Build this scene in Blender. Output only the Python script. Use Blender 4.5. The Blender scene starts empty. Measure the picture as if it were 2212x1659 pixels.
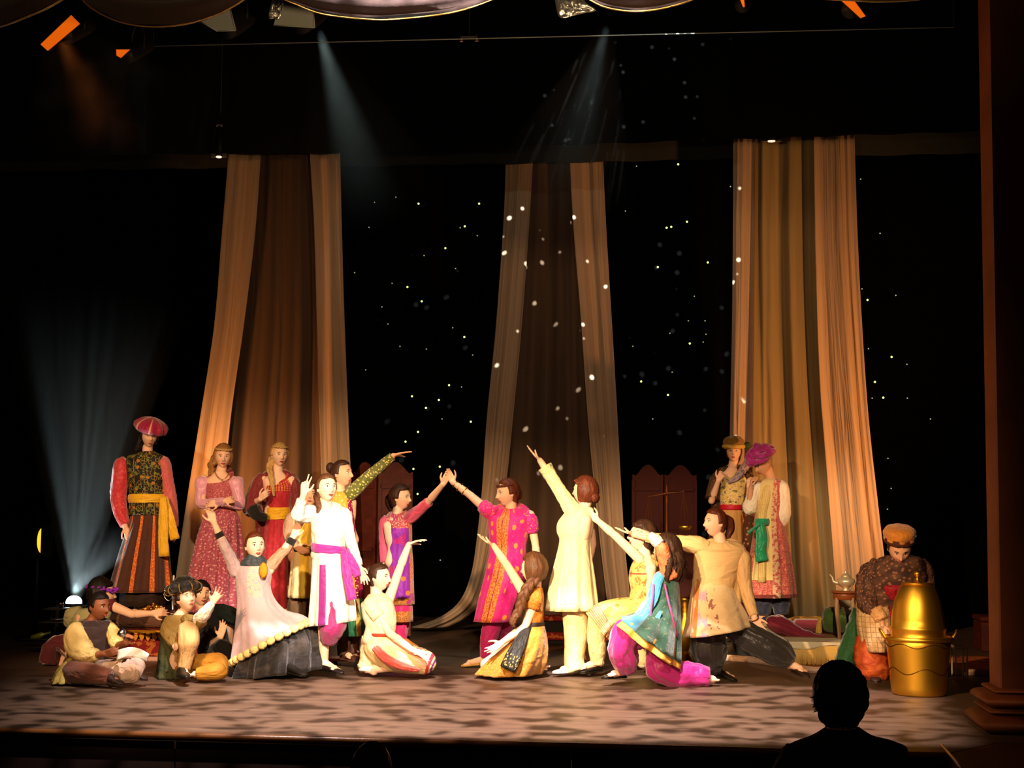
import bpy, bmesh, math, random
import numpy as np
from mathutils import Vector
random.seed(7)
C = bpy.context.scene.collection
SC = bpy.context.scene
PI = math.pi
# ---------------------------------------------------------------- camera
F = 3200.0
CX, CY = 1106.0, 829.5
YAW, PITCH, ROLL = math.radians(6.0), math.atan(270.5/3200), 0.0098
CAM = np.array([0.0, -8.79, 1.355])
_fh = np.array([-math.sin(YAW), math.cos(YAW), 0]); _r0 = np.array([math.cos(YAW), math.sin(YAW), 0]); _z = np.array([0, 0, 1.0])
FWD = _fh*math.cos(PITCH)+_z*math.sin(PITCH); _u0 = _z*math.cos(PITCH)-_fh*math.sin(PITCH)
RGT = _r0*math.cos(ROLL)+_u0*math.sin(ROLL); UPV = _u0*math.cos(ROLL)-_r0*math.sin(ROLL)
def ray(px, py): return RGT*(px-CX)/F-UPV*(py-CY)/F+FWD
def at(px, py, Y):
    d = ray(px, py); return CAM+d*((Y-CAM[1])/d[1])
def onz(px, py, z=0.0):
    d = ray(px, py); return CAM+d*((z-CAM[2])/d[2])
def Yof(px, s):                      # world Y of the plane on which one metre spans s pixels at column px
    d = ray(px, 1100); return CAM[1]+d[1]*(F/s)
cd = bpy.data.cameras.new('camera'); cam = bpy.data.objects.new('camera', cd); C.objects.link(cam)
cd.sensor_width = 36; cd.lens = 36*F/2212; cd.clip_end = 200; cd.clip_start = .1
from mathutils import Matrix
m = Matrix(((RGT[0], UPV[0], -FWD[0]), (RGT[1], UPV[1], -FWD[1]), (RGT[2], UPV[2], -FWD[2])))
cam.matrix_world = Matrix.Translation(Vector(CAM)) @ m.to_4x4()
SC.camera = cam
# ---------------------------------------------------------------- world, exposure
w = bpy.data.worlds.new('dark_house'); SC.world = w; w.use_nodes = True
w.node_tree.nodes['Background'].inputs[0].default_value = (1, .55, .3, 1)
w.node_tree.nodes['Background'].inputs[1].default_value = .02
SC.view_settings.view_transform = 'Standard'; SC.view_settings.look = 'None'
SC.view_settings.exposure = 0.0; SC.view_settings.gamma = 1; SC.view_settings.use_curve_mapping = False
SC.cycles.volume_bounces = 0; SC.cycles.max_bounces = 5; SC.cycles.diffuse_bounces = 2; SC.cycles.transparent_max_bounces = 6
SC.cycles.volume_step_rate = 2.0; SC.cycles.sample_clamp_indirect = 3
# ---------------------------------------------------------------- stage lights
def spot(name, loc, tgt, power, col, ang, blend=.5, size=.08, gobo=None, cut=None, soft=.035):
    l = bpy.data.lights.new(name, 'SPOT'); o = bpy.data.objects.new(name, l); C.objects.link(o)
    l.energy = power; l.color = col; l.spot_size = math.radians(ang); l.spot_blend = blend; l.shadow_soft_size = size
    loc = Vector(loc); d = Vector(tgt)-loc; o.location = loc; o.rotation_euler = d.to_track_quat('-Z', 'Y').to_euler()
    if cut:                          # profile lantern: four shutters, each set to pass through a world point (left, right, bottom, top)
        l.use_nodes = True; nt = l.node_tree; em = nt.nodes['Emission']; tc = nt.nodes.new('ShaderNodeTexCoord'); sp = nt.nodes.new('ShaderNodeSeparateXYZ'); nt.links.new(tc.outputs['Normal'], sp.inputs[0])
        Rm = d.to_track_quat('-Z', 'Y').to_matrix().inverted(); prev = None
        for i, pnt in enumerate(cut):
            if pnt is None: continue
            q = Rm @ (Vector(pnt)-loc); ax = 0 if i < 2 else 1; t = q[ax]/-q[2]; sg = 1 if i in (0, 2) else -1
            dv = nt.nodes.new('ShaderNodeMath'); dv.operation = 'DIVIDE'; nt.links.new(sp.outputs[ax], dv.inputs[0]); nt.links.new(sp.outputs[2], dv.inputs[1])
            mr = nt.nodes.new('ShaderNodeMapRange'); mr.interpolation_type = 'SMOOTHSTEP'; nt.links.new(dv.outputs[0], mr.inputs[0])   # dv = -tangent
            mr.inputs[1].default_value = -t; mr.inputs[2].default_value = -t-sg*soft
            mr.inputs[3].default_value = 0; mr.inputs[4].default_value = 1
            if sg < 0: mr.inputs[1].default_value, mr.inputs[2].default_value = -t, -t+soft
            o_ = mr.outputs[0]
            if prev is not None:
                mu = nt.nodes.new('ShaderNodeMath'); mu.operation = 'MULTIPLY'; nt.links.new(prev, mu.inputs[0]); nt.links.new(o_, mu.inputs[1]); o_ = mu.outputs[0]
            prev = o_
        nt.links.new(prev, em.inputs['Strength'])
    if gobo:
        l.use_nodes = True; nt = l.node_tree; em = nt.nodes['Emission']
        tc = nt.nodes.new('ShaderNodeTexCoord'); mp = nt.nodes.new('ShaderNodeMapping'); nt.links.new(tc.outputs['Normal'], mp.inputs[0])
        kind, sc, lo, hi, base = gobo
        mp.inputs['Scale'].default_value = sc
        if kind == 'dots':
            t = nt.nodes.new('ShaderNodeTexVoronoi'); t.inputs['Scale'].default_value = 1; out = t.outputs['Distance']
        else:
            t = nt.nodes.new('ShaderNodeTexNoise'); t.inputs['Scale'].default_value = 1; t.inputs['Detail'].default_value = 2; out = t.outputs[0]
        nt.links.new(mp.outputs[0], t.inputs['Vector'])
        mr = nt.nodes.new('ShaderNodeMapRange'); mr.interpolation_type = 'SMOOTHSTEP'
        mr.inputs[1].default_value = lo; mr.inputs[2].default_value = hi; mr.inputs[3].default_value = base if kind != 'dots' else 1; mr.inputs[4].default_value = 1 if kind != 'dots' else base
        nt.links.new(out, mr.inputs[0]); res = mr.outputs[0]
        if cut:
            mu = nt.nodes.new('ShaderNodeMath'); mu.operation = 'MULTIPLY'; nt.links.new(prev, mu.inputs[0]); nt.links.new(res, mu.inputs[1]); res = mu.outputs[0]
        nt.links.new(res, em.inputs['Strength'])
    return o
spot('key_from_left', (-5.2, -8, 5.2), (-.9, 4.2, .9), 5200, (1, .60, .30), 46, .5, .12, cut=((-6.4, 5, 0), (1.84, .1, 1), (0, .3, 0), (0, 5, 2.7)), soft=.06)
spot('key_from_right', (.6, -9, 5.6), (-2.0, 4.2, .9), 3800, (1, .72, .46), 44, .5, .12, cut=((-5.8, 5, 0), (1.82, .1, 1), (0, .3, 0), (0, 5, 2.4)))
spot('follow_left', (1.6, -10, 6.2), (-2.65, 3.4, .85), 17500, (1, .88, .70), 8.5, .8, .1, cut=(None, None, (0, 1.9, 0), None))
spot('follow_right', (-4.6, -10, 6.2), (-.55, 3.4, .85), 22000, (1, .82, .52), 8.5, .8, .1, cut=(None, None, (0, 1.9, 0), None))
spot('floor_gobo', (-1.0, -1.5, 7.2), (-1.2, 1.6, 0), 13000, (1, .84, .80), 54, .9, .04, ('noise', (42, 42, 42), .41, .51, .12), cut=(None, (1.9, .1, 0), (0, .02, 0), (0, 4.0, 0)))
spot('mirror_dots', (0, .5, 5.6), (.1, 7.5, 3.6), 16000, (.9, 1, .95), 46, .3, .01, ('dots', (36, 36, 36), .08, .14, .004), cut=(at(690, 600, 6.5), at(1625, 600, 6.5), at(1190, 990, 7.0), None))
spot('drape_left_uplight', (-5.0, 5.55, .5), (-4.0, 6.35, 2.4), 400, (1, .38, .10), 95, 1, .1, cut=(at(330, 900, 6.3), at(775, 900, 6.3), None, None), soft=.15)
spot('drape_right_uplight', (3.6, 4.3, .6), (2.3, 6.3, 2.0), 850, (1, .42, .13), 75, 1, .1, cut=(at(1545, 900, 6.3), None, None, None), soft=.15)
spot('drape_wash', (-1, 2.0, 6.7), (-1, 7.0, 2.6), 200, (1, .60, .34), 84, 1, .2, cut=(None, None, (0, 6, 1.9), (0, 6, 5.0)))
spot('pillar_amber', (-4.8, 1.2, 3.2), (1.9, .2, 2.4), 700, (1, .42, .12), 50, .6, .1, cut=(None, None, (1.9, .2, 0), None))
spot('swag_fill', (-.4, -2.2, 3.4), (-1.2, .3, 4.8), 320, (1, .62, .3), 120, 1, .1, cut=(None, (1.8, 0, 3), (0, 0, 2.5), None))  # added fill, no lamp there: brightens swag edges and grey barn doors

# ---------------------------------------------------------------- materials
def lin(c):
    if isinstance(c, str): c = [int(c[i:i+2], 16)/255 for i in (0, 2, 4)]
    return tuple(x/12.92 if x <= .04045 else ((x+.055)/1.055)**2.4 for x in c)+(1,)
_M = {}
def M(name, col='', rough=.75, metal=0., layers=(), bump=0., bs=40, sheen=0., emis=None, es=0., coord='UV', coat=0, trans=0, spec=.3, wrk=.55):
    if name in _M: return _M[name]
    mt = bpy.data.materials.new(name); mt.use_nodes = True; nt = mt.node_tree; N = nt.nodes; L = nt.links
    b = N['Principled BSDF']; b.inputs['Roughness'].default_value = rough; b.inputs['Metallic'].default_value = metal
    b.inputs['Sheen Weight'].default_value = sheen; b.inputs['Base Color'].default_value = lin(col); b.inputs['Coat Weight'].default_value = coat
    b.inputs['Specular IOR Level'].default_value = spec
    if emis: b.inputs['Emission Color'].default_value = lin(emis); b.inputs['Emission Strength'].default_value = es
    tc = N.new('ShaderNodeTexCoord'); src = tc.outputs['UV' if coord == 'UV' else 'Object']
    sep = N.new('ShaderNodeSeparateXYZ'); L.new(src, sep.inputs[0])
    def ma(op, a, c=None):
        n = N.new('ShaderNodeMath'); n.operation = op
        for i, x in enumerate((a, c)):
            if x is None: continue
            if isinstance(x, (int, float)): n.inputs[i].default_value = x
            else: L.new(x, n.inputs[i])
        return n.outputs[0]
    def mp(su, sv, sw=1):
        n = N.new('ShaderNodeMapping'); L.new(src, n.inputs[0]); n.inputs['Scale'].default_value = (su, sv, sw); return n.outputs[0]
    def mask(k):
        t = k[0]
        if t in 'uvw': x = sep.outputs['uvw'.index(t)]; return ma('MULTIPLY', ma('GREATER_THAN', x, k[1]), ma('LESS_THAN', x, k[2]))
        if t in ('us', 'vs', 'ws'): return ma('LESS_THAN', ma('FRACT', ma('MULTIPLY', sep.outputs['uvw'.index(t[0])], k[1])), k[2])
        if t in ('dot', 'grid', 'ring'):
            n = N.new('ShaderNodeTexVoronoi'); L.new(mp(k[1], k[2], k[2]), n.inputs['Vector']); n.inputs['Scale'].default_value = 1
            if t == 'grid': n.inputs['Randomness'].default_value = 0
            if coord == 'UV': n.voronoi_dimensions = '2D'
            if t == 'ring': return ma('MULTIPLY', ma('GREATER_THAN', n.outputs[0], k[3]), ma('LESS_THAN', n.outputs[0], k[4]))
            return ma('LESS_THAN', n.outputs[0], k[3])
        if t == 'ns':
            n = N.new('ShaderNodeTexNoise'); L.new(mp(k[1], k[2], k[2]), n.inputs['Vector']); n.inputs['Scale'].default_value = 1
            return ma('GREATER_THAN', n.outputs[0], k[3])
        if t == 'nsoft':
            n = N.new('ShaderNodeTexNoise'); L.new(mp(k[1], k[2], k[2]), n.inputs['Vector']); n.inputs['Scale'].default_value = 1
            mr = N.new('ShaderNodeMapRange'); mr.inputs[1].default_value = k[3]; mr.inputs[2].default_value = k[4]; L.new(n.outputs[0], mr.inputs[0]); return mr.outputs[0]
        if t == 'and': return ma('MULTIPLY', mask(k[1]), mask(k[2]))
        if t == 'or': return ma('MAXIMUM', mask(k[1]), mask(k[2]))
        if t == 'not': return ma('SUBTRACT', 1, mask(k[1]))
    cur = None
    for mk, c2 in layers:
        mx = N.new('ShaderNodeMix'); mx.data_type = 'RGBA'; L.new(mask(mk), mx.inputs[0])
        if cur is None: mx.inputs[6].default_value = lin(col)
        else: L.new(cur, mx.inputs[6])
        mx.inputs[7].default_value = lin(c2); cur = mx.outputs[2]
    if cur is not None: L.new(cur, b.inputs['Base Color'])
    if bump:
        n = N.new('ShaderNodeTexNoise'); n.inputs['Scale'].default_value = bs; n.inputs['Detail'].default_value = 3; L.new(tc.outputs['Object'], n.inputs['Vector'])
        bp = N.new('ShaderNodeBump'); bp.inputs['Strength'].default_value = bump; bp.inputs['Distance'].default_value = .01; L.new(n.outputs[0], bp.inputs['Height']); L.new(bp.outputs[0], b.inputs['Normal'])
        if coord == 'UV' and wrk:      # soft long folds that follow the cloth
            n2 = N.new('ShaderNodeTexNoise'); L.new(mp(8, 4), n2.inputs['Vector']); n2.inputs['Scale'].default_value = 1; n2.inputs['Detail'].default_value = 2.5; n2.inputs['Distortion'].default_value = .4
            b2 = N.new('ShaderNodeBump'); b2.inputs['Strength'].default_value = wrk; b2.inputs['Distance'].default_value = .05; L.new(n2.outputs[0], b2.inputs['Height']); L.new(b2.outputs[0], bp.inputs['Normal'])
    _M[name] = mt; return mt
# ---------------------------------------------------------------- mesh building
V3 = lambda *a: np.array(a, float)
def unit(v):
    v = np.asarray(v, float); return v/(np.linalg.norm(v)+1e-12)
class MB:
    def __init__(s): s.v = []; s.f = []; s.uv = []; s.mi = []; s.n = 0; s.sm = []
    def add(s, vs, fs, uvs=None, mi=0, smooth=True):
        s.v.append(np.asarray(vs, float)); o = s.n; s.n += len(vs)
        for i, f in enumerate(fs):
            s.f.append([a+o for a in f]); s.uv.append(uvs[i] if uvs is not None else [(0, 0)]*len(f)); s.mi.append(mi); s.sm.append(smooth)
        return s
    def grid(s, P, U=None, closed=False, mi=0, capa=False, capb=False):
        # P (rings, n, 3); U (rings, n+1, 2)
        r, n, _ = P.shape; fs = []; uv = []
        m = n if closed else n-1
        for i in range(r-1):
            for j in range(m):
                k = (j+1) % n
                fs.append((i*n+j, i*n+k, (i+1)*n+k, (i+1)*n+j))
                uv.append((tuple(U[i, j]), tuple(U[i, j+1]), tuple(U[i+1, j+1]), tuple(U[i+1, j])) if U is not None else [(0, 0)]*4)
        for c, i in ((capa, 0), (capb, r-1)):
            if c:
                q = [i*n+j for j in range(n)]
                fs.append(q if i else q[::-1]); uv.append([tuple(U[i, j]) for j in range(n)] if U is not None else [(0, 0)]*n)
        s.add(P.reshape(-1, 3), fs, uv, mi); return s
    def build(s, name, mats, parent=None, off=None, label=None, recalc=True):
        me = bpy.data.meshes.new(name); V = np.concatenate(s.v)
        if off is None: off = V3(0, 0, 0)
        me.from_pydata((V-off).tolist(), [], s.f)
        ul = me.uv_layers.new(name='UVMap'); flat = np.array([c for u in s.uv for p in u for c in p], float)
        ul.data.foreach_set('uv', flat)
        me.polygons.foreach_set('material_index', s.mi); me.polygons.foreach_set('use_smooth', s.sm)
        if not isinstance(mats, (list, tuple)): mats = [mats]
        for mt in mats: me.materials.append(mt)
        if recalc:
            bm = bmesh.new(); bm.from_mesh(me); bmesh.ops.recalc_face_normals(bm, faces=bm.faces); bm.to_mesh(me); bm.free()
        me.update()
        o = bpy.data.objects.new(name, me); C.objects.link(o)
        if parent is not None: o.parent = parent
        if label: o['label'] = label
        return o
def cr(A, sub):                      # Catmull-Rom through rows
    A = np.asarray(A, float); n = len(A)
    if n == 1: return A
    P = np.vstack([2*A[0]-A[1], A, 2*A[-1]-A[-2]]); out = []
    for i in range(1, n):
        p0, p1, p2, p3 = P[i-1], P[i], P[i+1], P[i+2]
        for k in range(sub):
            t = k/sub; out.append(.5*((2*p1)+(-p0+p2)*t+(2*p0-5*p1+4*p2-p3)*t*t+(-p0+3*p1-3*p2+p3)*t**3))
    out.append(A[-1]); return np.array(out)
def loft(mb, rows, n=40, sub=5, k=(9, 17), ph=0., front=-PI/2, mi=0, wr=.0, hem=False, cap=True, crumple=0., twist=0.):
    R = cr([np.concatenate([r[0], r[1], r[2], [r[3]]]) for r in rows], sub)
    if hem:                          # turn the cloth in at the hem so that it reads as hollow
        e = R[-1].copy(); p = R[max(0, len(R)-1-sub)]
        e2 = e.copy(); e2[3:9] *= .95
        e3 = e2.copy(); e3[:3] = e[:3]*.55+p[:3]*.45; e3[3:9] *= .85
        R = np.vstack([R, e2, e3])
    m = len(R); th = np.arange(n)/n*2*PI
    d = np.concatenate([[0], np.cumsum(np.linalg.norm(np.diff(R[:, :3], axis=0), axis=1))]); Lh = d[m-3] if hem else d[-1]
    v = np.clip(d/max(Lh, 1e-6), 0, 1)
    Th = th[None]+0*v[:, None]; Vv = v[:, None]+0*Th
    amp = R[:, 9][:, None]
    tt = Th+twist*Vv
    fac = 1+amp*(np.cos(k[0]*tt+ph)+.55*np.cos(k[1]*tt+1.7*ph+2.1*Vv)+.3*np.cos(3*tt+ph*2))
    if wr: fac += wr*np.sin(d[:, None]*85+2.2*np.sin(Th*2+ph)+ph*3)*(.6+.4*np.cos(Th*3+Vv*9))
    P = R[:, None, 0:3]+R[:, None, 3:6]*(np.cos(Th)*fac)[..., None]+R[:, None, 6:9]*(np.sin(Th)*fac)[..., None]
    if crumple:
        q = np.sin(P[..., 0]*41+P[..., 2]*23+ph)*np.sin(P[..., 2]*37-P[..., 0]*19+1.3)+.5*np.sin(P[..., 0]*83+P[..., 2]*71+ph*2)
        rad = P-R[:, None, 0:3]; rad = rad/(np.linalg.norm(rad, axis=2, keepdims=True)+1e-9); P = P+rad*(q*crumple)[..., None]
    # uv: u = .5 at the garment's front
    start = int(round((front+PI)/(2*PI)*n)) % n
    P = np.roll(P, -start, axis=1)
    U = np.zeros((m, n+1, 2)); U[..., 0] = np.arange(n+1)/n; U[..., 1] = v[:, None]
    mb.grid(P, U, True, mi, cap, cap); return mb
def frames(P):
    P = np.asarray(P, float); T = np.gradient(P, axis=0); T /= np.linalg.norm(T, axis=1, keepdims=True)+1e-9
    a = V3(1, 0, 0) if abs(T[0][0]) < .7 else V3(0, 1, 0)
    A = []; cur = unit(np.cross(T[0], np.cross(a, T[0])))
    for t in T:
        cur = unit(cur-t*np.dot(cur, t)); A.append(cur)
    A = np.array(A); return A, np.cross(T, A)
def tube(mb, P, r, flat=1., n=20, sub=5, amp=0., cap=True, **kw):
    P = np.asarray(P, float); r = np.broadcast_to(np.asarray(r, float), (len(P),))
    A, B = frames(P); am = np.broadcast_to(np.asarray(amp, float), (len(P),))
    rows = [(P[i], A[i]*r[i], B[i]*r[i]*flat, am[i]) for i in range(len(P))]
    return loft(mb, rows, n=n, sub=sub, cap=cap, **kw)
def ell(mb, c, a, b, cc, n=20, m=12, mi=0, fn=None):
    """ellipsoid with axis vectors a, b, cc (cc is the pole axis)"""
    ph = np.linspace(.02, PI-.02, m); th = np.arange(n)/n*2*PI
    P = np.zeros((m, n, 3)); U = np.zeros((m, n+1, 2)); U[..., 0] = np.arange(n+1)/n; U[..., 1] = (ph/PI)[:, None]
    for i, p in enumerate(ph):
        f = np.ones(n) if fn is None else fn(p, th)
        P[i] = np.asarray(c)+np.outer(np.cos(th)*math.sin(p)*f, a)+np.outer(np.sin(th)*math.sin(p)*f, b)+np.outer(math.cos(p)*f, cc)
    return mb.grid(P, U, True, mi, True, True)
def ball(mb, c, r, **kw): return ell(mb, c, V3(r, 0, 0), V3(0, r, 0), V3(0, 0, r), **kw)
def cone(mb, a, b, ra, rb, n=14, mi=0, cap=True):
    T = unit(b-a); x = unit(np.cross(T, V3(0, 1, 0.01) if abs(T[1]) < .9 else V3(1, 0, 0))); y = np.cross(T, x); th = np.arange(n)/n*2*PI
    c = np.outer(np.cos(th), x)+np.outer(np.sin(th), y)
    U = np.zeros((2, n+1, 2)); U[..., 0] = np.arange(n+1)/n; U[1, :, 1] = 1
    return mb.grid(np.stack([a+c*ra, b+c*rb]), U, True, mi, cap, cap)
def lathe(mb, c, prof, n=32, mi=0, X=V3(1, 0, 0), Y_=V3(0, 1, 0), Z=V3(0, 0, 1), fn=None, cap=True):
    th = np.arange(n)/n*2*PI; P = np.zeros((len(prof), n, 3)); U = np.zeros((len(prof), n+1, 2)); U[..., 0] = np.arange(n+1)/n
    for i, (r, z) in enumerate(prof):
        rr = r if fn is None else r*fn(th, z, i/(len(prof)-1)); P[i] = c+np.outer(np.cos(th)*rr, X)+np.outer(np.sin(th)*rr, Y_)+Z*z; U[i, :, 1] = i/(len(prof)-1)
    return mb.grid(P, U, True, mi, cap, cap)
def box(mb, c, h, X=V3(1, 0, 0), Y_=V3(0, 1, 0), Z=V3(0, 0, 1), mi=0, bev=.0):
    """bevelled box, half sizes h"""
    hx, hy, hz = h
    if bev <= 0: bev = min(h)*.12
    vs = []; prof = [(-hz, bev), (-hz+bev, 0), (hz-bev, 0), (hz, bev)]
    P = np.zeros((4, 8, 3))
    for i, (z, ins) in enumerate(prof):
        a, b = hx-ins, hy-ins; q = bev*.6
        for j, (x, y) in enumerate(((a, -b+q), (a, b-q), (a-q, b), (-a+q, b), (-a, b-q), (-a, -b+q), (-a+q, -b), (a-q, -b))):
            P[i, j] = np.asarray(c)+X*x+Y_*y+Z*z
    U = np.zeros((4, 9, 2)); U[..., 0] = np.arange(9)/8; U[..., 1] = np.linspace(0, 1, 4)[:, None]
    n0 = len(mb.sm); mb.grid(P, U, True, mi, True, True)
    for i in range(n0, len(mb.sm)): mb.sm[i] = False
    return mb
def extr(mb, pts, d, mi=0):          # prism: polygon pts extruded by vector d
    pts = np.array(pts, float); n = len(pts); d = np.asarray(d, float)
    fs = [list(range(n))[::-1], list(range(n, 2*n))]+[[i, (i+1) % n, n+(i+1) % n, n+i] for i in range(n)]
    return mb.add(np.vstack([pts, pts+d]), fs, [[(0, 0)]*len(f) for f in fs], mi, False)
def tag(o, label=None, cat=None, group=None, kind=None):
    if label: o['label'] = label
    if cat: o['category'] = cat
    if group: o['group'] = group
    if kind: o['kind'] = kind
    return o
def empty(name, loc, label=None, cat=None, group=None):
    o = bpy.data.objects.new(name, None); C.objects.link(o); o.location = Vector(loc); o.empty_display_size = .1
    return tag(o, label, cat, group)
def struct(o): o['kind'] = 'structure'; return o

# ---------------------------------------------------------------- figures
SKIN = {'fair': M('skin_fair', 'f0c0a0', .55, bump=.05, bs=90), 'tan': M('skin_tan', 'dba27c', .55, bump=.05, bs=90), 'brown': M('skin_brown', '8c5538', .5, bump=.05, bs=90), 'pale': M('skin_pale', 'f2c8ac', .55, bump=.05, bs=90)}
LIPS = M('lips', 'b0453c', .45); EYEW = M('eye_white', 'e8e0d8', .3); IRIS = M('iris', '24140c', .2)
def hairmat(name, c, c2): return M(name, c, .5, layers=[(('nsoft', 70, 5, .4, .65), c2)], bump=.25, bs=130, spec=.25, wrk=.3)
HAIR = {'black': hairmat('hair_black', '120c0a', '1e1612'), 'dark': hairmat('hair_dark', '2c1a12', '4a2c1c'), 'brown': hairmat('hair_brown', '4c2e1c', '6a4226'),
        'auburn': hairmat('hair_auburn', '4a2012', '6a3018'), 'blond': hairmat('hair_blond', 'b88e54', 'dcb878'), 'ltbrown': hairmat('hair_light_brown', '8a5c34', 'ac7c48')}
def remesh(mb, name, mat, parent, off, vox=.0055, sm=3, dec=.4):
    o = mb.build(name+'_raw', mat, None, off, recalc=True)
    r = o.modifiers.new('r', 'REMESH'); r.mode = 'VOXEL'; r.voxel_size = vox
    s_ = o.modifiers.new('s', 'SMOOTH'); s_.factor = .5; s_.iterations = sm
    if dec < 1: d = o.modifiers.new('d', 'DECIMATE'); d.ratio = dec
    dg = bpy.context.evaluated_depsgraph_get(); me = bpy.data.meshes.new_from_object(o.evaluated_get(dg), depsgraph=dg); me.name = name
    old = o.data; bpy.data.objects.remove(o); bpy.data.meshes.remove(old)
    me.polygons.foreach_set('use_smooth', [True]*len(me.polygons)); me.update()
    if not me.materials: me.materials.append(mat)
    q = bpy.data.objects.new(name, me); C.objects.link(q); q.parent = parent; return q
def rot(v, ax, a):
    ax = unit(ax); v = np.asarray(v, float); return v*math.cos(a)+np.cross(ax, v)*math.sin(a)+ax*np.dot(ax, v)*(1-math.cos(a))
class Head:
    def __init__(s, c, yaw, pitch, roll, hs):
        y = math.radians(yaw); F_ = V3(math.sin(y), -math.cos(y), 0); U_ = V3(0, 0, 1); X_ = np.cross(U_, F_)*-1
        X_ = unit(np.cross(F_, U_)); X_ = -X_ if np.dot(X_, V3(math.cos(y), math.sin(y), 0)) < 0 else X_
        p = math.radians(pitch); F2 = F_*math.cos(p)-U_*math.sin(p); U2 = U_*math.cos(p)+F_*math.sin(p)
        r = math.radians(roll); vd = V3(0, 1, 0)
        s.F, s.U, s.X = [rot(a, vd, r) for a in (F2, U2, X_)]      # roll about the viewing axis, + leans to screen right
        s.c = np.asarray(c, float); s.hs = hs
    def p(s, x, y, z): return s.c+(s.X*x+s.F*y+s.U*z)*s.hs
def head_shape(n=72, m=60):
    ph = np.linspace(.03, PI-.03, m)[:, None]; th = (np.arange(n)/n*2*PI)[None]
    dx = np.sin(ph)*np.cos(th); dy = np.sin(ph)*np.sin(th); dz = np.cos(ph)+0*th
    x = .075*dx; y = .095*dy; z = .113*dz
    low = np.clip((-z-.0)/.113, 0, 1)
    x = x*(1-.34*low**1.6); y = np.where(y < 0, y*(1-.62*low**1.1), y*(1-.10*low**2)) + .004*low
    x = x*(1+.03*np.exp(-((z-.04)/.04)**2))
    fr = np.clip(dy, 0, 1)**.6
    def g(cx_, cz, sx, sz): return np.exp(-((x-cx_)/sx)**2-((z-cz)/sz)**2)*fr
    y = y+.024*g(0, -.018, .0125, .012)+.014*g(0, .002, .009, .02)+.006*g(0, -.027, .018, .007)
    y = y-.010*(g(.031, .012, .016, .011)+g(-.031, .012, .016, .011))+.005*(g(.028, .034, .022, .008)+g(-.028, .034, .022, .008))
    y = y+.007*g(0, -.052, .02, .008)-.003*g(0, -.066, .02, .006)+.009*g(0, -.088, .018, .014)
    y = y+.004*(g(.042, -.018, .018, .016)+g(-.042, -.018, .018, .016))
    return np.stack([x, y, z], -1)
HS = head_shape()
def add_head(mb, h):
    P = h.c+(HS[..., 0:1]*h.X+HS[..., 1:2]*h.F+HS[..., 2:3]*h.U)*h.hs
    mb.grid(P, None, True, 0, True, True)
    for sx in (-1, 1):
        ell(mb, h.p(sx*.077, -.008, -.004), h.X*.009*h.hs, (h.F*.017+h.U*.004)*h.hs, h.U*.030*h.hs, n=12, m=8)
def hair_cap(mb, h, thick=.014, line=.62, side=.20, n=56, m=40, vol=0., low=-.6, groove=.02, longh=False):
    """skull cap that dives under the skin where the face is"""
    ph = np.linspace(.03, PI-.03, m)[:, None]; th = (np.arange(n)/n*2*PI)[None]
    dx = np.sin(ph)*np.cos(th); dy = np.sin(ph)*np.sin(th); dz = np.cos(ph)+0*th
    # face region mask in direction space
    f = np.maximum((dy-side)*3.2, -1)*1.0
    face = np.clip((dy-side)/.14, 0, 1)*np.clip((line+.12*(1-np.abs(dx)*1.2)-dz)/.10, 0, 1)
    if not longh: face = np.maximum(face, np.clip((dy+.30)/.14, 0, 1)*np.clip((-.02-dz)/.10, 0, 1))
    under = np.clip((low-dz)/.15, 0, 1)
    k = 1-np.clip(face+under, 0, 1)
    x = .075*dx; y = .095*dy; z = .113*dz; lw = np.clip(-z/.113, 0, 1)
    x = x*(1-.2*lw); y = np.where(y < 0, y*(1-.35*lw), y)
    gr = groove*np.cos(th*23+ph*5)*np.sin(ph)+groove*.7*np.cos(th*37-ph*7)
    sc = (1-.16*(1-k))
    ex = (thick+vol*np.clip(-dy+.4, 0, 1))*k*(1+gr*4)
    P = np.stack([x*sc+dx*ex, y*sc+dy*ex, z*sc+dz*ex], -1)
    Q = h.c+(P[..., 0:1]*h.X+P[..., 1:2]*h.F+P[..., 2:3]*h.U)*h.hs
    U = np.zeros((m, n+1, 2)); U[..., 0] = np.arange(n+1)/n; U[..., 1] = (ph/PI)
    mb.grid(Q, U, True, 0, True, True)
def hand(mb, W, tip, nrm, curl=.15, spread=.12, thumb=1, hs=1., thcurl=0.):
    d = unit(tip-W); n = unit(nrm-d*np.dot(nrm, d)); l = np.cross(d, n)*thumb; k = .95*hs
    def cap(a, b, ra, rb):
        cone(mb, a, b, ra, rb, n=10); ball(mb, a, ra, n=10, m=7); ball(mb, b, rb, n=10, m=7)
    W0 = W-d*.01
    lens = ((.036, .024, .018), (.041, .028, .020), (.038, .026, .019), (.030, .020, .016))
    for i, o in enumerate((.028, .0095, -.009, -.027)):
        K = W+d*(.082-.006*abs(i-1))*k+l*o*k
        cap(W0+l*o*.55*k, K, .0135*k, .0112*k)
        a = spread*(1.5-i)*.8; dd = unit(d*math.cos(a)+l*math.sin(a)); p = K; r = .0092*k
        ci = curl[i] if isinstance(curl, (list, tuple)) else curl*(1+.15*i)
        for j, L_ in enumerate(lens[i]):
            dd = rot(dd, np.cross(dd, n), ci*(1.1 if j else .8)); q = p+dd*L_*k; cap(p, q, r, r*.92); p = q; r *= .92
    p = W+d*.018*k+l*.022*k; dd = unit(d*.62+l*.75+n*.25)
    for j, L_ in enumerate((.040, .030, .024)):
        q = p+dd*L_*k; cap(p, q, .0125*k*(1-.12*j), .0108*k*(1-.12*j)); p = q; dd = unit(dd+d*.35+n*(.25+thcurl)-l*.25*(1+thcurl))
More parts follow.
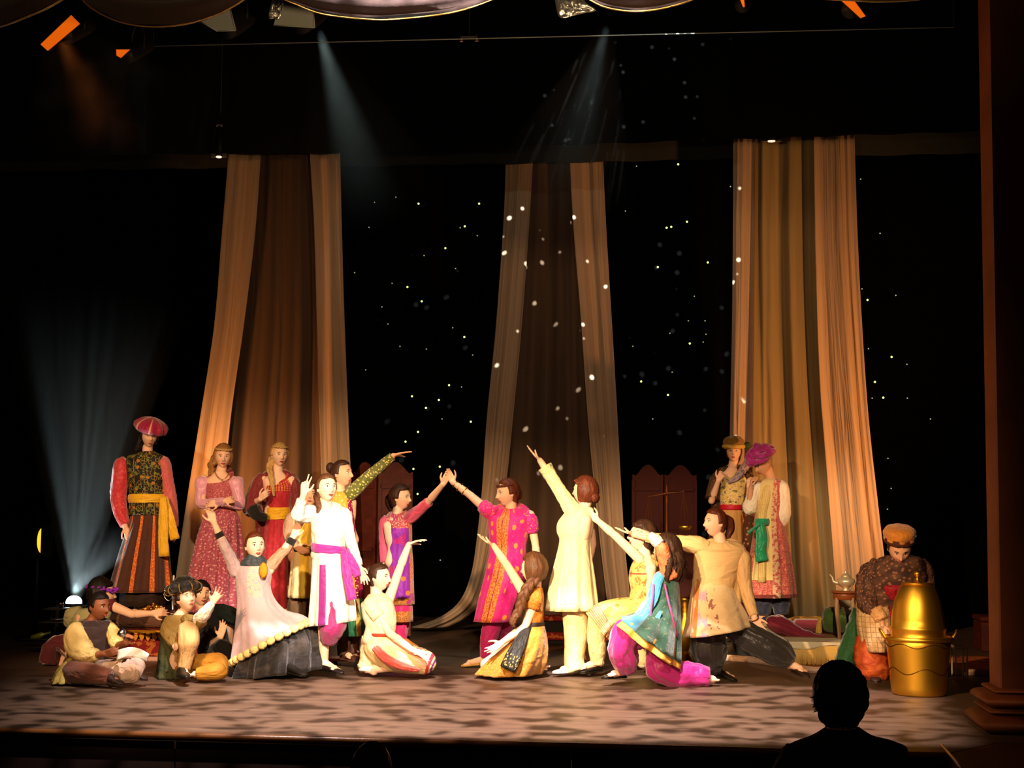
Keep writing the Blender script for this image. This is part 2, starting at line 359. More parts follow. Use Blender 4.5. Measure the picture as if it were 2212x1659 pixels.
class Person:
    def __init__(s, label, x, sc, z=0., name='person', skin='fair', cat='person', bs=1., hs=1.):
        s.s = sc; s.x = x; s.Y = Yof(x, sc); b = at(x, 1100+(1.355-z)*sc, s.Y); b[2] = z
        s.root = empty(name, b, label, cat); s.b = np.array(b); s.mb = MB(); s.skin = skin; s.bs = bs; s.hs = hs
    def pt(s, p): return at(p[0], p[1], s.Y+(p[2] if len(p) > 2 else 0))
    def m(s, px): return px/s.s
    def limb(s, pts, rad):
        q = [s.pt(p) for p in pts]
        for i in range(len(q)-1): cone(s.mb, q[i], q[i+1], rad[i]*s.bs, rad[i+1]*s.bs, n=18)
        for a, r in zip(q, rad): ball(s.mb, a, r*s.bs, n=16, m=10)
        return q
    def head(s, x, y, dy=0, yaw=0, pitch=0, roll=0, hs=None):
        s.h = Head(s.pt((x, y, dy)), yaw, pitch, roll, (hs or s.hs)*.98); add_head(s.mb, s.h); return s.h
    def face(s, brow=IRIS):
        h = s.h
        for sx in (-1, 1):
            mb = MB(); k = h.hs
            ell(mb, h.p(sx*.030, .0745, .012), h.X*.0145*k, h.F*.0085*k, h.U*.0075*k, n=14, m=8, mi=0)
            ell(mb, h.p(sx*.029, .0795, .012), h.X*.0062*k, h.F*.0045*k, h.U*.0062*k, n=10, m=8, mi=1)
            tube(mb, [h.p(sx*.015, .0795, .016), h.p(sx*.030, .0835, .0205), h.p(sx*.045, .0735, .016)], [.0012*k, .0022*k, .0012*k], n=6, sub=3, mi=1)
            mb.build('eye', [EYEW, IRIS], s.root, s.b)
            mb = MB(); tube(mb, [h.p(sx*.012, .088, .031), h.p(sx*.030, .0885, .037), h.p(sx*.047, .076, .032)], [.0024*k, .0028*k, .0012*k], n=6, sub=3)
            mb.build('eyebrow', brow, s.root, s.b)
        mb = MB(); k = h.hs
        tube(mb, [h.p(-.021, .0845, -.052), h.p(-.007, .0955, -.0495), h.p(0, .0962, -.0503), h.p(.007, .0955, -.0495), h.p(.021, .0845, -.052)], [.001*k, .0035*k, .0034*k, .0035*k, .001*k], n=8, sub=3)
        tube(mb, [h.p(-.019, .085, -.053), h.p(0, .0955, -.0575), h.p(.019, .085, -.053)], [.001*k, .0048*k, .001*k], n=8, sub=4)
        mb.build('lips', LIPS, s.root, s.b)
    def torso(s, neck, pelvis, yaw, w=1.):
        a, b = s.pt(neck), s.pt(pelvis); y = math.radians(yaw); X_ = V3(math.cos(y), math.sin(y), 0); T = unit(b-a); X_ = unit(X_-T*np.dot(X_, T)); F_ = np.cross(T, X_); k = s.bs*w*.9
        rows = [(a+(b-a)*t, X_*wx*k, F_*wy*k, 0) for t, wx, wy in ((-.05, .05, .05), (.05, .10, .06), (.14, .155, .078), (.3, .15, .095), (.5, .138, .098), (.68, .118, .085), (.86, .14, .1), (1., .155, .105), (1.12, .12, .09))]
        loft(s.mb, rows, n=28, sub=3); cone(s.mb, a+(b-a)*.06, s.h.p(0, -.028, -.075), .052*s.bs, .047*s.bs, n=18); ball(s.mb, s.h.p(0, -.03, -.07), .046*s.bs)
    def arm(s, S, E, W, tip=None, nrm=(0, -1, 0), curl=.15, spread=.12, thumb=1, k=1., thcurl=0.):
        mid = [(S[i] if i < len(S) else 0)*.0 for i in range(3)]
        q = s.limb([S, E, W], [.044*k, .034*k, .0225*k])
        f = q[1]+(q[2]-q[1])*.3; ball(s.mb, f, .036*k*s.bs, n=16, m=10); cone(s.mb, f, q[2], .036*k*s.bs, .0235*k*s.bs, n=16)
        if tip is not None: hand(s.mb, q[2], s.pt(tip), V3(*nrm), curl, spread, thumb, s.hs*.97, thcurl)
        return q
    def leg(s, H, K, A, toe=None, k=1.):
        q = s.limb([H, K, A], [.075*k, .05*k, .034*k])
        f = q[1]+(q[2]-q[1])*.3; ball(s.mb, f, .05*k*s.bs, n=16, m=10); cone(s.mb, f, q[2], .05*k*s.bs, .034*k*s.bs, n=16)
        if toe is not None:
            t = s.pt(toe); d = unit(t-q[2]); Lf = .2*s.bs; b = q[2]+d*Lf*.55; b[2] = min(b[2], q[2][2]); 
            ball(s.mb, q[2]-d*.03+V3(0, 0, -.015), .034*s.bs, n=14, m=9); cone(s.mb, q[2], t-d*.06, .036*s.bs, .026*s.bs, n=14); ball(s.mb, t-d*.06, .03*s.bs, n=14, m=9)
            for i in range(5):
                l = unit(np.cross(d, V3(0, 0, 1))); e = t-d*(.06)+l*(i-2)*.015*s.bs; cone(s.mb, e, e+d*(.055-.006*abs(i-1)), .013*s.bs, .009*s.bs, n=8); ball(s.mb, e+d*(.055-.006*abs(i-1)), .009*s.bs, n=8, m=6)
        return q
    def done(s, vox=.0055, dec=.4): return remesh(s.mb, 'body', SKIN[s.skin], s.root, s.b, vox, 3, dec)
    # ---- garments
    def part(s, name, mat, mb, parent=None, label=None): return mb.build(name, mat, parent or s.root, s.b, label)
    def rows(s, mb, R, yaw=0, **kw):
        """R: (xl, yl, xr, yr, depth_m, dy, amp)"""
        out = []
        for r in R:
            r = tuple(r)+(0,)*(8-len(r))
            xl, yl, xr, yr, b, dy, amp, tl = r
            L_, R_ = at(xl, yl, s.Y+dy), at(xr, yr, s.Y+dy); A = (R_-L_)/2; out.append(((L_+R_)/2, A, V3(0, b, tl), amp))
        kw.setdefault('n', 48); return loft(mb, out, front=math.radians(yaw-90), **kw)
    def garment(s, name, mat, R, yaw=0, parent=None, label=None, **kw):
        mb = MB(); R2 = [(r[1], r[0], r[2], r[0])+tuple(r[3:]) for r in R]; s.rows(mb, R2, yaw, **kw); return s.part(name, mat, mb, parent, label)
    def sleeve(s, name, mat, pts, rpx, flat=1., parent=None, label=None, amp=.03, wr=.05, mb=None, **kw):
        own = mb is None; mb = mb or MB(); kw.setdefault('n', 24)
        tube(mb, [s.pt(p) for p in pts], [s.m(r) for r in rpx], flat, amp=amp, wr=wr, **kw)
        return s.part(name, mat, mb, parent, label) if own else mb
    def cloth_tube(s, *a, **k): return s.sleeve(*a, **k)
    def shoe(s, mat, heel, toe, h=.07, w=.042, name='shoe', parent=None, label=None):
        a, b = s.pt(heel), s.pt(toe); d = unit(b-a); l = unit(np.cross(d, V3(0, 0, 1))); u = V3(0, 0, 1); L_ = np.linalg.norm(b-a); mb = MB()
        R = []
        for t, ww, hh, z in ((0, .35, .3, .35), (.06, .72, .75, .45), (.2, .85, 1., .5), (.38, .85, .82, .42), (.6, 1., .55, .3), (.82, .9, .4, .22), (.96, .5, .25, .18), (1., .15, .1, .15)):
            R.append((a+d*L_*t+u*(h*z+.004), l*w*ww, u*h*.5*hh, 0))
        loft(mb, R, n=20, sub=3); sb = MB(); sole = [a+d*L_*t+l*w*ww*sg for sg, seq in ((1, ((0, .5), (.1, .85), (.35, .8), (.6, 1.02), (.85, .85), (1., .2))), (-1, ((1., .2), (.85, .85), (.6, 1.02), (.35, .8), (.1, .85), (0, .5)))) for t, ww in seq]
        extr(mb, [q+u*.002 for q in sole], u*.012); return s.part(name, mat, mb, parent, label)
    def hat(s, name, mat, prof, k=10, amp=.05, off=(0, 0, 0), tilt=0, side=0, twist=0, parent=None, label=None, n=60, mb=None, ecc=1.15):
        h = s.h; Z = rot(rot(h.U, h.X, tilt), h.F, side); F_ = rot(rot(h.F, h.X, tilt), h.F, side); X_ = rot(h.X, h.F, side); own = mb is None; mb = mb or MB()
        fn = lambda th, z, t: 1+amp*math.sin(PI*min(1, max(.0, t)))**.6*(np.cos(k*th+twist*t)*.7+.4*np.cos((2*k+3)*th-twist*1.4*t+1))
        P = cr([(a*h.hs, b*h.hs) for a, b in prof], 4)
        lathe(mb, h.p(*off), [tuple(q) for q in P], n=n, X=X_, Y_=F_*ecc, Z=Z, fn=fn); return s.part(name, mat, mb, parent, label) if own else mb
def braid(mb, P, r, n=18):
    P = np.asarray(P, float); tube(mb, P, r, n=n, sub=8, amp=0, mi=0)
def plait(mb, P, r):
    """three interwoven strands along a path"""
    Q = cr(np.asarray(P, float), 10); A, B = frames(Q); L_ = len(Q); rr = np.interp(np.linspace(0, 1, L_), np.linspace(0, 1, len(r)), r)
    for q in range(3):
        ph = np.linspace(0, L_*.28, L_)+q*2*PI/3
        S = Q+A*(np.sin(ph)*rr*.55)[:, None]+B*(np.sin(2*ph)*rr*.3)[:, None]
        tube(mb, S, rr*.6, n=8, sub=1)

# ---------------------------------------------------------------- the stage
BLK = M('black_drape', '060607', .95, bump=.3, bs=12, coord='O', spec=.05)
FLOORM = M('stage_boards', '5a4434', .5, layers=[(('nsoft', .6, 14, .35, .7), '4a382c'), (('nsoft', 3, 40, .55, .75), '6a5442')], bump=.08, bs=30, coord='O', spec=.35)
FASC = M('fascia_paint', '2c1a14', .6, bump=.1, bs=20, coord='O')
NOSE = M('nosing_wood', '7a4a24', .3, bump=.1, bs=50, coord='O', spec=.6)
PIL = M('pillar_paint', '5e3018', .6, layers=[(('nsoft', 4, 4, .4, .7), '52280f')], bump=.15, bs=15, coord='O')
GOLD = M('polished_gold', 'f6bc3c', .40, 1., bump=.04, bs=25, coord='O')
BRASS = M('brass', 'd8963a', .28, 1., bump=.08, bs=60, coord='O')
SILV = M('silver', 'e4dcd0', .22, 1., bump=.05, bs=60, coord='O')
DARKM = M('lamp_black', '141414', .5, .3)
GREYM = M('lamp_grey', '8c9490', .6, .1, bump=.2, bs=20, coord='O')
GOLDCORD = M('gold_cord', 'c89a48', .4, .4, layers=[(('us', 3, .4), 'a87c38')], bump=.3, bs=200)
def slab(name, pts, z0, z1, mat, parent=None, off=None):
    mb = MB(); extr(mb, [V3(p[0], p[1], z0) for p in pts], V3(0, 0, z1-z0)); return mb.build(name, mat, parent, off)
f0 = onz(2035, 1611)
YB = Yof(1100, 172)
struct(slab('floor', [(-8.3, 0), (f0[0], 0), (f0[0]+.35, .42), (7, .42), (7, YB+1), (-8.3, YB+1)], -.1, 0, FLOORM))
# stage front: nosing, fascia panels
mb = MB(); tube(mb, [V3(-8.3, -.012, -.018), V3(f0[0]+.01, -.012, -.018)], [.02, .02], n=14, sub=1); struct(mb.build('trim_1', NOSE))
fs = empty('stage_fascia', (0, 0, -.6), None); fs['kind'] = 'structure'
xs = [-8.3, -4.2, onz(405, 1570)[0], onz(1240, 1590)[0], f0[0]]
for i in range(4):
    mb = MB(); a, b = xs[i]+.004, xs[i+1]-.004; box(mb, V3((a+b)/2, .03, -.58), ((b-a)/2, .03, .53), bev=.004); mb.build('panel', FASC, fs, V3(0, 0, -.6))
# side apron and pillar at the right
g = [onz(2035, 1612), onz(2113, 1562), onz(2300, 1550), onz(2500, 1750), onz(2105, 1690)]
SIDE = M('apron_wood', '4a2214', .5, layers=[(('nsoft', 3, 3, .4, .7), '5c2c18')], bump=.2, bs=10, coord='O')
struct(slab('trim_2', [q[:2] for q in g], -.7, -.003, SIDE))
mb = MB(); a, b = onz(2034, 1611), onz(2105, 1690); tube(mb, [a, b], [.011, .011], n=12, sub=1); struct(mb.build('trim_3', NOSE))
pl = empty('wall_right', (0, 0, 0)); pl['kind'] = 'structure'
b0 = onz(2160, 1590); PY = b0[1]+.12; PX = at(2158, 1300, PY)[0]
mb = MB(); box(mb, V3(PX+.75, PY+.16, 2.9), (.75, .16, 3.2), bev=.015); mb.build('pillar_shaft', PIL, pl)
def moulding(z0, z1, out, name):
    mb = MB(); n = 10; prof = []
    for i in range(n+1):
        t = i/n; prof.append((z0+(z1-z0)*t, out*math.sqrt(max(0, 1-(2*t-1)**2*.95))))
    P = np.zeros((n+1, 4, 3))
    for i, (z, o) in enumerate(prof):
        for j, (x, y) in enumerate(((PX-o, PY-o), (PX+1.5, PY-o), (PX+1.5, PY+.32+o), (PX-o, PY+.32+o))): P[i, j] = (x, y, z)
    mb.grid(P, None, True, 0, True, True); return mb.build(name, PIL, pl)
moulding(0, .12, .14, 'base_moulding'); moulding(.115, .16, .085, 'base_moulding'); moulding(.155, .245, .105, 'base_moulding'); moulding(.24, .275, .045, 'base_moulding')
# auditorium floor, back curtain, side drapes, ceiling
AUD = M('auditorium_carpet', '1a1210', .95, coord='O')
mb = MB(); extr(mb, [V3(-8, -.02, -1.15), V3(8, -.02, -1.15), V3(8, -11, .75), V3(-8, -11, .75)], V3(0, 0, -.1)); struct(mb.build('floor_auditorium', AUD))
def wavy(name, x0, x1, Y, z0, z1, dep, nf, mat, axis='x', kind=True):
    n = int(nf*8); mb = MB(); P = np.zeros((4, 2*n, 3)); u = np.linspace(0, 1, n)
    wv = dep*(np.sin(u*nf*2*PI)+.4*np.sin(u*nf*.73*2*PI+1))
    for i, z in enumerate(np.linspace(z1, z0, 4)):
        for sgn, sl in ((0, slice(0, n)), (1, slice(2*n-1, n-1, -1))):
            a = x0+(x1-x0)*u; y = Y+wv+sgn*.012
            P[i, sl, 0] = a if axis == 'x' else y; P[i, sl, 1] = y if axis == 'x' else a; P[i, sl, 2] = z
    mb.grid(P, None, True, 0, True, True); return mb.build(name, mat)
bk = wavy('wall_back', -8.2, 7, YB+.3, 0, 7.5, .05, 60, BLK); struct(bk)
struct(wavy('wall_left', .6, YB, -8.0, 0, 7.5, .07, 22, BLK, 'y'))
struct(wavy('wall_wing', 1.6, YB, 5.75, 0, 7.5, .07, 22, BLK, 'y'))
struct(slab('ceiling', [(-8.4, -1), (7.2, -1), (7.2, YB+1), (-8.4, YB+1)], 7.5, 7.6, M('grid_black', '0a0a0a', .9)))
# star cloth lights
sc_ = empty('star_cloth', (0, YB, 0), 'black cloth pricked with tiny yellow-green lights across the back of the stage', 'star cloth')
wavy('cloth', -6.5, 5.4, 0, .0, 6.9, .02, 50, BLK).parent = sc_
STARB = M('star_bright', 'ffffff', emis='e8ff70', es=3.2); STARD = M('star_dim', 'ffffff', emis='b8d8a0', es=.42)
stars = [(855,426,0),(904,440,1),(1035,440,1),(1004,489,1),(994,492,0),(962,536,1),(880,620,1),(911,651,1),(847,612,0),(766,589,0),(825,663,0),(797,491,0),(1003,728,1),(978,708,0),(921,754,0),(1021,767,0),(790,799,0),(970,832,1),(920,881,1),(948,864,1),(890,856,1),(997,836,0),(903,933,1),(1017,911,1),(876,954,1),(950,1008,1),(893,1013,1),(902,1067,1),(951,1210,0),(809,437,0),(1031,509,0),(916,552,0),(984,580,0),(838,700,0),(955,905,0),(864,748,0),
 (1465,355,1),(1375,359,0),(1440,492,1),(1450,490,1),(1484,479,1),(1421,577,1),(1529,567,1),(1487,693,0),(1523,693,0),(1525,722,0),(1447,720,0),(1490,742,1),(1519,739,0),(1367,748,0),(1452,804,0),(1385,824,1),(1443,853,1),(1351,456,0),(1578,403,0),(1410,905,0),(1500,640,0),
 (1859,387,0),(1901,504,0),(1862,624,0),(1874,648,1),(1935,638,0),(1876,753,0),(1926,771,1),(1959,787,0),(1890,825,1),(1908,859,1),(1884,860,0),(1960,860,0),(1918,990,0),(1925,1055,0),(1917,1100,0),(1978,1158,0),(2010,905,0)]
_sm = {}
for x, y, b in stars:
    if b not in _sm:
        mb = MB(); ell(mb, V3(0, 0, 0), V3(.0125 if b else .009, 0, 0), V3(0, .008, 0), V3(0, 0, .0125 if b else .009), n=8, m=6); o = mb.build('star_light', STARB if b else STARD); _sm[b] = o
    else: o = _sm[b].copy(); C.objects.link(o)
    o.parent = sc_; p = at(x, y, YB-.04); o.location = Vector(p)-sc_.location
# borders (horizontal black cloths) that cut off the tops of the hangings
YS = Yof(600, 207); YC = Yof(1190, 195); YR = Yof(1700, 207)
def border(name, pts, Y, label, mat=BLK):
    top = [(x, -300) for x, y in pts]; n = 90; mb = MB(); xs_ = np.linspace(pts[0][0], pts[-1][0], n); ys = np.interp(xs_, [p[0] for p in pts], [p[1] for p in pts])
    P = np.zeros((2, 2*n, 3))
    for j in range(n):
        for i, yy in enumerate((-300, ys[j])):
            q = at(xs_[j], yy, Y); d = .03*math.sin(j*1.3); P[i, j] = q+V3(0, d, 0); P[i, 2*n-1-j] = q+V3(0, d+.02, 0)
    mb.grid(P, None, True, 0, True, True); o = mb.build(name, mat); return tag(o, label, 'border curtain')
border('border_curtain', [(-150, 338), (735, 329), (1585, 300), (1843, 291), (2350, 276)], YS-.35, 'black border curtain hiding the tops of the three pale hangings')
border('border_curtain', [(-150, 372), (750, 358), (1090, 353), (1303, 349), (2350, 325)], YC-.25, 'dark grey border curtain speckled with light behind the first border', M('border_grey', '1e211e', .9, bump=.3, bs=12, coord='O'))
# ---------------------------------------------------------------- pale hangings
def drape(name, rows, Y, nf, dep, mat, parent, seed=0, sag=0.):
    rnd = random.Random(seed); A = cr([(y, a, b, dy) for y, a, b, dy in [(tuple(r)+(0,))[:4] for r in rows]], 6); n = int(nf*9)+12; u = np.linspace(0, 1, n)
    fr = [(rnd.uniform(.6, 1.)*nf, rnd.uniform(0, 6), 1), (nf*.47, rnd.uniform(0, 6), .9), (nf*1.9, rnd.uniform(0, 6), .35)]
    P = np.zeros((len(A), 2*n, 3)); U = np.zeros((len(A), 2*n+1, 2))
    for i, (y, xl, xr, dy) in enumerate(A):
        t = i/(len(A)-1); wv = sum(a*np.sin(f*2*PI*(u+.05*math.sin(p+t*1.1))+p+t*.8) for f, p, a in fr)*dep*(.65+.7*t)
        uu = u+.012*np.sin(fr[0][0]*2*PI*u+fr[0][1]+1.57)
        for j in range(n):
            q = at(xl+(xr-xl)*min(1, max(0, uu[j])), y, Y+dy); q = q+V3(0, wv[j], 0); P[i, j] = q; P[i, 2*n-1-j] = q+V3(0, .008, 0); U[i, j] = (u[j], t); U[i, 2*n-1-j] = (u[j], t)
        U[i, 2*n] = (0, t)
    mb = MB(); mb.grid(P, U, True, 0, True, True); return mb.build(name, mat, parent, V3(*parent.location))
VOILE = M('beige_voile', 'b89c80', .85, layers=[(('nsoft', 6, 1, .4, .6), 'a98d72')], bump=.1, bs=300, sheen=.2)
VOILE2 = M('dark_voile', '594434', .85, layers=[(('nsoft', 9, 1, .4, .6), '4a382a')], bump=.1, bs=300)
hl = empty('hanging_drape', at(610, 1300, YS), 'tall beige voile hanging flaring to the floor behind the two women at left', 'drape')
drape('drape_panel', [(318, 497, 565), (500, 482, 552), (700, 466, 528), (900, 436, 500), (1100, 404, 482), (1240, 384, 470), (1378, 366, 464)], YS-.10, 1.6, .035, VOILE, hl, 1)
drape('drape_panel', [(318, 668, 735), (500, 678, 739), (700, 683, 745), (900, 688, 753), (1100, 694, 762), (1240, 698, 768), (1378, 702, 775)], YS-.10, 1.5, .035, VOILE, hl, 2)
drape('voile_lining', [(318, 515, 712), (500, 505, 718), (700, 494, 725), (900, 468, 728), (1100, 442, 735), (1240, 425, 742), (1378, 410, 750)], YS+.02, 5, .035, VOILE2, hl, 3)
hc = empty('hanging_drape', at(1190, 1330, YC), 'dim beige voile hanging in the centre with speckles of light', 'drape')
drape('drape_panel', [(330, 1092, 1152), (480, 1086, 1143), (700, 1070, 1127), (900, 1050, 1108), (1050, 1040, 1092), (1150, 1030, 1074), (1240, 1016, 1056), (1300, 990, 1040), (1335, 945, 1005), (1356, 884, 965, -.05)], YC-.10, 1.4, .03, VOILE, hc, 4)
drape('drape_panel', [(330, 1230, 1302), (480, 1238, 1309), (700, 1256, 1322), (900, 1270, 1334), (1050, 1284, 1342), (1200, 1300, 1352), (1362, 1320, 1371)], YC-.10, 1.4, .03, VOILE, hc, 5)
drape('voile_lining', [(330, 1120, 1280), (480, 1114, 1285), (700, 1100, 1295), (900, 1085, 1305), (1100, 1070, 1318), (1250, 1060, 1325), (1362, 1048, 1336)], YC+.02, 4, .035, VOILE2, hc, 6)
hr_ = empty('hanging_drape', at(1740, 1300, YR), 'wide beige voile hanging behind the magenta-turbaned man at right', 'drape')
drape('drape_panel', [(285, 1584, 1632), (500, 1583, 1631), (700, 1581, 1629), (900, 1577, 1627), (1100, 1572, 1625), (1378, 1562, 1620)], YR-.10, 1.8, .025, VOILE, hr_, 7)
drape('drape_panel', [(278, 1757, 1810), (500, 1760, 1818), (700, 1765, 1830), (850, 1772, 1842), (1000, 1784, 1858), (1200, 1800, 1882), (1378, 1813, 1898)], YR-.12, 1.2, .03, VOILE, hr_, 8)
drape('drape_panel', [(276, 1795, 1845), (500, 1800, 1852), (700, 1812, 1862), (900, 1828, 1876), (1100, 1846, 1898), (1215, 1862, 1912), (1378, 1882, 1932)], YR-.04, 1.8, .03, VOILE, hr_, 18)
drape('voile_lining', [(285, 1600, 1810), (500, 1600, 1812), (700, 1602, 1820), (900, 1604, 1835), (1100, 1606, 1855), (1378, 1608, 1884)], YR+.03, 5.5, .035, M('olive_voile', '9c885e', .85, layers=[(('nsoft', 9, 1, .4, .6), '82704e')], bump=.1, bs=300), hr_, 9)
# ---------------------------------------------------------------- swags, batten, lanterns
SWAG = M('swag_velvet', '220d06', .8, bump=.3, bs=30, coord='O', sheen=.3)
YV = .35
swags = [([(-60, 66), (0, 57), (60, 35), (110, 13), (150, -12)], 'dark red swag cut by the left edge of the picture'),
 ([(165, -14), (200, 20), (260, 48), (330, 58), (400, 52), (460, 35), (500, 16), (540, -10)], 'dark red swag with a gold edge, second from the left'),
 ([(545, -45), (600, -8), (640, 10), (700, 31), (800, 42), (860, 41), (960, 30), (1030, 12), (1085, -10)], 'dark red swag with a gold edge, the widest one in the middle'),
 ([(1160, -50), (1240, -20), (1300, 13), (1360, 24), (1420, 20), (1480, 5), (1530, -16)], 'dark red swag with a gold edge right of the crumpled silver foil'),
 ([(1640, -40), (1760, -6), (1830, 0), (1900, 3), (1990, -2), (2060, -22)], 'dark red swag with a thin pale edge near the right pillar')]
for pts, lb in swags:
    r = empty('swag', at(pts[0][0], -120, YV), lb, 'swag'); A = cr([(x, y) for x, y in pts], 5); n = len(A); m_ = 14; mb = MB(); P = np.zeros((m_, n, 3))
    for j, (x, y) in enumerate(A):
        for i in range(m_):
            t = i/(m_-1); mid = math.sin(PI*j/(n-1)); P[i, j] = at(x, -120+(y+120)*t, YV-.10*mid*math.sin(t*PI*.5)+.03*math.sin(t*22)*mid)
    Q = P.copy()[:, ::-1]; Q[..., 1] += .02
    mb.grid(np.concatenate([P, Q], 1), None, True, 0, True, True); mb.build('swag_cloth', SWAG, r, V3(*r.location))
    mb = MB(); tube(mb, P[-1], [.0045], n=8, sub=1); mb.build('gold_edge', GOLDCORD, r, V3(*r.location))
mb = MB(); a, b = at(330, 100, 2.0), at(2060, 59, 2.0); tube(mb, [a, b], [.004, .004], n=10, sub=1)
lbt = tag(mb.build('lighting_batten', GREYM), 'thin grey steel wire running across the stage below the swags', 'batten')
for q in (a, b):
    mb = MB(); tube(mb, [q, V3(q[0], q[1], 7.5)], [.005, .005], n=6, sub=1); mb.build('suspension_wire', DARKM, lbt)
FOIL = M('foil', 'c8cccf', .3, .9, bump=.9, bs=22, coord='O')
DOORGLOW = M('orange_door_glow', 'ff8a20', .5, emis='ff6a0c', es=.6); GELB = M('orange_gel_bright', 'ffb040', .5, emis='ffa020', es=2.2); LENS = M('lens_white', 'ffffff', .3, emis='e8fbff', es=14)  # first one: orange emission in place of lamplight inside open barn doors
def q4(px, Y, dz=None): return [at(x, y, Y) for x, y in px]
def flap(mb, pts, th=.006, mi=0): extr(mb, pts, V3(0, th, 0), mi)
def lantern(label, quad, Y, door_face, back=(0.1, .25, .18), metal=DARKM, corners=True, foil=False, name='stage_lantern'):
    Q = q4(quad, Y); c = sum(Q)/4; r = empty(name, c, label, 'stage light'); L_ = V3(*r.location)
    mb = MB(); flap(mb, Q, .005); mb.build('door_face' if door_face in (DOORGLOW, GELB) else 'barn_door', door_face, r, L_)
    X_ = unit(Q[1]-Q[0]); Z_ = unit(Q[2]-Q[1]); w_ = np.linalg.norm(Q[1]-Q[0])/2; h_ = np.linalg.norm(Q[2]-Q[1])/2
    mb = MB()
    for a, b in ((0, 1), (1, 2), (2, 3), (3, 0)): tube(mb, [Q[a]+V3(0, -.003, 0), Q[b]+V3(0, -.003, 0)], [.004, .004], n=6, sub=1)
    mb.build('frame', metal, r, L_)
    d = unit(V3(*back)); mb = MB(); R_ = max(.05, min(w_, h_)*1.1); s0 = c+V3(0, .05+R_*.6, 0); tube(mb, [s0, s0+d*.06, s0+d*.2, s0+d*.3, s0+d*.32], [R_, R_*1.02, R_*.95, R_*.8, R_*.3], n=24, sub=2, amp=0); mb.build('lamp_body', DARKM, r, L_)
    mb = MB(); pv = s0+d*.15; sd = unit(np.cross(d, V3(0, 0, 1))); tube(mb, [pv+sd*R_, pv+sd*R_+V3(0, 0, .12), pv+V3(0, 0, .2), pv-sd*R_+V3(0, 0, .12), pv-sd*R_], [.008]*5, n=8, sub=3); mb.build('yoke', DARKM, r, L_); mb = MB(); pp = pv+V3(0, 0, .2); tube(mb, [pp, V3(pp[0], pp[1], 7.5)], [.012, .012], n=8, sub=1); mb.build('hanging_pipe', DARKM, r, L_)
    return r
lantern('stage light with barn door coloured to glow orange at the upper left', [(86, 96), (154, 31), (175, 52), (104, 112)], .9, DOORGLOW)
lantern('small orange-lit stage light just right of the big orange one', [(250, 106), (285, 106), (262, 127), (251, 121)], 1.3, DOORGLOW)
lantern('grey barn-door stage light behind the second swag', [(430, 45), (498, 20), (509, 66), (470, 68)], .9, GREYM, metal=GREYM)
lantern('grey stage light with open barn doors in the top left third', [(592, 55), (606, 6), (677, 24), (680, 60)], .9, GREYM, metal=GREYM)
lantern('stage light with barn door coloured to glow orange at the upper right', [(1798, -14), (1835, -14), (1872, 36), (1858, 41)], .9, DOORGLOW)
lantern('slim orange stage light glimpsed left of the upper right one', [(1594, -10), (1608, -10), (1610, 17), (1604, 17)], .9, DOORGLOW)
def foil_piece(mb, pts, Y, seed):
    rnd = random.Random(seed); A = np.array(pts, float); c = A.mean(0); rings = 7; n = 24; P = np.zeros((rings, n, 3)); per = cr(np.vstack([A, A[:1]]), 8)[:-1]; idx = np.linspace(0, len(per)-1, n).astype(int)
    for i in range(rings):
        t = i/(rings-1)
        for j in range(n): x, y = c+(per[idx[j]]-c)*(.05+.95*t); P[i, j] = at(x, y, Y+rnd.uniform(-.035, .035)*(1-.6*t))
    Q = P[::-1].copy(); Q[..., 1] += .006; mb.grid(np.concatenate([P, Q], 0), None, True, 0, True, True)
fr_ = empty('foil_wrap', at(600, 20, .85), 'crumpled foil hanging on the grey stage light at top left', 'foil'); mb = MB(); foil_piece(mb, [(588, -10), (612, -8), (612, 12), (604, 40), (590, 40), (580, 36)], .85, 3); mb.build('foil_sheet', FOIL, fr_, V3(*fr_.location))
lantern('dark lantern above the crumpled silver foil at top centre', [(1200, -60), (1280, -60), (1270, -20), (1215, -20)], .95, DARKM)
fr_ = empty('foil_wrap', at(1240, 0, .88), 'bright crumpled silver foil hanging at the top edge right of centre', 'foil'); mb = MB(); foil_piece(mb, [(1196, -20), (1245, -22), (1265, 5), (1288, 22), (1262, 28), (1240, 33), (1214, 39), (1203, 25)], .88, 5); mb.build('foil_sheet', FOIL, fr_, V3(*fr_.location))
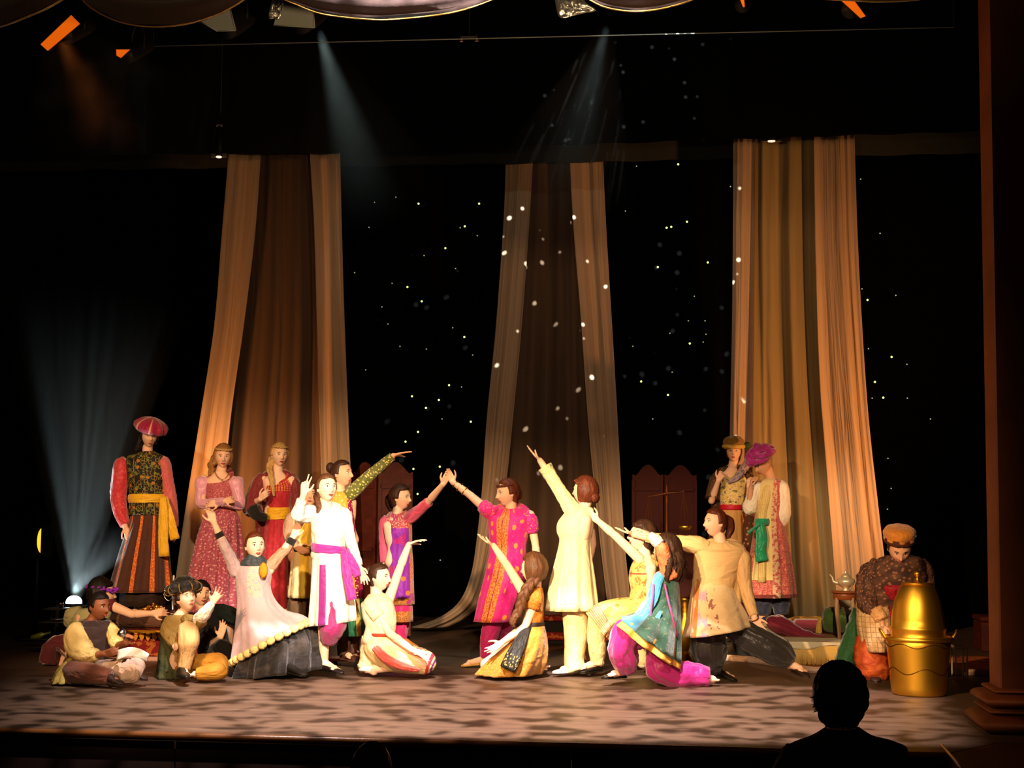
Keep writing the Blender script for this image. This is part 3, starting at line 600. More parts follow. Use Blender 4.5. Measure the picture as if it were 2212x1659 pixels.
def profile(label, x0, x1, y0, y1, Y, glint):
    c = at((x0+x1)/2, (y0+y1)/2, Y); r = empty('profile_lantern', c, label, 'stage light'); L_ = V3(*r.location); k = (x1-x0)/Fpx(Y, x0)/2; h = (y1-y0)/Fpx(Y, x0)/2
    mb = MB(); lathe(mb, c, [(k*.2, h), (k*.55, h*.97), (k*.6, h*.3), (k*.75, h*.1), (k*.75, -h*.5), (k*.6, -h*.8), (k*.66, -h*.98), (k*.5, -h)], n=24); mb.build('lamp_body', DARKM, r, L_)
    mb = MB(); tube(mb, [c+V3(-k*.9, 0, -h*.2), c+V3(-k, 0, h*.7), c+V3(0, 0, h*1.25), c+V3(k, 0, h*.7), c+V3(k*.9, 0, -h*.2)], [.006]*5, n=8, sub=3); mb.build('yoke', SILV if glint else DARKM, r, L_)
    mb = MB(); box(mb, c+V3(0, -k*.2, -h*.93), (k*1.2, .01, .02)); box(mb, c+V3(0, -k*.3, h*1.03), (k*.5, .01, .012)); mb.build('shutter', SILV, r, L_)
    mb = MB(); ell(mb, c+V3(0, -.02, -h*1.03), V3(k*.5, 0, 0), V3(0, .03, 0), V3(0, 0, .012), n=12, m=8); mb.build('lens', M('lens_dim', 'ffffff', .3, emis='ffd8c0', es=1.2 if glint else .3), r, L_); mb = MB(); tube(mb, [c+V3(0, 0, h*1.25), V3(c[0], c[1], 7.5)], [.006, .006], n=8, sub=1); mb.build('hanging_pipe', DARKM, r, L_)
def Fpx(Y, x): return F/np.dot(at(x, 800, Y)-CAM, FWD)
profile('narrow black lantern hanging in front of the right hanging', 1648, 1684, 240, 306, YR-.5, True)
profile('small black lantern hanging above left of the left hanging', 461, 489, 272, 340, YS-.5, False)
def clip_lamp(label, x, y, Y):
    c = at(x, y, Y); r = empty('batten_clamp', c, label, 'clamp'); mb = MB(); box(mb, c, (.07, .012, .012)); cone(mb, c+V3(-.06, 0, .03), c+V3(-.06, 0, -.03), .012, .016); cone(mb, c+V3(.06, 0, .03), c+V3(.06, 0, -.03), .012, .016); mb.build('clamp', SILV, r, V3(*r.location)); mb = MB(); tube(mb, [c+V3(0, .02, 0), V3(c[0], c[1]+.02, 7.5)], [.006, .006], n=8, sub=1); mb.build('hanging_pipe', DARKM, r, V3(*r.location))
clip_lamp('small metal clamp under the thin batten at top centre', 1013, 82, 2.3)
# moving head on the floor at left, side lamp in the wing
def haze(name, parent, a, b, ra, rb, dens, col=(1, 1, 1), an=.3, nz=0.):
    """a cone of theatrical haze that a real lamp shines through"""
    mb = MB(); T = unit(b-a); L_ = np.linalg.norm(b-a); ts = np.linspace(0, 1, 7); x = unit(np.cross(T, V3(0, 1, .01))); y = np.cross(T, x); th = np.arange(20)/20*2*PI; c = np.outer(np.cos(th), x)+np.outer(np.sin(th), y)
    mb.grid(np.stack([a+T*L_*t+c*(ra+(rb-ra)*t) for t in ts]), None, True, 0, True, True)
    mt = bpy.data.materials.new(name); mt.use_nodes = True; nt = mt.node_tree; nt.nodes.remove(nt.nodes['Principled BSDF']); v = nt.nodes.new('ShaderNodeVolumeScatter'); v.inputs['Density'].default_value = dens; v.inputs['Anisotropy'].default_value = an; v.inputs['Color'].default_value = (*col, 1)
    nt.links.new(v.outputs[0], nt.nodes['Material Output'].inputs['Volume'])
    cur = None
    g = nt.nodes.new('ShaderNodeNewGeometry'); vd = nt.nodes.new('ShaderNodeVectorMath'); vd.operation = 'DISTANCE'; vd.inputs[1].default_value = tuple(a); nt.links.new(g.outputs['Position'], vd.inputs[0])
    fa = nt.nodes.new('ShaderNodeMapRange'); fa.interpolation_type = 'SMOOTHSTEP'; fa.inputs[1].default_value = L_*.25; fa.inputs[2].default_value = L_*.97; fa.inputs[3].default_value = dens; fa.inputs[4].default_value = 0; nt.links.new(vd.outputs['Value'], fa.inputs[0]); nt.links.new(fa.outputs[0], v.inputs['Density'])
    if nz:
        t = nt.nodes.new('ShaderNodeTexNoise'); t.inputs['Scale'].default_value = nz; tc = nt.nodes.new('ShaderNodeTexCoord'); nt.links.new(tc.outputs['Object'], t.inputs['Vector']); mr = nt.nodes.new('ShaderNodeMapRange'); mr.inputs[1].default_value = .4; mr.inputs[2].default_value = .65; mr.inputs[3].default_value = .1; mr.inputs[4].default_value = 1.4; nt.links.new(t.outputs[0], mr.inputs[0]); mu = nt.nodes.new('ShaderNodeMath'); mu.operation = 'MULTIPLY'; nt.links.new(mr.outputs[0], mu.inputs[0]); nt.links.new(fa.outputs[0], mu.inputs[1]); nt.links.new(mu.outputs[0], v.inputs['Density'])
    o = mb.build(name, mt, parent, V3(*parent.location) if parent else None); o['kind'] = 'stuff'; return o
MY = Yof(160, 226); mc = at(160, 1292, MY)
mh = empty('moving_head_light', V3(mc[0], MY, 0), 'bright white moving-head light shining upwards on the floor at far left', 'stage light'); L0 = V3(*mh.location)
mb = MB(); box(mb, V3(mc[0], MY, .06), (.16, .14, .06)); mb.build('base', DARKM, mh, L0)
for sg in (-1, 1): mb = MB(); box(mb, V3(mc[0]+.13*sg, MY, .25), (.02, .07, .16)); mb.build('yoke_arm', DARKM, mh, L0)
mb = MB(); lathe(mb, V3(mc[0], MY, mc[2]-.2), [(.03, -.1), (.09, -.06), (.1, .05), (.085, .15)], n=24); mb.build('lamp_head', DARKM, mh, L0)
mb = MB(); ell(mb, mc+V3(0, 0, -.04), V3(.075, 0, 0), V3(0, .075, 0), V3(0, 0, .065), n=20, m=12); mb.build('lens', LENS, mh, L0)
SLY = Yof(90, 215); slc = at(92, 1168, SLY)
sl = empty('side_lamp', slc, 'glowing amber half-round lamp in the dark wing at far left', 'stage light'); L1 = V3(*sl.location)
mb = MB(); ell(mb, slc+V3(0, 0, 0), V3(.055, 0, 0), V3(0, .05, 0), V3(0, 0, .13), n=20, m=14); mb.build('lens', GELB, sl, L1)
mb = MB(); box(mb, slc+V3(.07, -.06, 0), (.06, .006, .16)); mb.build('shutter_plate', DARKM, sl, L1)
mb = MB(); lathe(mb, slc+V3(-.2, 0, 0), [(.08, 0), (.13, .06), (.15, .17), (.155, .21)], n=24, X=V3(0, 1, 0), Y_=V3(0, 0, 1), Z=V3(1, 0, 0), cap=False); mb.build('lamp_body', DARKM, sl, L1)
mb = MB(); tube(mb, [V3(slc[0]-.1, SLY+.12, 0), V3(slc[0]-.1, SLY+.12, slc[2]+.3)], [.02, .02], n=12, sub=1); cone(mb, V3(slc[0]-.1, SLY+.12, 0), V3(slc[0]-.1, SLY+.12, .03), .2, .18, n=24); mb.build('lamp_stand', DARKM, sl, L1)

# ================================================================ furniture and props
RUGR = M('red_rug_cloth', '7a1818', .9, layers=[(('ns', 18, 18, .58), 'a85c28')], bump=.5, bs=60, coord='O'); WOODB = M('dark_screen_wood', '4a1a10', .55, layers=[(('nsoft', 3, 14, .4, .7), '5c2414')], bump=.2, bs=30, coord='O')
WOODT = M('table_wood', '8c4a24', .35, bump=.2, bs=30, coord='O'); VELR = M('crimson_velvet', '8c1834', .6, bump=.5, bs=40, coord='O', sheen=.6)
def Rz(a): return V3(math.cos(a), math.sin(a), 0), V3(-math.sin(a), math.cos(a), 0)
def B(name, mat, c, h, par, L_=None, bev=.01, X=V3(1, 0, 0), Y_=V3(0, 1, 0)):
    mb = MB(); box(mb, c, h, X=X, Y_=Y_, bev=bev); return mb.build(name, mat, par, V3(*par.location) if par else None)
# platforms
def plat(label, px0, px1, s0, s1, z, mat, name='stage_platform'):
    Y0, Y1 = Yof((px0+px1)/2, s0), Yof((px0+px1)/2, s1); a = at(px0, 1350, Y0)[0]; b = at(px1, 1350, Y0)[0]; r = empty(name, V3((a+b)/2, (Y0+Y1)/2, 0), label, 'platform')
    B('platform_top', mat, V3((a+b)/2, (Y0+Y1)/2, z-.03), ((b-a)/2, (Y1-Y0)/2, .03), r); B('platform_base', M('platform_black', '14100e', .8, coord='O'), V3((a+b)/2, (Y0+Y1)/2, (z-.06)/2), ((b-a)/2-.02, (Y1-Y0)/2-.02, (z-.06)/2), r); return r, a, b, Y0, Y1
plat('dark raised platform under the standing women at left', 225, 640, 236, 213, .36, M('platform_top', '2c1812', .8, coord='O'))
r, a, b, Y0, Y1 = plat('low step with scalloped gold trim and red cloth at left', 262, 520, 245, 237, .265, RUGR, 'trimmed_step')
B('red_skirting', RUGR, V3((a+b)/2, Y0-.012, .115), ((b-a)/2, .01, .075), r); B('base_strip', M('pale_strip', 'c8988c', .7, coord='O'), V3((a+b)/2, Y0-.03, .02), ((b-a)/2, .03, .02), r)
GTR = M('gold_scallop', 'e8a020', .5, .2, bump=.3, bs=60, coord='O'); B('gold_band', GTR, V3((a+b)/2, Y0-.02, .245), ((b-a)/2, .008, .022), r)
n_ = int((b-a)/.055)
for i in range(n_):
    x = a+(i+.5)*(b-a)/n_; mb = MB(); extr(mb, [V3(x-.026, Y0-.026, .225), V3(x-.016, Y0-.026, .195), V3(x, Y0-.026, .175), V3(x+.016, Y0-.026, .195), V3(x+.026, Y0-.026, .225)], V3(0, .01, 0)); mb.build('scallop', GTR, r, V3(*r.location)) if i == 0 else None
    if i == 0: sc0 = [o for o in C.objects if o.name.startswith('scallop')][0]; sc0x = x
    else: o = sc0.copy(); C.objects.link(o); o.location = Vector((x-sc0x, 0, 0))
    mb = MB()
    if i == 0: ell(mb, V3(x+.0275, Y0-.03, .232), V3(.011, 0, 0), V3(0, .005, 0), V3(0, 0, .013), n=10, m=6); st0 = mb.build('red_stud', M('red_stud', '6a1010', .4, coord='O'), r, V3(*r.location))
    else: o = st0.copy(); C.objects.link(o); o.location = Vector((x-sc0x, 0, 0))
# brown bolster and treasure heaps
def thing1(name, label, cat, mb, mat, c=None, part=None, kind=None):
    c = V3(*c); r = empty(name, c, label, cat); o = mb.build(part or name+'_body', mat, r, c)
    if kind: o['kind'] = kind
    return r
Yb = Yof(310, 240); mb = MB(); q0, q1 = at(255, 1352, Yb), at(352, 1352, Yb); q0[2] = q1[2] = .265+.066; tube(mb, [q0, q0+V3(.02, 0, 0), (q0+q1)/2, q1-V3(.02, 0, 0), q1], [.03, .06, .066, .06, .03], n=24, amp=.03, flat=1.0)
thing1('brown_bolster', 'brown fringed bolster lying on the gold-trimmed step at left', 'cushion', mb, M('brown_plush', '6a4634', .85, bump=.8, bs=60), c=(q0+q1)/2)
def heap(label, c, rx, ry, h, n, seed, mats=(BRASS, GOLD)):
    rnd = random.Random(seed); r = empty('treasure_heap', c, label, 'treasure'); cb = np.array(c)
    mb = MB(); lathe(mb, cb, [(.01, 0), (rx*.7, .004), (rx, .012), (rx*.96, .02), (rx*.3, h*.5), (.01, h*.6)], n=24, Y_=V3(0, ry/rx, 0)); mb.build('platter', BRASS, r, cb)
    for k, mt in enumerate(mats):
        mb = MB()
        for i in range(n):
            a, q = rnd.uniform(0, 2*PI), math.sqrt(rnd.random())*.85; z = h*(1-q)*rnd.uniform(.6, 1)+.02; p_ = cb+V3(rx*q*math.cos(a), ry*q*math.sin(a), z); s_ = rnd.uniform(.010, .02); ax = unit(V3(rnd.gauss(0, 1), rnd.gauss(0, 1), rnd.gauss(0, 1)))
            if i % 2: lathe(mb, p_, [(.001, -.003), (s_, -.003), (s_, .003), (.001, .003)], n=10, X=unit(np.cross(ax, V3(0, 0, 1.01))), Y_=unit(np.cross(ax, np.cross(ax, V3(0, 0, 1.01)))), Z=ax)
            else: ball(mb, p_, s_*.8, n=8, m=6)
        o = mb.build('coins', mt, r, cb); o['kind'] = 'stuff'
c = at(328, 1322, Yb+.02); c[2] = .395; heap('heap of gold treasure on the brown bolster at left', c, .13, .06, .07, 26, 1)
c = onz(1668, 1376, .05); Yh = c[1]; heap('heap of gold treasure beside the crimson velvet at right', c, .15, .12, .16, 60, 2, (GOLD, BRASS, M('pale_gold', 'f0dca0', .3, .8)))
# candelabrum on the left platform
Yc = Yof(372, 232); c = at(374, 1290, Yc); c[2] = .36; r = empty('candelabrum', c, 'silver scrolled candelabrum beside the embroidered man at left', 'candelabrum'); L0 = V3(*r.location)
mb = MB(); lathe(mb, c, [(.06, 0), (.055, .01), (.02, .02), (.009, .05), (.013, .12), (.008, .2), (.014, .27), (.022, .275), (.02, .29), (.008, .3)], n=20); mb.build('stem', SILV, r, L0)
for sg in (-1, 1): mb = MB(); tube(mb, [c+V3(0, 0, .16), c+V3(.04*sg, 0, .12), c+V3(.08*sg, 0, .15), c+V3(.085*sg, 0, .2), c+V3(.06*sg, 0, .2), c+V3(.065*sg, 0, .175)], [.005]*6, n=8); lathe(mb, c+V3(.085*sg, 0, .2), [(.006, 0), (.02, .012), (.016, .02), (.009, .03), (.009, .045)], n=14); mb.build('arm', SILV, r, L0)
mb = MB(); lathe(mb, c+V3(0, 0, .29), [(.009, 0), (.009, .06), (.002, .066)], n=12); mb.build('candle', M('candle_wax', 'e8dcb8', .5, coord='O'), r, L0)
# dark steps at far left with small metal things
Yr = Yof(90, 232); r = empty('shelf_unit', V3(at(95, 1400, Yr)[0], Yr, 0), 'dark open shelf unit holding metal ware at far left', 'shelf'); L0 = V3(*r.location); x0, x1 = at(52, 1400, Yr)[0], at(142, 1400, Yr)[0]
zs = [1.355-(y-1100)/232 for y in (1402, 1386, 1350, 1322)]
for i, z in enumerate(zs): xa = x0+(.02, .0, .18, .2)[i]; B('shelf', M('shelf_edge', '2c2a28', .4, .6, coord='O'), V3((xa+x1)/2, Yr, z), ((x1-xa)/2, .12, .006), r)
for x in (x1-.01, x0+.21): B('upright', M('shelf_edge', ''), V3(x, Yr+.1, zs[3]/2), (.01, .01, zs[3]/2), r)
def small(name, label, cat, prof, px, s_, z, mat, off=0):
    Y = Yof(px, s_)+off; c = V3(at(px, 1300, Y)[0], Y, z); mb = MB(); lathe(mb, c, prof, n=24); return thing1(name, label, cat, mb, mat, c)
small('tin_cup', 'small tin cup on the top shelf at far left', 'cup', [(.02, 0), (.022, .04), (.026, .05), (.02, .045)], 132, 232, zs[3]+.006, SILV); small('silver_dish', 'flat silver dish on the second shelf at far left', 'dish', [(.02, 0), (.06, .012), (.07, .02), (.05, .016)], 128, 232, zs[2]+.006, SILV)
c = V3(at(92, 1300, Yr)[0], Yr-.03, zs[1]+.03); mb = MB(); lathe(mb, c, [(.004, -.09), (.024, -.08), (.026, .02), (.01, .05), (.01, .1), (.013, .1), (.001, .104)], n=20, X=V3(0, 1, 0), Y_=unit(V3(-.3, 0, 1)), Z=unit(V3(1, 0, .3))); thing1('glass_bottle', 'green and gold bottle lying on the shelf at far left', 'bottle', mb, M('bottle_green', '7c8a30', .2, .3, coord='O'), c)
# brass bell jar on low stand behind the white tunic girl
Yv = Yof(760, 246); c = V3(at(761, 1400, Yv)[0], Yv, .055); mb = MB(); lathe(mb, c, [(.001, 0), (.075, 0), (.082, .015), (.072, .04), (.05, .07), (.042, .09), (.058, .098), (.05, .115), (.02, .125), (.012, .14), (.004, .145)], n=32); thing1('brass_bell', 'polished brass bell-shaped pot between the white tunic girl and the kneeling girl', 'pot', mb, GOLD, c)
r = empty('low_stand', V3(c[0], Yv, 0), 'low orange-brown wooden stand under the brass bell pot', 'stand'); B('stand_top', WOODT, V3(c[0]+.03, Yv, .042), (.24, .12, .012), r); [B('leg', WOODT, V3(c[0]+.03+sx*.2, Yv+sy*.09, .015), (.02, .02, .015), r) for sx in (-1, 1) for sy in (-1, 1)]
# tall brass vase behind the teal cape
Yv = Yof(1480, 238); c = V3(at(1481, 1400, Yv)[0], Yv, 0); z = lambda y: 1.355-(y-1100)/238
mb = MB(); lathe(mb, c, [(.07, 0), (.085, .01), (.07, .03), (.035, .07), (.03, .11), (.05, .13), (.075, .2), (.088, .28), (.07, .36), (.045, .41), (.05, .43), (.036, .45), (.05, .47), (.036, .49), (.05, .51), (.036, .53), (.052, .55), (.06, .58), (.05, .575)], n=36, fn=lambda th, z_, t: 1+.02*np.cos(12*th)); thing1('brass_vase', 'tall ringed brass vase standing between the teal cape and the tan tunic', 'vase', mb, GOLD, c)
# folding screens
def screen(label, xs_, s_, fold, side):
    Y = Yof(sum(xs_)/len(xs_), s_); r = empty('folding_screen', V3(at(xs_[1], 1300, Y)[0], Y, 0), label, 'screen'); L0 = V3(*r.location)
    for k in range(2):
        a, b = at(xs_[k], 1300, Y)[0]+.008, at(xs_[k+1], 1300, Y)[0]-.008; ya, yb = (Y+fold, Y) if k == 0 else (Y, Y+fold); H = 1.72
        X_ = unit(V3(b-a, yb-ya, 0)); w_ = math.hypot(b-a, yb-ya); pts = [V3(a, ya, .04), V3(b, yb, .04)]; N_ = 24
        for i in range(N_+1):
            t = 1-i/N_; q = abs(2*t-1); pts.append(V3(a+(b-a)*t, ya+(yb-ya)*t, H+(.115*math.cos(q*PI*.5/.8)**1.3 if q < .8 else 0)+(.012 if q > .9 else 0)))
        mb = MB(); nrm = V3(X_[1], -X_[0], 0); extr(mb, pts, -nrm*.03); pn = mb.build('panel', WOODB, r, L0)
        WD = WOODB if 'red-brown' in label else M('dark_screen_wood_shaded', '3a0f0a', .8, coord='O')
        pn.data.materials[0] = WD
        for nm, z0, z1 in (('rail', 1.56, 1.60), ('rail', .1, .2), ('rail', .9, .94)): mb = MB(); cc = V3((a+b)/2, (ya+yb)/2, (z0+z1)/2)+nrm*.006; box(mb, cc, (w_/2-.02, .008, (z1-z0)/2), X=X_, Y_=-nrm); mb.build(nm, WD, pn, L0)
        for t in (.05, .95): mb = MB(); cc = V3(a+(b-a)*t, ya+(yb-ya)*t, .85)+nrm*.006; box(mb, cc, (.018, .008, .82), X=X_, Y_=-nrm); mb.build('stile', WD, pn, L0)
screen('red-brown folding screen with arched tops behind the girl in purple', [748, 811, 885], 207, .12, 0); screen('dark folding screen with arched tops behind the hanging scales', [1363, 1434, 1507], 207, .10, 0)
# balance
Yq = Yof(1440, 226); P_ = lambda x, y: at(x, y, Yq); c = P_(1440, 1400); c[2] = 0; r = empty('balance_scale', c, 'large brass balance scale in front of the dark folding screen', 'scales'); L0 = V3(*r.location); BR2 = M('dull_brass', '6c3c1c', .6, .6, coord='O')
mb = MB(); pc = P_(1440, 1068); lathe(mb, c, [(.12, 0), (.1, .03), (.03, .06), (.012, .1), (.010, pc[2]-.1), (.016, pc[2]-.06), (.008, pc[2]), (.014, pc[2]+.03), (.006, pc[2]+.08), (.001, pc[2]+.1)], n=20); mb.build('stand', BR2, r, L0)
A_, B_ = P_(1402, 1073)+V3(0, -.03, 0), P_(1476, 1062)+V3(0, -.03, 0); mb = MB(); tube(mb, [A_, A_*.5+pc*.5+V3(0, -.015, .004), pc+V3(0, -.03, .01), B_*.5+pc*.5+V3(0, -.015, .004), B_], [.004, .006, .011, .006, .004], n=10); ball(mb, A_, .011, n=10, m=6); ball(mb, B_, .011, n=10, m=6); mb.build('beam', BR2, r, L0)
for e, (x, y) in ((B_, (1480, 1138)), (A_, (1400, 1150))):
    q = P_(x, y)+V3(0, -.03, 0); mb = MB(); lathe(mb, q+V3(0, 0, -.035), [(.004, 0), (.035, .006), (.055, .025), (.06, .045), (.056, .045), (.03, .014)], n=28); pn = mb.build('pan', GOLD, r, L0)
    for k in range(3): a = k*2*PI/3+.5; mb = MB(); tube(mb, [e, q+V3(.055*math.cos(a), .055*math.sin(a), .01)], [.0018, .0018], n=6, sub=1); mb.build('chain', BR2, pn, L0)
# ---- right side
rg = empty('carpet', V3(*onz(1850, 1440)), 'large orange patterned rug with a pale fringed border on the right half of the stage', 'rug'); L0 = V3(*rg.location)
ed = [onz(x, y) for x, y in ((1500, 1424), (1560, 1426), (1620, 1430), (1690, 1440), (1745, 1451), (1800, 1454), (1900, 1456), (2050, 1458), (2135, 1456), (2180, 1448))]; ed = cr(ed, 4); top = [onz(x, y) for x, y in ((2190, 1421), (1842, 1421), (1840, 1438), (1696, 1436), (1694, 1420), (1500, 1420))]
mb = MB(); extr(mb, [V3(q[0], q[1], .002) for q in ed]+[V3(q[0], q[1], .002) for q in top], V3(0, 0, .012)); mb.build('rug_field', M('orange_rug', 'a8581c', .9, layers=[(('ns', 7, 7, .56), '7c2c14'), (('dot', 9, 9, .22), 'd8a060')], bump=.5, bs=60, coord='O'), rg, L0)
mb = MB(); tube(mb, [q+V3(0, -.03, .022) for q in ed], [.03]*len(ed), flat=1, n=12, sub=1, wr=.12, amp=.05); mb.build('pale_border', M('pale_fringe', 'e0b89c', .95, bump=1., bs=80), rg, L0)
plat('low carpeted platform under the two turbaned men at right', 1590, 1880, 232, 213, .20, M('platform_rug', 'a87c50', .9, layers=[(('ns', 9, 9, .58), '8c4a30')], bump=.4, bs=60, coord='O'))
r, a, b, Y0, Y1 = plat('low cream-topped bench with long gold fringe at right', 1704, 1830, 243, 233, .205, M('cream_cover', 'e8dcb8', .85, bump=.4, bs=60, coord='O'), 'fringed_bench'); fr = M('gold_fringe', 'e4bc68', .6, bump=.4, bs=120, coord='O')
mb = MB(); P = np.zeros((5, 60, 3))
for i in range(5):
    for j in range(60): t = (j % 30)/29; t = t if j < 30 else 1-t; P[i, j] = V3(a-.01+(b-a+.02)*t, Y0-.02-.006*math.sin(t*20)-(0 if j < 30 else -.008), .215-.012*i*(1+.45*math.sin(t*6.5)))
mb.grid(P, None, True, 0, True, True); mb.build('cover_edge', M('cream_cover', ''), r, V3(*r.location))
mb = MB(); rnd = random.Random(3)
for i in range(150): x = a+(b-a)*(i+.5)/150; l_ = rnd.uniform(.155, .175); cone(mb, V3(x, Y0-.012, .185), V3(x+rnd.uniform(-.003, .003), Y0-.014, .185-l_), .0028, .0036, n=5)
o = mb.build('fringe', fr, r, V3(*r.location)); o['kind'] = 'stuff'
# crimson velvet heap, pink cloth, green bolster
Yk = Yof(1700, 229); zz = lambda x, y: at(x, y, Yk)
mb = MB(); tube(mb, [zz(1656, 1338), zz(1668, 1345), zz(1690, 1352), zz(1720, 1366), zz(1750, 1375), zz(1785, 1380)], [.03, .075, .085, .06, .045, .02], flat=.9, n=40, amp=.10, wr=.04, crumple=.006); thing1('crimson_velvet_cloth', 'crimson velvet cloth bundled by the feet of the magenta-turbaned boy', 'cloth', mb, VELR, zz(1700, 1380))
mb = MB(); Yk2 = Yof(1740, 221); c = at(1748, 1352, Yk2); c[2] = .262; box(mb, c, (.17, .13, .055), X=unit(V3(1, .1, 0)), Y_=unit(V3(-.1, 1, 0)), bev=.04); r = thing1('pink_cushion', 'dusty pink flat cushion with gold edging behind the crimson velvet', 'cushion', mb, M('dusty_pink', '9c3c50', .7, bump=.4, bs=50, coord='O', sheen=.4), c)
mb = MB(); tube(mb, [c+V3(-.19, -.02, .05), c+V3(-.1, .15, .06), c+V3(.0, .16, .055), c+V3(.1, .16, .06), c+V3(.19, .1, .05)], [.014]*5, n=10, wr=.3, amp=.2); mb.build('gold_piping', GOLDCORD, r, c)
Yg = Yof(1790, 226); c0 = at(1778, 1339, Yg); c1 = at(1822, 1339, Yg); mb = MB(); tube(mb, [c0-V3(.012, 0, 0), c0, c0+V3(.05, 0, 0), c1, c1+V3(.02, 0, 0)], [.02, .085, .118, .12, .04], n=36, amp=[.2, .06, .01, 0, 0], k=(18, 25)); r = thing1('green_bolster', 'round green bolster cushion with a gold tassel at right', 'cushion', mb, M('green_velvet', '4a6a20', .65, bump=.4, bs=50, sheen=.5), c0)
t0 = at(1772, 1338, Yg-.06); mb = MB(); ball(mb, t0, .02); tube(mb, [t0, t0+V3(-.01, -.01, -.03), t0+V3(-.015, -.01, -.07), t0+V3(-.018, -.01, -.13)], [.012, .02, .026, .032], n=24, amp=.08, k=(12, 19)); mb.build('tassel', M('gold_tassel', 'ecc050', .6, bump=.6, bs=120), r, c0)
# side table with teapot
Yt = Yof(1825, 234); tx = at(1826, 1300, Yt)[0]; zt = 1.355-(1268-1100)/234; r = empty('side_table', V3(tx, Yt, 0), 'small round wooden side table with thin curved legs at right', 'table'); L0 = V3(*r.location)
mb = MB(); lathe(mb, V3(tx, Yt, zt), [(.01, 0), (.125, -.002), (.133, -.01), (.12, -.02), (.01, -.024)][::-1], n=36); mb.build('table_top', WOODT, r, L0); mb = MB(); lathe(mb, V3(tx, Yt, zt-.024), [(.108, 0), (.11, -.005), (.11, -.05), (.105, -.055)], n=36); mb.build('apron', WOODT, r, L0)
LG = M('pale_leg', 'a8845c', .5, coord='O')
for k in range(4): a = k*PI/2+.6; d = V3(math.cos(a), math.sin(a), 0); mb = MB(); tube(mb, [V3(tx, Yt, zt-.06)+d*.095, V3(tx, Yt, zt*.7)+d*.105, V3(tx, Yt, zt*.35)+d*.08, V3(tx, Yt, .05)+d*.11, V3(tx, Yt, .012)+d*.13], [.02, .016, .012, .012, .016], n=12); mb.build('leg', LG, r, L0)
c = V3(tx+.005, Yt, zt); r = empty('teapot', c, 'ornate silver-gilt teapot shining on the small side table', 'teapot'); L0 = V3(*c); TP = M('gilt_silver', 'f4e0b8', .32, .55, coord='O')
mb = MB(); lathe(mb, c, [(.04, 0), (.045, .008), (.02, .02), (.03, .03), (.075, .06), (.085, .085), (.075, .11), (.045, .125), (.04, .13)], n=32, fn=lambda th, z_, t: 1+.03*np.cos(10*th)*math.sin(t*PI)); mb.build('pot_body', TP, r, L0)
mb = MB(); lathe(mb, c+V3(0, 0, .128), [(.044, 0), (.04, .012), (.02, .028), (.008, .035), (.012, .045), (.004, .06), (.001, .066)], n=24); mb.build('lid', TP, r, L0)
mb = MB(); tube(mb, [c+V3(-.07, 0, .07), c+V3(-.11, 0, .085), c+V3(-.12, 0, .12), c+V3(-.145, 0, .15)], [.018, .013, .009, .006], n=12); mb.build('spout', TP, r, L0)
mb = MB(); tube(mb, [c+V3(.07, 0, .06), c+V3(.11, 0, .075), c+V3(.12, 0, .11), c+V3(.105, 0, .14), c+V3(.13, 0, .155), c+V3(.15, 0, .15)], [.007]*6, n=10); mb.build('handle', TP, r, L0)
small('gold_lemon', 'small gold fruit beside the teapot on the side table', 'fruit', [(.001, 0), (.014, .006), (.022, .022), (.02, .036), (.01, .046), (.003, .052)], 1849, 234, zt, M('gold_fruit', 'e8b040', .4, .3, coord='O'), -.03)
Yw = Yof(1825, 222); c = at(1824, 1312, Yw); r = empty('white_box', V3(c[0], Yw, 0), 'plain white box standing behind the side table', 'box'); B('box_body', M('white_card', 'd8d0b8', .7, coord='O'), V3(c[0], Yw, .47), (.065, .05, .105), r); B('pedestal', M('dark_green_wood', '2c3418', .7, coord='O'), V3(c[0], Yw, .282), (.10, .08, .08), r)
# big gold urn
ux, uy = onz(1985, 1500)[:2]; c = V3(ux, uy, 0); k = 1/304; r = empty('gold_urn', c, 'large gold urn with a tall domed lid at the right of the stage', 'urn'); L0 = V3(*c)
mb = MB(); lathe(mb, c, [(.001, 0), (.185, 0), (.197, .012), (.205, .06), (.212, .15), (.222, .25), (.232, .35), (.238, .405), (.232, .412)], n=64); mb.build('tub', GOLD, r, L0)
mb = MB(); lathe(mb, c, [(.236, .400), (.252, .405), (.258, .418), (.252, .432), (.236, .436), (.228, .42)], n=64); mb.build('rim', GOLD, r, L0)
mb = MB(); lathe(mb, c, [(.235, .405), (.205, .425), (.199, .43), (.2, .47), (.206, .49), (.205, .50), (.200, .505), (.196, .56), (.186, .63), (.170, .70), (.148, .76), (.124, .805), (.112, .82), (.001, .824)], n=64); mb.build('dome_lid', GOLD, r, L0)
mb = MB(); lathe(mb, c, [(.105, .818), (.116, .822), (.118, .83), (.106, .834), (.03, .838), (.014, .85), (.011, .875), (.02, .885), (.027, .9), (.02, .915), (.001, .92)], n=40); mb.build('knob', GOLD, r, L0)
DG = M('dark_gold_line', '5c3c0c', .5, .8, coord='O')
for z0, amp_, nn, rr_ in ((.185, .022, 5, .2175), (.372, .014, 6, .235)): mb = MB(); tube(mb, [c+V3(rr_*math.cos(a), rr_*math.sin(a), z0+amp_*math.cos(nn*a+1.2)) for a in np.linspace(0, 2*PI, 81)], [.0035]*81, n=8, sub=1); mb.build('wavy_line', DG, r, L0)
for sg in (-1, 1): mb = MB(); tube(mb, [c+V3(.235*sg, .02, .40), c+V3(.27*sg, .01, .45), c+V3(.285*sg, -.0, .48), c+V3(.275*sg, -.03, .47), c+V3(.24*sg, -.05, .41)], [.009]*5, n=10); mb.build('handle', GOLD, r, L0)
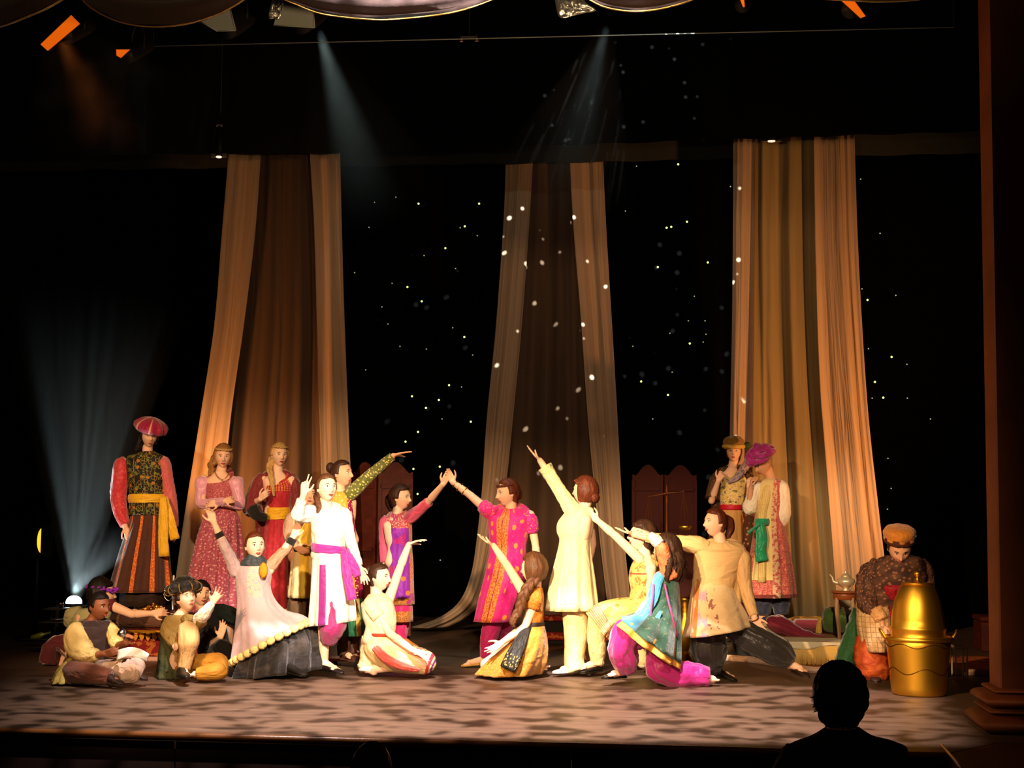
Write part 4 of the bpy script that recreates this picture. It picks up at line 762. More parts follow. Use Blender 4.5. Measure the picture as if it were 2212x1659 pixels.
# white stool, dark trunk, red patterned bench at the back
Ys = Yof(2074, 262); c = at(2072, 1400, Ys); r = empty('white_stool', V3(c[0], Ys, 0), 'white metal stool just visible right of the gold urn', 'stool'); WM = M('white_metal', 'c8c4b8', .4, .4, coord='O'); zt2 = 1.355-(1381-1100)/262; B('seat', WM, V3(c[0], Ys, zt2-.012), (.06, .1, .012), r, bev=.005); [B('leg', WM, V3(c[0]+sx*.045, Ys+sy*.085, (zt2-.024)/2), (.006, .006, (zt2-.024)/2), r, bev=.001) for sx in (-1, 1) for sy in (-1, 1)]
Yx = Yof(2125, 215); c = at(2140, 1350, Yx); zt3 = 1.355-(1317-1100)/215; r = empty('wooden_trunk', V3(c[0]+.1, Yx, 0), 'dark red wooden trunk in the shadows beside the right pillar', 'trunk'); B('trunk_body', WOODB, V3(c[0]+.1, Yx, zt3*.42), (.23, .2, zt3*.42), r); B('trunk_lid', WOODB, V3(c[0]+.1, Yx, zt3*.93), (.24, .21, zt3*.07), r); B('iron_band', DARKM, V3(c[0]-.04, Yx-.205, zt3*.42), (.015, .006, zt3*.42), r); B('iron_band', DARKM, V3(c[0]+.24, Yx-.205, zt3*.42), (.015, .006, zt3*.42), r)
Yx = Yof(1250, 212); a_, b_ = at(1172, 1300, Yx)[0], at(1332, 1300, Yx)[0]; r = empty('red_bench', V3((a_+b_)/2, Yx, 0), 'low dark bench with red patterned cloth behind the cream tunic', 'bench'); B('bench_base', M('platform_black', ''), V3((a_+b_)/2, Yx, .12), ((b_-a_)/2-.02, .14, .12), r); B('red_cloth', RUGR, V3((a_+b_)/2, Yx, .262), ((b_-a_)/2, .16, .022), r); B('red_hem', RUGR, V3((a_+b_)/2, Yx-.15, .09), ((b_-a_)/2-.01, .012, .04), r)

# ---------------------------------------------------------------- haze lit by the lamps themselves
hz = lambda n, lb, a, b, ra, rb, d, **k: tag(haze(n, None, a, b, ra, rb, d, **k), lb, 'haze')
hz('haze_plume', 'pale haze rising in beams above the moving-head light at far left', mc+V3(0, 0, .03), mc+V3(.12, .0, 3.3), .06, 1.08, .09, an=0, nz=0)
spot('moving_head_beam', mc+V3(0, 0, .03), mc+V3(.14, 0, 3), 420, (.72, .95, .95), 34, .4, .015, ('noise', (22, 22, 22), .46, .64, .10))
hz('haze_puff', 'small bright puff of haze beside the moving-head light', mc+V3(.02, 0, .03), mc+V3(.55, .0, .75), .05, .22, .16, an=0, nz=0)
spot('moving_head_spill', mc+V3(0, 0, .02), mc+V3(.5, 0, .8), 500, (.75, .97, 1), 50, 1, .02, ('noise', (9, 9, 9), .42, .62, .2))
a = at(688, 66, 3.6); b = at(830, 540, 3.9); hz('haze_beam', 'faint grey-green beam of haze slanting down above the left hanging', a, b, .05, .9, .03, an=0); spot('top_lamp_left', a+V3(0, 0, .02), b, 380, (.75, 1, .9), 26, 1, .03)
a = at(1312, 56, 3.6); b = at(1180, 540, 3.9); hz('haze_beam', 'very faint beam of haze slanting down right of centre', a, b, .05, .9, .03, an=0); spot('top_lamp_right', a+V3(0, 0, .02), b, 130, (.7, .95, .9), 26, 1, .03)
a = at(132, 74, .95); b = at(290, 380, 1.4); hz('orange_haze', 'orange-lit haze drifting below the bright orange lantern at the upper left', a+unit(b-a)*.05, b, .2, 1.0, .06, an=0, nz=3.5); spot('orange_lamp', a+V3(0, .0, 0), b, 110, (1, .24, .04), 44, 1, .05)

# ================================================================ the company, from the left
SHOEB = M('shoe_black', '17130f', .35, coord='O'); SHOEW = M('shoe_white', 'e8ddd0', .5, coord='O'); SHOEBR = M('shoe_brown', '2c1a12', .6, coord='O'); GOLDT = M('gold_trim', 'd8a040', .45, .5, layers=[(('us', 60, .35), 'a06a20')], bump=.5, bs=160)
SASHY = M('sash_yellow', 'ecb41c', .45, bump=.3, bs=50, sheen=.3)
# ---- 1 man in beret, on the platform
p = Person('man in a puffed magenta beret, embroidered black vest and yellow sash', 318, 226, z=.36)
p.head(322, 942, 0, 32, 12, 2); p.torso((318, 985), (318, 1105), 10, 1.15)
p.arm((268, 1000, .02), (256, 1075, 0), (271, 1140, -.08), (286, 1176, -.14), (-.5, 1, 0), .35, .08, -1, 1.1)
p.arm((352, 996, 0), (366, 1070, .03), (376, 1138, .0), (380, 1160, 0), (-1, 0, 0), .3, .06, 1, 1.1)
p.leg((302, 1110, 0), (300, 1210, 0), (298, 1312, 0), (290, 1323, -.15)); p.leg((336, 1110, 0), (340, 1210, 0), (344, 1312, 0), (352, 1322, -.15)); p.face(); p.done()
mb = MB(); hair_cap(mb, p.h, .016, .5, .25, vol=.02, longh=True); h = p.h
for a, b in ((-.055, -.03), (-.02, -.08), (.03, -.08), (-.07, -.005)): tube(mb, [h.p(a, b, 0), h.p(a*1.25, b*1.25, -.07), h.p(a*1.5, b*1.3, -.15), h.p(a*1.6, b*1.1, -.20)], [.03, .034, .03, .012], n=16, sub=4, amp=.08)
p.part('hair', HAIR['black'], mb)
BER = M('beret_velvet', 'b0184c', .5, layers=[(('us', 7, .13), 'e8a890')], bump=.35, bs=50, sheen=.5)
ht = p.hat('beret', BER, [(.01, .035), (.088, .03), (.125, .042), (.155, .068), (.155, .11), (.12, .15), (.06, .18), (.005, .188)], 11, .09, (0, -.012, .0), .1, -.12, ecc=1.05, n=84)
mb = MB(); ell(mb, h.p(.145, .03, .035), V3(.008, 0, 0), V3(0, .008, 0), V3(0, 0, .018)); p.part('pendant', SILV, mb, ht)
VEST = M('embroidered_vest', '1e1a12', .7, layers=[(('ring', 24, 12, .30, .37), 'a0843c'), (('dot', 9, 6, .15), 'b0702a'), (('ns', 30, 18, .60), '6c7a2c'), (('us', 11, .03), 'a8903c')], bump=.4, bs=120)
vs = p.garment('vest', VEST, [(975, 306, 334, .05), (981, 288, 346, .075), (988, 274, 356, .095), (1010, 274, 357, .12), (1040, 277, 356, .125), (1075, 280, 355, .12), (1095, 279, 355, .125, 0, .01), (1113, 277, 356, .13, 0, .015)], 20, hem=True)
REDV = M('red_crushed_velvet', 'd02a34', .5, layers=[(('nsoft', 18, 22, .5, .7), 'e8565a')], bump=.6, bs=55, sheen=.6)
p.sleeve('sleeve', REDV, [(272, 992, .02), (264, 1002, .02), (259, 1040, 0), (256, 1075, 0), (261, 1108, -.04), (270, 1134, -.08)], [10, 17, 18, 17, 15, 11], wr=.05, label='bright red sleeve'); p.sleeve('sleeve', M('red_velvet_pinklit', 'c85a5a', .5, bump=.6, bs=55, sheen=.6), [(346, 990, 0), (354, 1000, 0), (361, 1040, .02), (367, 1072, .03), (373, 1108, .02), (377, 1138, 0)], [9, 14, 14, 14, 12, 9], wr=.05, label='red sleeve coloured as lit pink from the right')  # right-hand sleeve is the same red, pink side light mixed into its colour
sa = p.garment('sash', SASHY, [(1067, 281, 356, .125), (1071, 278, 358, .135), (1078, 277, 358, .137), (1086, 279, 357, .13)], wr=.02, amp=0) if 0 else p.garment('sash', SASHY, [(1067, 281, 356, .125), (1071, 278, 358, .135), (1078, 277, 358, .137), (1086, 279, 357, .13)], wr=.01)
p.sleeve('sash_tail', SASHY, [(352, 1074, -.13), (353, 1100, -.15), (352, 1150, -.15), (354, 1202, -.14)], [6, 9, 10, 11], .35, sa, amp=.1); p.sleeve('sash_tail', SASHY, [(355, 1074, -.11), (364, 1110, -.13), (371, 1140, -.12), (378, 1165, -.1)], [6, 9, 10, 10], .35, sa, amp=.1)
SKB = M('striped_skirt', '4a2416', .75, layers=[(('us', 9, .26), 'c8561c'), (('and', ('us', 9, .26), ('dot', 70, 34, .3)), 'e88a30'), (('and', ('us', 9, .035), ('v', 0, 1)), '2a140c')], bump=.4, bs=60, sheen=.3)
p.garment('skirt', SKB, [(1108, 283, 354, .12), (1130, 280, 357, .14, 0, .02), (1180, 265, 362, .18, 0, .04), (1230, 252, 366, .22, 0, .05), (1278, 240, 370, .25, 0, .055)], 10, hem=True, n=96, k=(9, 19))
p.garment('underskirt', M('brown_underskirt', '2c1a10', .8, bump=.3, bs=40), [(1240, 262, 358, .19), (1308, 262, 356, .2, 0, .05)], hem=True)
# ---- 2 boy cross-legged
p = Person('boy in a dark vest and cream puffed sleeves sitting cross-legged at far left', 200, 278, skin='brown', hs=.97, bs=.95)
p.head(214, 1310, 0, 62, 8, 0); p.torso((188, 1355), (186, 1455), 25, .95)
p.arm((168, 1362, -.05), (176, 1420, -.16), (226, 1412, -.3), (262, 1404, -.34), (0, 1, .4), .4, .1, -1); p.arm((232, 1360, .02), (252, 1398, -.12), (272, 1388, -.28), (282, 1376, -.3), (0, -1, 0), .9, .04, 1)
p.leg((172, 1450, -.05), (150, 1450, -.25), (238, 1466, -.38), (262, 1476, -.42), 1.); p.leg((205, 1450, -.05), (296, 1440, -.22), (262, 1466, -.22), (240, 1472, -.25)); p.face(); p.done()
mb = MB(); hair_cap(mb, p.h, .010, .60, .20, groove=.01, low=-.45); p.part('hair', HAIR['black'], mb)
CRS = M('cream_sleeve', 'd8bc74', .8, bump=.3, bs=40); DV = M('dark_vest', '2a1410', .75, bump=.2, bs=40, sheen=.3)
p.garment('vest', DV, [(1340, 188, 216, .05), (1344, 168, 238, .09, 0, 0, .03), (1358, 154, 243, .12), (1390, 148, 242, .14), (1425, 146, 236, .14, 0, .01), (1450, 150, 232, .14, 0, .02)], 25, hem=True)
p.sleeve('sleeve', CRS, [(166, 1352, -.04), (164, 1372, -.1), (172, 1402, -.16), (190, 1416, -.22), (208, 1413, -.27)], [14, 25, 27, 20, 12], amp=.05, wr=.03); p.sleeve('sleeve', CRS, [(238, 1352, .02), (246, 1370, -.04), (252, 1390, -.12), (256, 1395, -.16)], [10, 15, 15, 10], amp=.05)
p.garment('shirt_tail', M('olive_cream_cloth', 'b8a050', .85, bump=.3, bs=40), [(1420, 150, 182, .1, -.1), (1445, 128, 178, .14, -.14, .05), (1473, 118, 176, .17, -.16, .1)], hem=True, n=60)
p.sleeve('trouser_leg', M('brown_breeches', '6a3820', .8, bump=.3, bs=40, sheen=.2), [(176, 1446, -.1), (160, 1452, -.24), (200, 1456, -.34), (238, 1462, -.38)], [26, 24, 22, 16], wr=.03); p.sleeve('trouser_leg', M('pink_buff_breeches', 'c8a890', .8, bump=.3, bs=40), [(215, 1448, -.1), (262, 1446, -.2), (298, 1444, -.24), (290, 1456, -.26), (265, 1466, -.24)], [22, 22, 20, 17, 12], wr=.03, label='pinkish buff trouser leg')
p.shoe(SHOEBR, (232, 1476, -.38), (268, 1482, -.42)); p.shoe(SHOEBR, (292, 1464, -.2), (318, 1472, -.22))
cr_ = empty('white_cloth', p.pt((290, 1425, -.34)), 'white cloth lying over the knee of the boy at far left', 'cloth'); mb = MB(); P = np.zeros((8, 14, 3))
for i in range(8):
    for j in range(14):
        u, v = j/13, i/7; P[i, j] = p.pt((256+66*u-6*v, 1404+8*math.sin(u*3)*-1+v*(24-8*u)+10*u*u, -.34-.07*math.sin(u*3)-.03*v+.012*math.sin(u*17+v*4)))
Q = P[:, ::-1].copy(); Q[..., 1] += .012; mb.grid(np.concatenate([P, Q], 1), None, True, 0, True, True); mb.build('cloth', M('white_linen', 'f0e4d4', .8, bump=.2, bs=40, coord='O'), cr_, V3(*cr_.location))
cu = empty('silver_cup', p.pt((270, 1376, -.33)), 'small silver cup raised in the cross-legged boy\'s hand', 'cup'); mb = MB(); X_ = V3(1, 0, 0); lathe(mb, p.pt((276, 1376, -.33)), [(.02, 0), (.008, .008), (.008, .02), (.03, .04), (.034, .075), (.03, .075), (.026, .045)], n=20, X=V3(0, 1, 0), Y_=unit(V3(.5, 0, .8)), Z=unit(V3(-.8, 0, .5)), cap=False); mb.build('cup_bowl', SILV, cu, V3(*cu.location))
# ---- 3 person behind, flowers in dark hair
p = Person('person with purple flowers in dark hair stretching a bare arm to the right', 205, 254, skin='fair')
p.head(222, 1283, 0, 110, 5, 0); p.torso((205, 1322), (175, 1418), 30)
p.arm((240, 1308, 0), (285, 1327, -.05), (330, 1325, -.1), (352, 1322, -.1), (0, -1, 0), .2, .1, 1); p.arm((170, 1325, .05), (150, 1365, .1), (140, 1410, .1), (130, 1428, .05), (0, 0, -1), .1, .1, 1)
p.leg((170, 1415, 0), (120, 1385, .05), (105, 1428, 0), (90, 1434, -.05)); p.leg((190, 1415, .1), (150, 1400, .15), (120, 1430, .1), (100, 1432, .05)); p.face(); p.done()
mb = MB(); hair_cap(mb, p.h, .02, .6, .2, vol=.03); ball(mb, p.h.p(0, -.03, .10), .055); p.part('hair', HAIR['black'], mb)
mb = MB(); rnd = random.Random(4)
for i in range(22):
    a = i/22*2*PI; c = p.h.p(.098*math.cos(a), -.01+.115*math.sin(a), .045+rnd.uniform(-.012, .012))
    for j in range(4): e = c+V3(rnd.uniform(-.014, .014), rnd.uniform(-.014, .014), rnd.uniform(-.012, .012)); ell(mb, e, V3(.013, .004, 0), V3(0, .01, .004), V3(0, 0, .008), n=8, m=5)
o = p.part('flower_wreath', M('purple_petals', '8a2ab8', .7, coord='O'), mb); o['kind'] = 'stuff'
p.garment('blouse', M('olive_blouse', 'a8a478', .8, bump=.3, bs=40), [(1312, 195, 216, .05), (1318, 168, 240, .09), (1340, 158, 236, .11), (1380, 160, 225, .12), (1420, 150, 215, .13)], 30, hem=True)
p.sleeve('sleeve', M('olive_blouse', ''), [(176, 1320, .03), (158, 1328, .04), (152, 1350, .08)], [12, 18, 15], amp=.05); p.sleeve('sleeve', M('wine_cap', '5a1c20', .8), [(230, 1306, 0), (248, 1308, -.01)], [14, 13])
p.sleeve('red_skirt_cloth', M('wine_velvet', '5c1420', .7, bump=.4, bs=40, sheen=.5), [(170, 1412, .02), (132, 1388, .02), (110, 1400, 0), (104, 1432, 0)], [22, 18, 17, 19], amp=.10, wr=.06)
# ---- 4 boy with black rolled hat, knee up
p = Person('boy in a black rolled hat and olive tunic sitting with one knee raised', 410, 270, skin='fair', hs=.95, bs=.92)
p.head(402, 1294, 0, 45, -6, -8); p.torso((380, 1335), (376, 1438), 35, .85)
p.arm((362, 1348, 0), (378, 1385, -.15), (388, 1396, -.25), (380, 1392, -.3), (0, -1, 0), 1.0, .05, 1); p.arm((402, 1345, -.05), (432, 1334, -.25), (458, 1303, -.3), (480, 1270, -.32), (.2, -1, .2), .12, .22, -1)
p.leg((378, 1440, -.05), (406, 1362, -.35), (396, 1448, -.4), (404, 1462, -.55)); p.leg((385, 1440, -.05), (482, 1436, -.2), (430, 1456, -.3), (405, 1458, -.3)); p.face(); p.done()
mb = MB(); hair_cap(mb, p.h, .018, .45, .25, low=-.55); p.part('hair', HAIR['dark'], mb)
HB = M('black_velvet', '161412', .6, bump=.3, bs=50, sheen=.3)
ht = p.hat('hat', HB, [(.01, .0), (.08, .0), (.115, .01), (.145, .035), (.14, .075), (.11, .085), (.098, .09), (.09, .12), (.05, .15), (.005, .155)], 9, .10, (0, -.01, .045), -.08, -.15, ecc=1.05, n=72)
h = p.h
for i in range(9):
    a = i/9*2*PI+.2; mb = MB(); c, s_ = math.cos(a), math.sin(a); tube(mb, [h.p(c*.10, s_*.105-.01, .05), h.p(c*.152, s_*.158-.01, .06), h.p(c*.158, s_*.164-.01, .10), h.p(c*.12, s_*.122-.01, .137), h.p(c*.095, s_*.1-.01, .135)], [.0035]*5, n=6, sub=4); p.part('gold_loop', GOLDCORD, mb, ht)
TN = M('olive_tan_tunic', '8a7038', .8, bump=.3, bs=45); TN2 = M('dark_green_tunic', '33361a', .85, bump=.3, bs=45)
p.garment('tunic', TN, [(1328, 370, 398, .05), (1333, 358, 412, .08), (1348, 352, 418, .11), (1380, 350, 408, .13)], 35, hem=True); p.garment('lower_tunic', TN2, [(1372, 350, 402, .12), (1400, 346, 398, .14, 0, .03), (1435, 344, 400, .16, 0, .05), (1463, 342, 410, .19, 0, .08)], 35, hem=True, label='dark green lower tunic')
p.sleeve('sleeve', TN, [(402, 1340, -.04), (418, 1345, -.15), (432, 1342, -.22), (436, 1335, -.26)], [14, 16, 15, 12]); p.sleeve('cuff_sleeve', M('white_linen_sleeve', 'ece0cc', .8, bump=.3, bs=40), [(428, 1340, -.22), (440, 1328, -.27), (452, 1312, -.29), (459, 1302, -.3)], [14, 13.5, 10, 7], label='white undersleeve'); p.sleeve('sleeve', TN, [(364, 1342, 0), (362, 1362, -.06), (376, 1386, -.15), (386, 1394, -.22)], [11, 16, 15, 12])
TRT = M('tan_trousers', 'b8905a', .75, bump=.3, bs=45); TRM = M('mustard_trousers', 'b07a24', .7, bump=.2, bs=45)
p.sleeve('trouser_leg', TRT, [(385, 1432, -.08), (398, 1390, -.25), (406, 1364, -.36), (407, 1385, -.40), (403, 1415, -.4), (397, 1446, -.4)], [16, 20, 22, 22, 16, 13], wr=.03, amp=.05); p.sleeve('trouser_leg', TRM, [(392, 1440, -.08), (445, 1432, -.2), (478, 1434, -.24), (480, 1446, -.28), (445, 1454, -.32), (425, 1456, -.33)], [20, 20, 19, 18, 16, 12], wr=.03, label='mustard trouser leg')
p.shoe(SHOEB, (388, 1462, -.38), (404, 1468, -.62), h=.08); 
# ---- 5 person in black, leaning back behind
p = Person('person in black leaning back behind the boy in the rolled hat', 450, 256, hs=.95)
p.head(434, 1283, 0, 35, 0, 0); p.torso((446, 1325), (462, 1420), 30)
p.arm((430, 1335, -.04), (456, 1396, -.15), (476, 1377, -.2), (484, 1345, -.2), (0, -1, 0), .1, .12, -1); p.arm((475, 1335, .05), (500, 1370, .1), (505, 1400, .1), (508, 1420, .1), (0, -1, 0), .1, .1, 1)
p.leg((455, 1420, 0), (480, 1400, -.25), (500, 1440, -.2), (515, 1446, -.2)); p.leg((475, 1420, .05), (510, 1405, -.1), (520, 1440, 0), (535, 1446, 0)); p.face(); p.done()
mb = MB(); hair_cap(mb, p.h, .018, .55, .2); p.part('hair', HAIR['black'], mb)
BK = M('black_cloth', '17120f', .8, bump=.3, bs=40, sheen=.2); GK = M('dark_green_shawl', '161c14', .85, bump=.3, bs=40)
p.garment('tunic', BK, [(1318, 438, 456, .05), (1323, 424, 476, .09), (1345, 420, 486, .12), (1385, 428, 494, .13), (1440, 430, 508, .16, 0, .04)], 30, hem=True); p.sleeve('sleeve', BK, [(432, 1330, -.03), (440, 1365, -.1), (452, 1392, -.14), (458, 1394, -.16)], [14, 14, 12, 9])
p.sleeve('shawl', GK, [(440, 1322, .02), (478, 1324, 0), (512, 1336, .05), (520, 1350, .1)], [14, 19, 16, 10], amp=.1); p.sleeve('trouser_leg', BK, [(460, 1415, -.05), (482, 1402, -.25), (496, 1425, -.22), (503, 1440, -.2)], [20, 20, 18, 14])
# ---- 6 woman in pink, arms crossed
p = Person('woman with long curls in a pink patterned gown, arms crossed', 478, 224, z=.36)
p.head(482, 987, 0, 20, 8, 2); p.torso((476, 1022), (478, 1115), 12)
p.arm((440, 1035, 0), (436, 1087, -.05), (486, 1082, -.2), (508, 1078, -.24), (0, -1, 0), .3, .05, 1); p.arm((506, 1038, 0), (516, 1094, -.05), (474, 1086, -.17), (455, 1088, -.2), (0, -1, 0), .3, .05, -1)
p.leg((465, 1120, 0), (462, 1215, 0), (460, 1310, 0), (456, 1320, -.15)); p.leg((492, 1120, 0), (494, 1215, 0), (496, 1310, 0), (498, 1320, -.15)); p.face(); p.done()
mb = MB(); hair_cap(mb, p.h, .018, .6, .16, vol=.015, longh=True); h = p.h; rnd = random.Random(2)
for a, b in ((-.07, 0), (-.05, -.07), (0, -.09), (.05, -.07), (-.085, -.02)):
    pts = [h.p(a, b, .0), h.p(a*1.2+.008, b*1.1, -.05), h.p(a*1.25-.012, b*1.1, -.09), h.p(a*1.35+.008, b*1.05, -.13), h.p(a*1.35-.01, b+.02, -.19)]; tube(mb, [q+V3(rnd.uniform(-.006, .006), 0, 0) for q in pts], [.022, .026, .026, .024, .01], n=14, sub=6, amp=.2, wr=.16, twist=6)
p.part('hair', HAIR['ltbrown'], mb); mb = MB(); plait(mb, [h.p(.074*math.cos(a), -.005+.088*math.sin(a), .078) for a in np.linspace(-.3, PI+.3, 9)], [.014]*4); p.part('hair_braid', HAIR['blond'], mb)
PK = M('pink_brocade', 'a8485c', .6, layers=[(('dot', 46, 30, .24), 'd89898'), (('ring', 40, 26, .4, .46), '8c2c48')], bump=.3, bs=90, sheen=.3); SAT = M('pink_satin', 'e0a0b8', .35, bump=.3, bs=35, sheen=.5); PK2 = M('rose_bodice', 'b0505c', .6, layers=[(('dot', 40, 20, .25), 'd08a80')], bump=.3, bs=90)
p.garment('bodice', PK2, [(1026, 450, 504, .085, 0, 0, .08), (1036, 446, 507, .105, 0, 0, .07), (1060, 446, 508, .12), (1085, 448, 508, .11), (1112, 447, 508, .10)], 12)
p.garment('skirt', PK, [(1105, 446, 510, .11), (1118, 440, 516, .13, 0, .02), (1160, 428, 520, .18, 0, .06), (1210, 418, 522, .22, 0, .06), (1270, 406, 524, .26, 0, .065), (1321, 397, 526, .29, 0, .07)], 12, hem=True, n=110, k=(13, 25))
for sg, S, E, W in ((1, (442, 1030, 0), (435, 1087, -.05), (484, 1082, -.2)), (-1, (506, 1032, 0), (517, 1093, -.05), (478, 1086, -.17))): p.sleeve('sleeve', SAT, [S, (S[0]-3*sg, 1042, 0), ((S[0]+E[0])/2-2*sg, 1062, -.02), E, ((E[0]+W[0])/2, 1087, -.12), W], [10, 18, 14, 12, 10.5, 8], wr=.06, amp=.04)
mb = MB(); tube(mb, [p.pt((462, 1016, -.06)), p.pt((470, 1030, -.1)), p.pt((480, 1036, -.115)), p.pt((490, 1030, -.1)), p.pt((496, 1016, -.06))], [.003]*5, n=6); [ball(mb, p.pt(q), .007, n=8, m=6) for q in ((465, 1022, -.09), (472, 1031, -.108), (480, 1037, -.12), (488, 1031, -.108), (494, 1023, -.09))]; p.part('necklace', BRASS, mb)
# ---- 7 woman in red with a blond braid
p = Person('blond woman with a braid, red gown, maroon coat and yellow sash', 602, 222, z=.42, skin='pale')
p.head(604, 984, 0, 30, 4, 2); p.torso((600, 1022), (600, 1112), 15)
p.arm((568, 1034, 0), (548, 1088, -.05), (562, 1078, -.22), (574, 1066, -.26), (0, 1, 0), .9, .05, 1); p.arm((630, 1036, 0), (634, 1085, .02), (634, 1130, 0), (634, 1150, 0), (-1, 0, 0), .2, .05, 1)
p.leg((590, 1116, 0), (588, 1210, 0), (586, 1308, 0), (582, 1318, -.15)); p.leg((612, 1116, 0), (614, 1210, 0), (616, 1308, 0), (618, 1318, -.15)); p.face(); p.done()
mb = MB(); hair_cap(mb, p.h, .018, .62, .2, vol=.01); p.part('hair', HAIR['blond'], mb); h = p.h
mb = MB(); plait(mb, [h.p(-.06, -.06, -.03), p.pt((582, 1010, -.02)), p.pt((584, 1022, -.1)), p.pt((588, 1045, -.13)), p.pt((592, 1072, -.135))], [.028, .03, .026, .022, .01]); p.part('braid', HAIR['blond'], mb)
mb = MB(); plait(mb, [h.p(.070*math.cos(a), -.005+.084*math.sin(a), .085) for a in np.linspace(-.3, PI+.3, 9)], [.012]*4); p.part('hair_braid', HAIR['blond'], mb)
RD = M('red_gown', 'b01828', .65, layers=[(('and', ('grid', 30, 60, .3), ('v', .0, .12)), 'e0a040'), (('nsoft', 20, 24, .5, .7), 'c83040')], bump=.4, bs=70, sheen=.4); MRN = M('maroon_velvet', '7a1c20', .55, bump=.4, bs=45, sheen=.6)
p.garment('gown', RD, [(1024, 584, 620, .07, 0, 0, .07), (1032, 576, 628, .09, 0, 0, .08), (1046, 572, 632, .11, 0, 0, .03), (1070, 574, 630, .115), (1096, 576, 626, .10), (1125, 574, 628, .12, 0, .02), (1180, 570, 630, .15, 0, .05), (1250, 566, 632, .18, 0, .06), (1318, 562, 634, .2, 0, .07)], 15, hem=True, n=80)
p.garment('coat', MRN, [(1014, 590, 614, .05, .05), (1020, 570, 628, .08, .06), (1040, 556, 638, .11, .07), (1090, 552, 640, .12, .08, .02), (1180, 552, 640, .14, .1, .05), (1280, 552, 640, .15, .1, .06)], 15, hem=True, n=60); CT = M('maroon_velvet', '')
p.sleeve('coat_sleeve', CT, [(570, 1026, .02), (559, 1045, 0), (548, 1080, -.06), (546, 1106, -.14)], [11, 16, 18, 21], wr=.03); p.sleeve('sleeve_lining', BK, [(547, 1098, -.17), (554, 1112, -.2), (575, 1120, -.16)], [14, 12, 8], amp=.1, label='black sleeve lining'); p.sleeve('coat_sleeve', CT, [(626, 1026, .02), (637, 1048, .02), (640, 1090, .02), (641, 1130, 0)], [11, 13, 14, 15])
p.garment('sash', SASHY, [(1096, 577, 626, .105), (1099, 574, 628, .115, 0, .01), (1110, 573, 628, .12, 0, .01), (1122, 574, 628, .125)], wr=.012)

# ---- 8 girl in grey-lilac dress kneeling with both arms up
p = Person('girl in a lilac-grey dress with scalloped gold hem, both arms raised', 560, 266, skin='pale', hs=1.0)
p.head(551, 1180, 0, 32, 2, -3); p.torso((550, 1222), (548, 1330), 12)
p.arm((514, 1238, 0), (486, 1182, -.08), (462, 1128, -.1), (452, 1095, -.1), (0, -1, 0), .45, .1, -1); p.arm((580, 1232, 0), (612, 1192, .04), (634, 1158, .06), (646, 1132, .06), (0, -1, 0), .2, .1, 1)
p.leg((535, 1335, 0), (560, 1438, -.1), (520, 1450, .2), (505, 1455, .3)); p.leg((565, 1335, 0), (640, 1380, .0), (640, 1446, .0), (655, 1458, -.15)); p.face(); p.done()
mb = MB(); hair_cap(mb, p.h, .012, .66, .1, groove=.015); ball(mb, p.h.p(0, -.10, .03), .035); p.part('hair', HAIR['auburn'], mb)
LIL = M('lilac_sheer', 'c0a4a8', .55, layers=[(('and', ('and', ('u', .42, .56), ('v', .0, .42)), ('ring', 36, 24, .26, .42)), 'e0cc90')], bump=.3, bs=60, sheen=.5)
dr = MB(); p.rows(dr, [(535, 1212, 568, 1212, .055), (520, 1221, 584, 1219, .09), (510, 1238, 588, 1234, .115), (511, 1265, 583, 1262, .12), (513, 1300, 592, 1292, .12, 0, .02), (511, 1345, 614, 1318, .17, 0, .04), (508, 1392, 646, 1330, .22, 0, .06), (505, 1432, 668, 1345, .26, -.02, .07)], 20, hem=True, n=110, k=(7, 15)); dress = p.part('dress', LIL, dr)
_L, _R = at(505, 1432, p.Y-.02), at(668, 1345, p.Y-.02)
for i in range(15):
    th_ = PI+.12+i/14*(PI-.24); q = (_L+_R)/2+(_R-_L)/2*math.cos(th_)*1.02+V3(0, .275*math.sin(th_), .004); mb = MB(); ell(mb, q, V3(.034, 0, .014), V3(0, .012, 0), V3(-.010, 0, .028), n=14, m=8, fn=lambda a, b: 1+.12*np.cos(7*b)); p.part('gold_medallion', M('pale_gold_lace', 'e8d088', .5, bump=.5, bs=90, coord='O'), mb, dress)
SHR = M('black_petticoat', '1c1614', .7, layers=[(('nsoft', 16, 3, .5, .7), '3a322e')], bump=.5, bs=40, sheen=.3)
mb = MB(); p.rows(mb, [(525, 1400, 640, 1345, .10, .04), (508, 1425, 672, 1356, .22, 0, .04), (502, 1445, 684, 1392, .27, 0, .09), (500, 1464, 684, 1446, .28, 0, .12)], 20, hem=True, n=120, k=(11, 23)); p.part('petticoat', SHR, mb)
p.sleeve('sleeve', LIL, [(520, 1236, 0), (512, 1236, 0), (498, 1206, -.04), (486, 1182, -.08), (477, 1163, -.09)], [10, 15, 12.5, 11, 9.5], wr=.05); p.sleeve('sleeve', M('sheer_tan', 'b08468', .6, bump=.3, bs=60), [(574, 1232, 0), (584, 1224, .01), (600, 1204, .03), (616, 1188, .05), (628, 1172, .055)], [10, 14, 12, 11, 9], label='tan sheer sleeve')
p.garment('collar', M('steel_collar', '3c4248', .5, bump=.5, bs=80), [(1196, 538, 562, .05), (1204, 530, 570, .07, 0, .03), (1214, 522, 580, .095, 0, .06), (1222, 520, 584, .10)], n=60)
p.sleeve('arm_band', BK, [(476, 1160, -.09), (471, 1150, -.1)], [10, 9], amp=0, wr=0); p.sleeve('arm_band', BK, [(625, 1176, .05), (632, 1163, .06)], [10, 10], amp=0, wr=0)
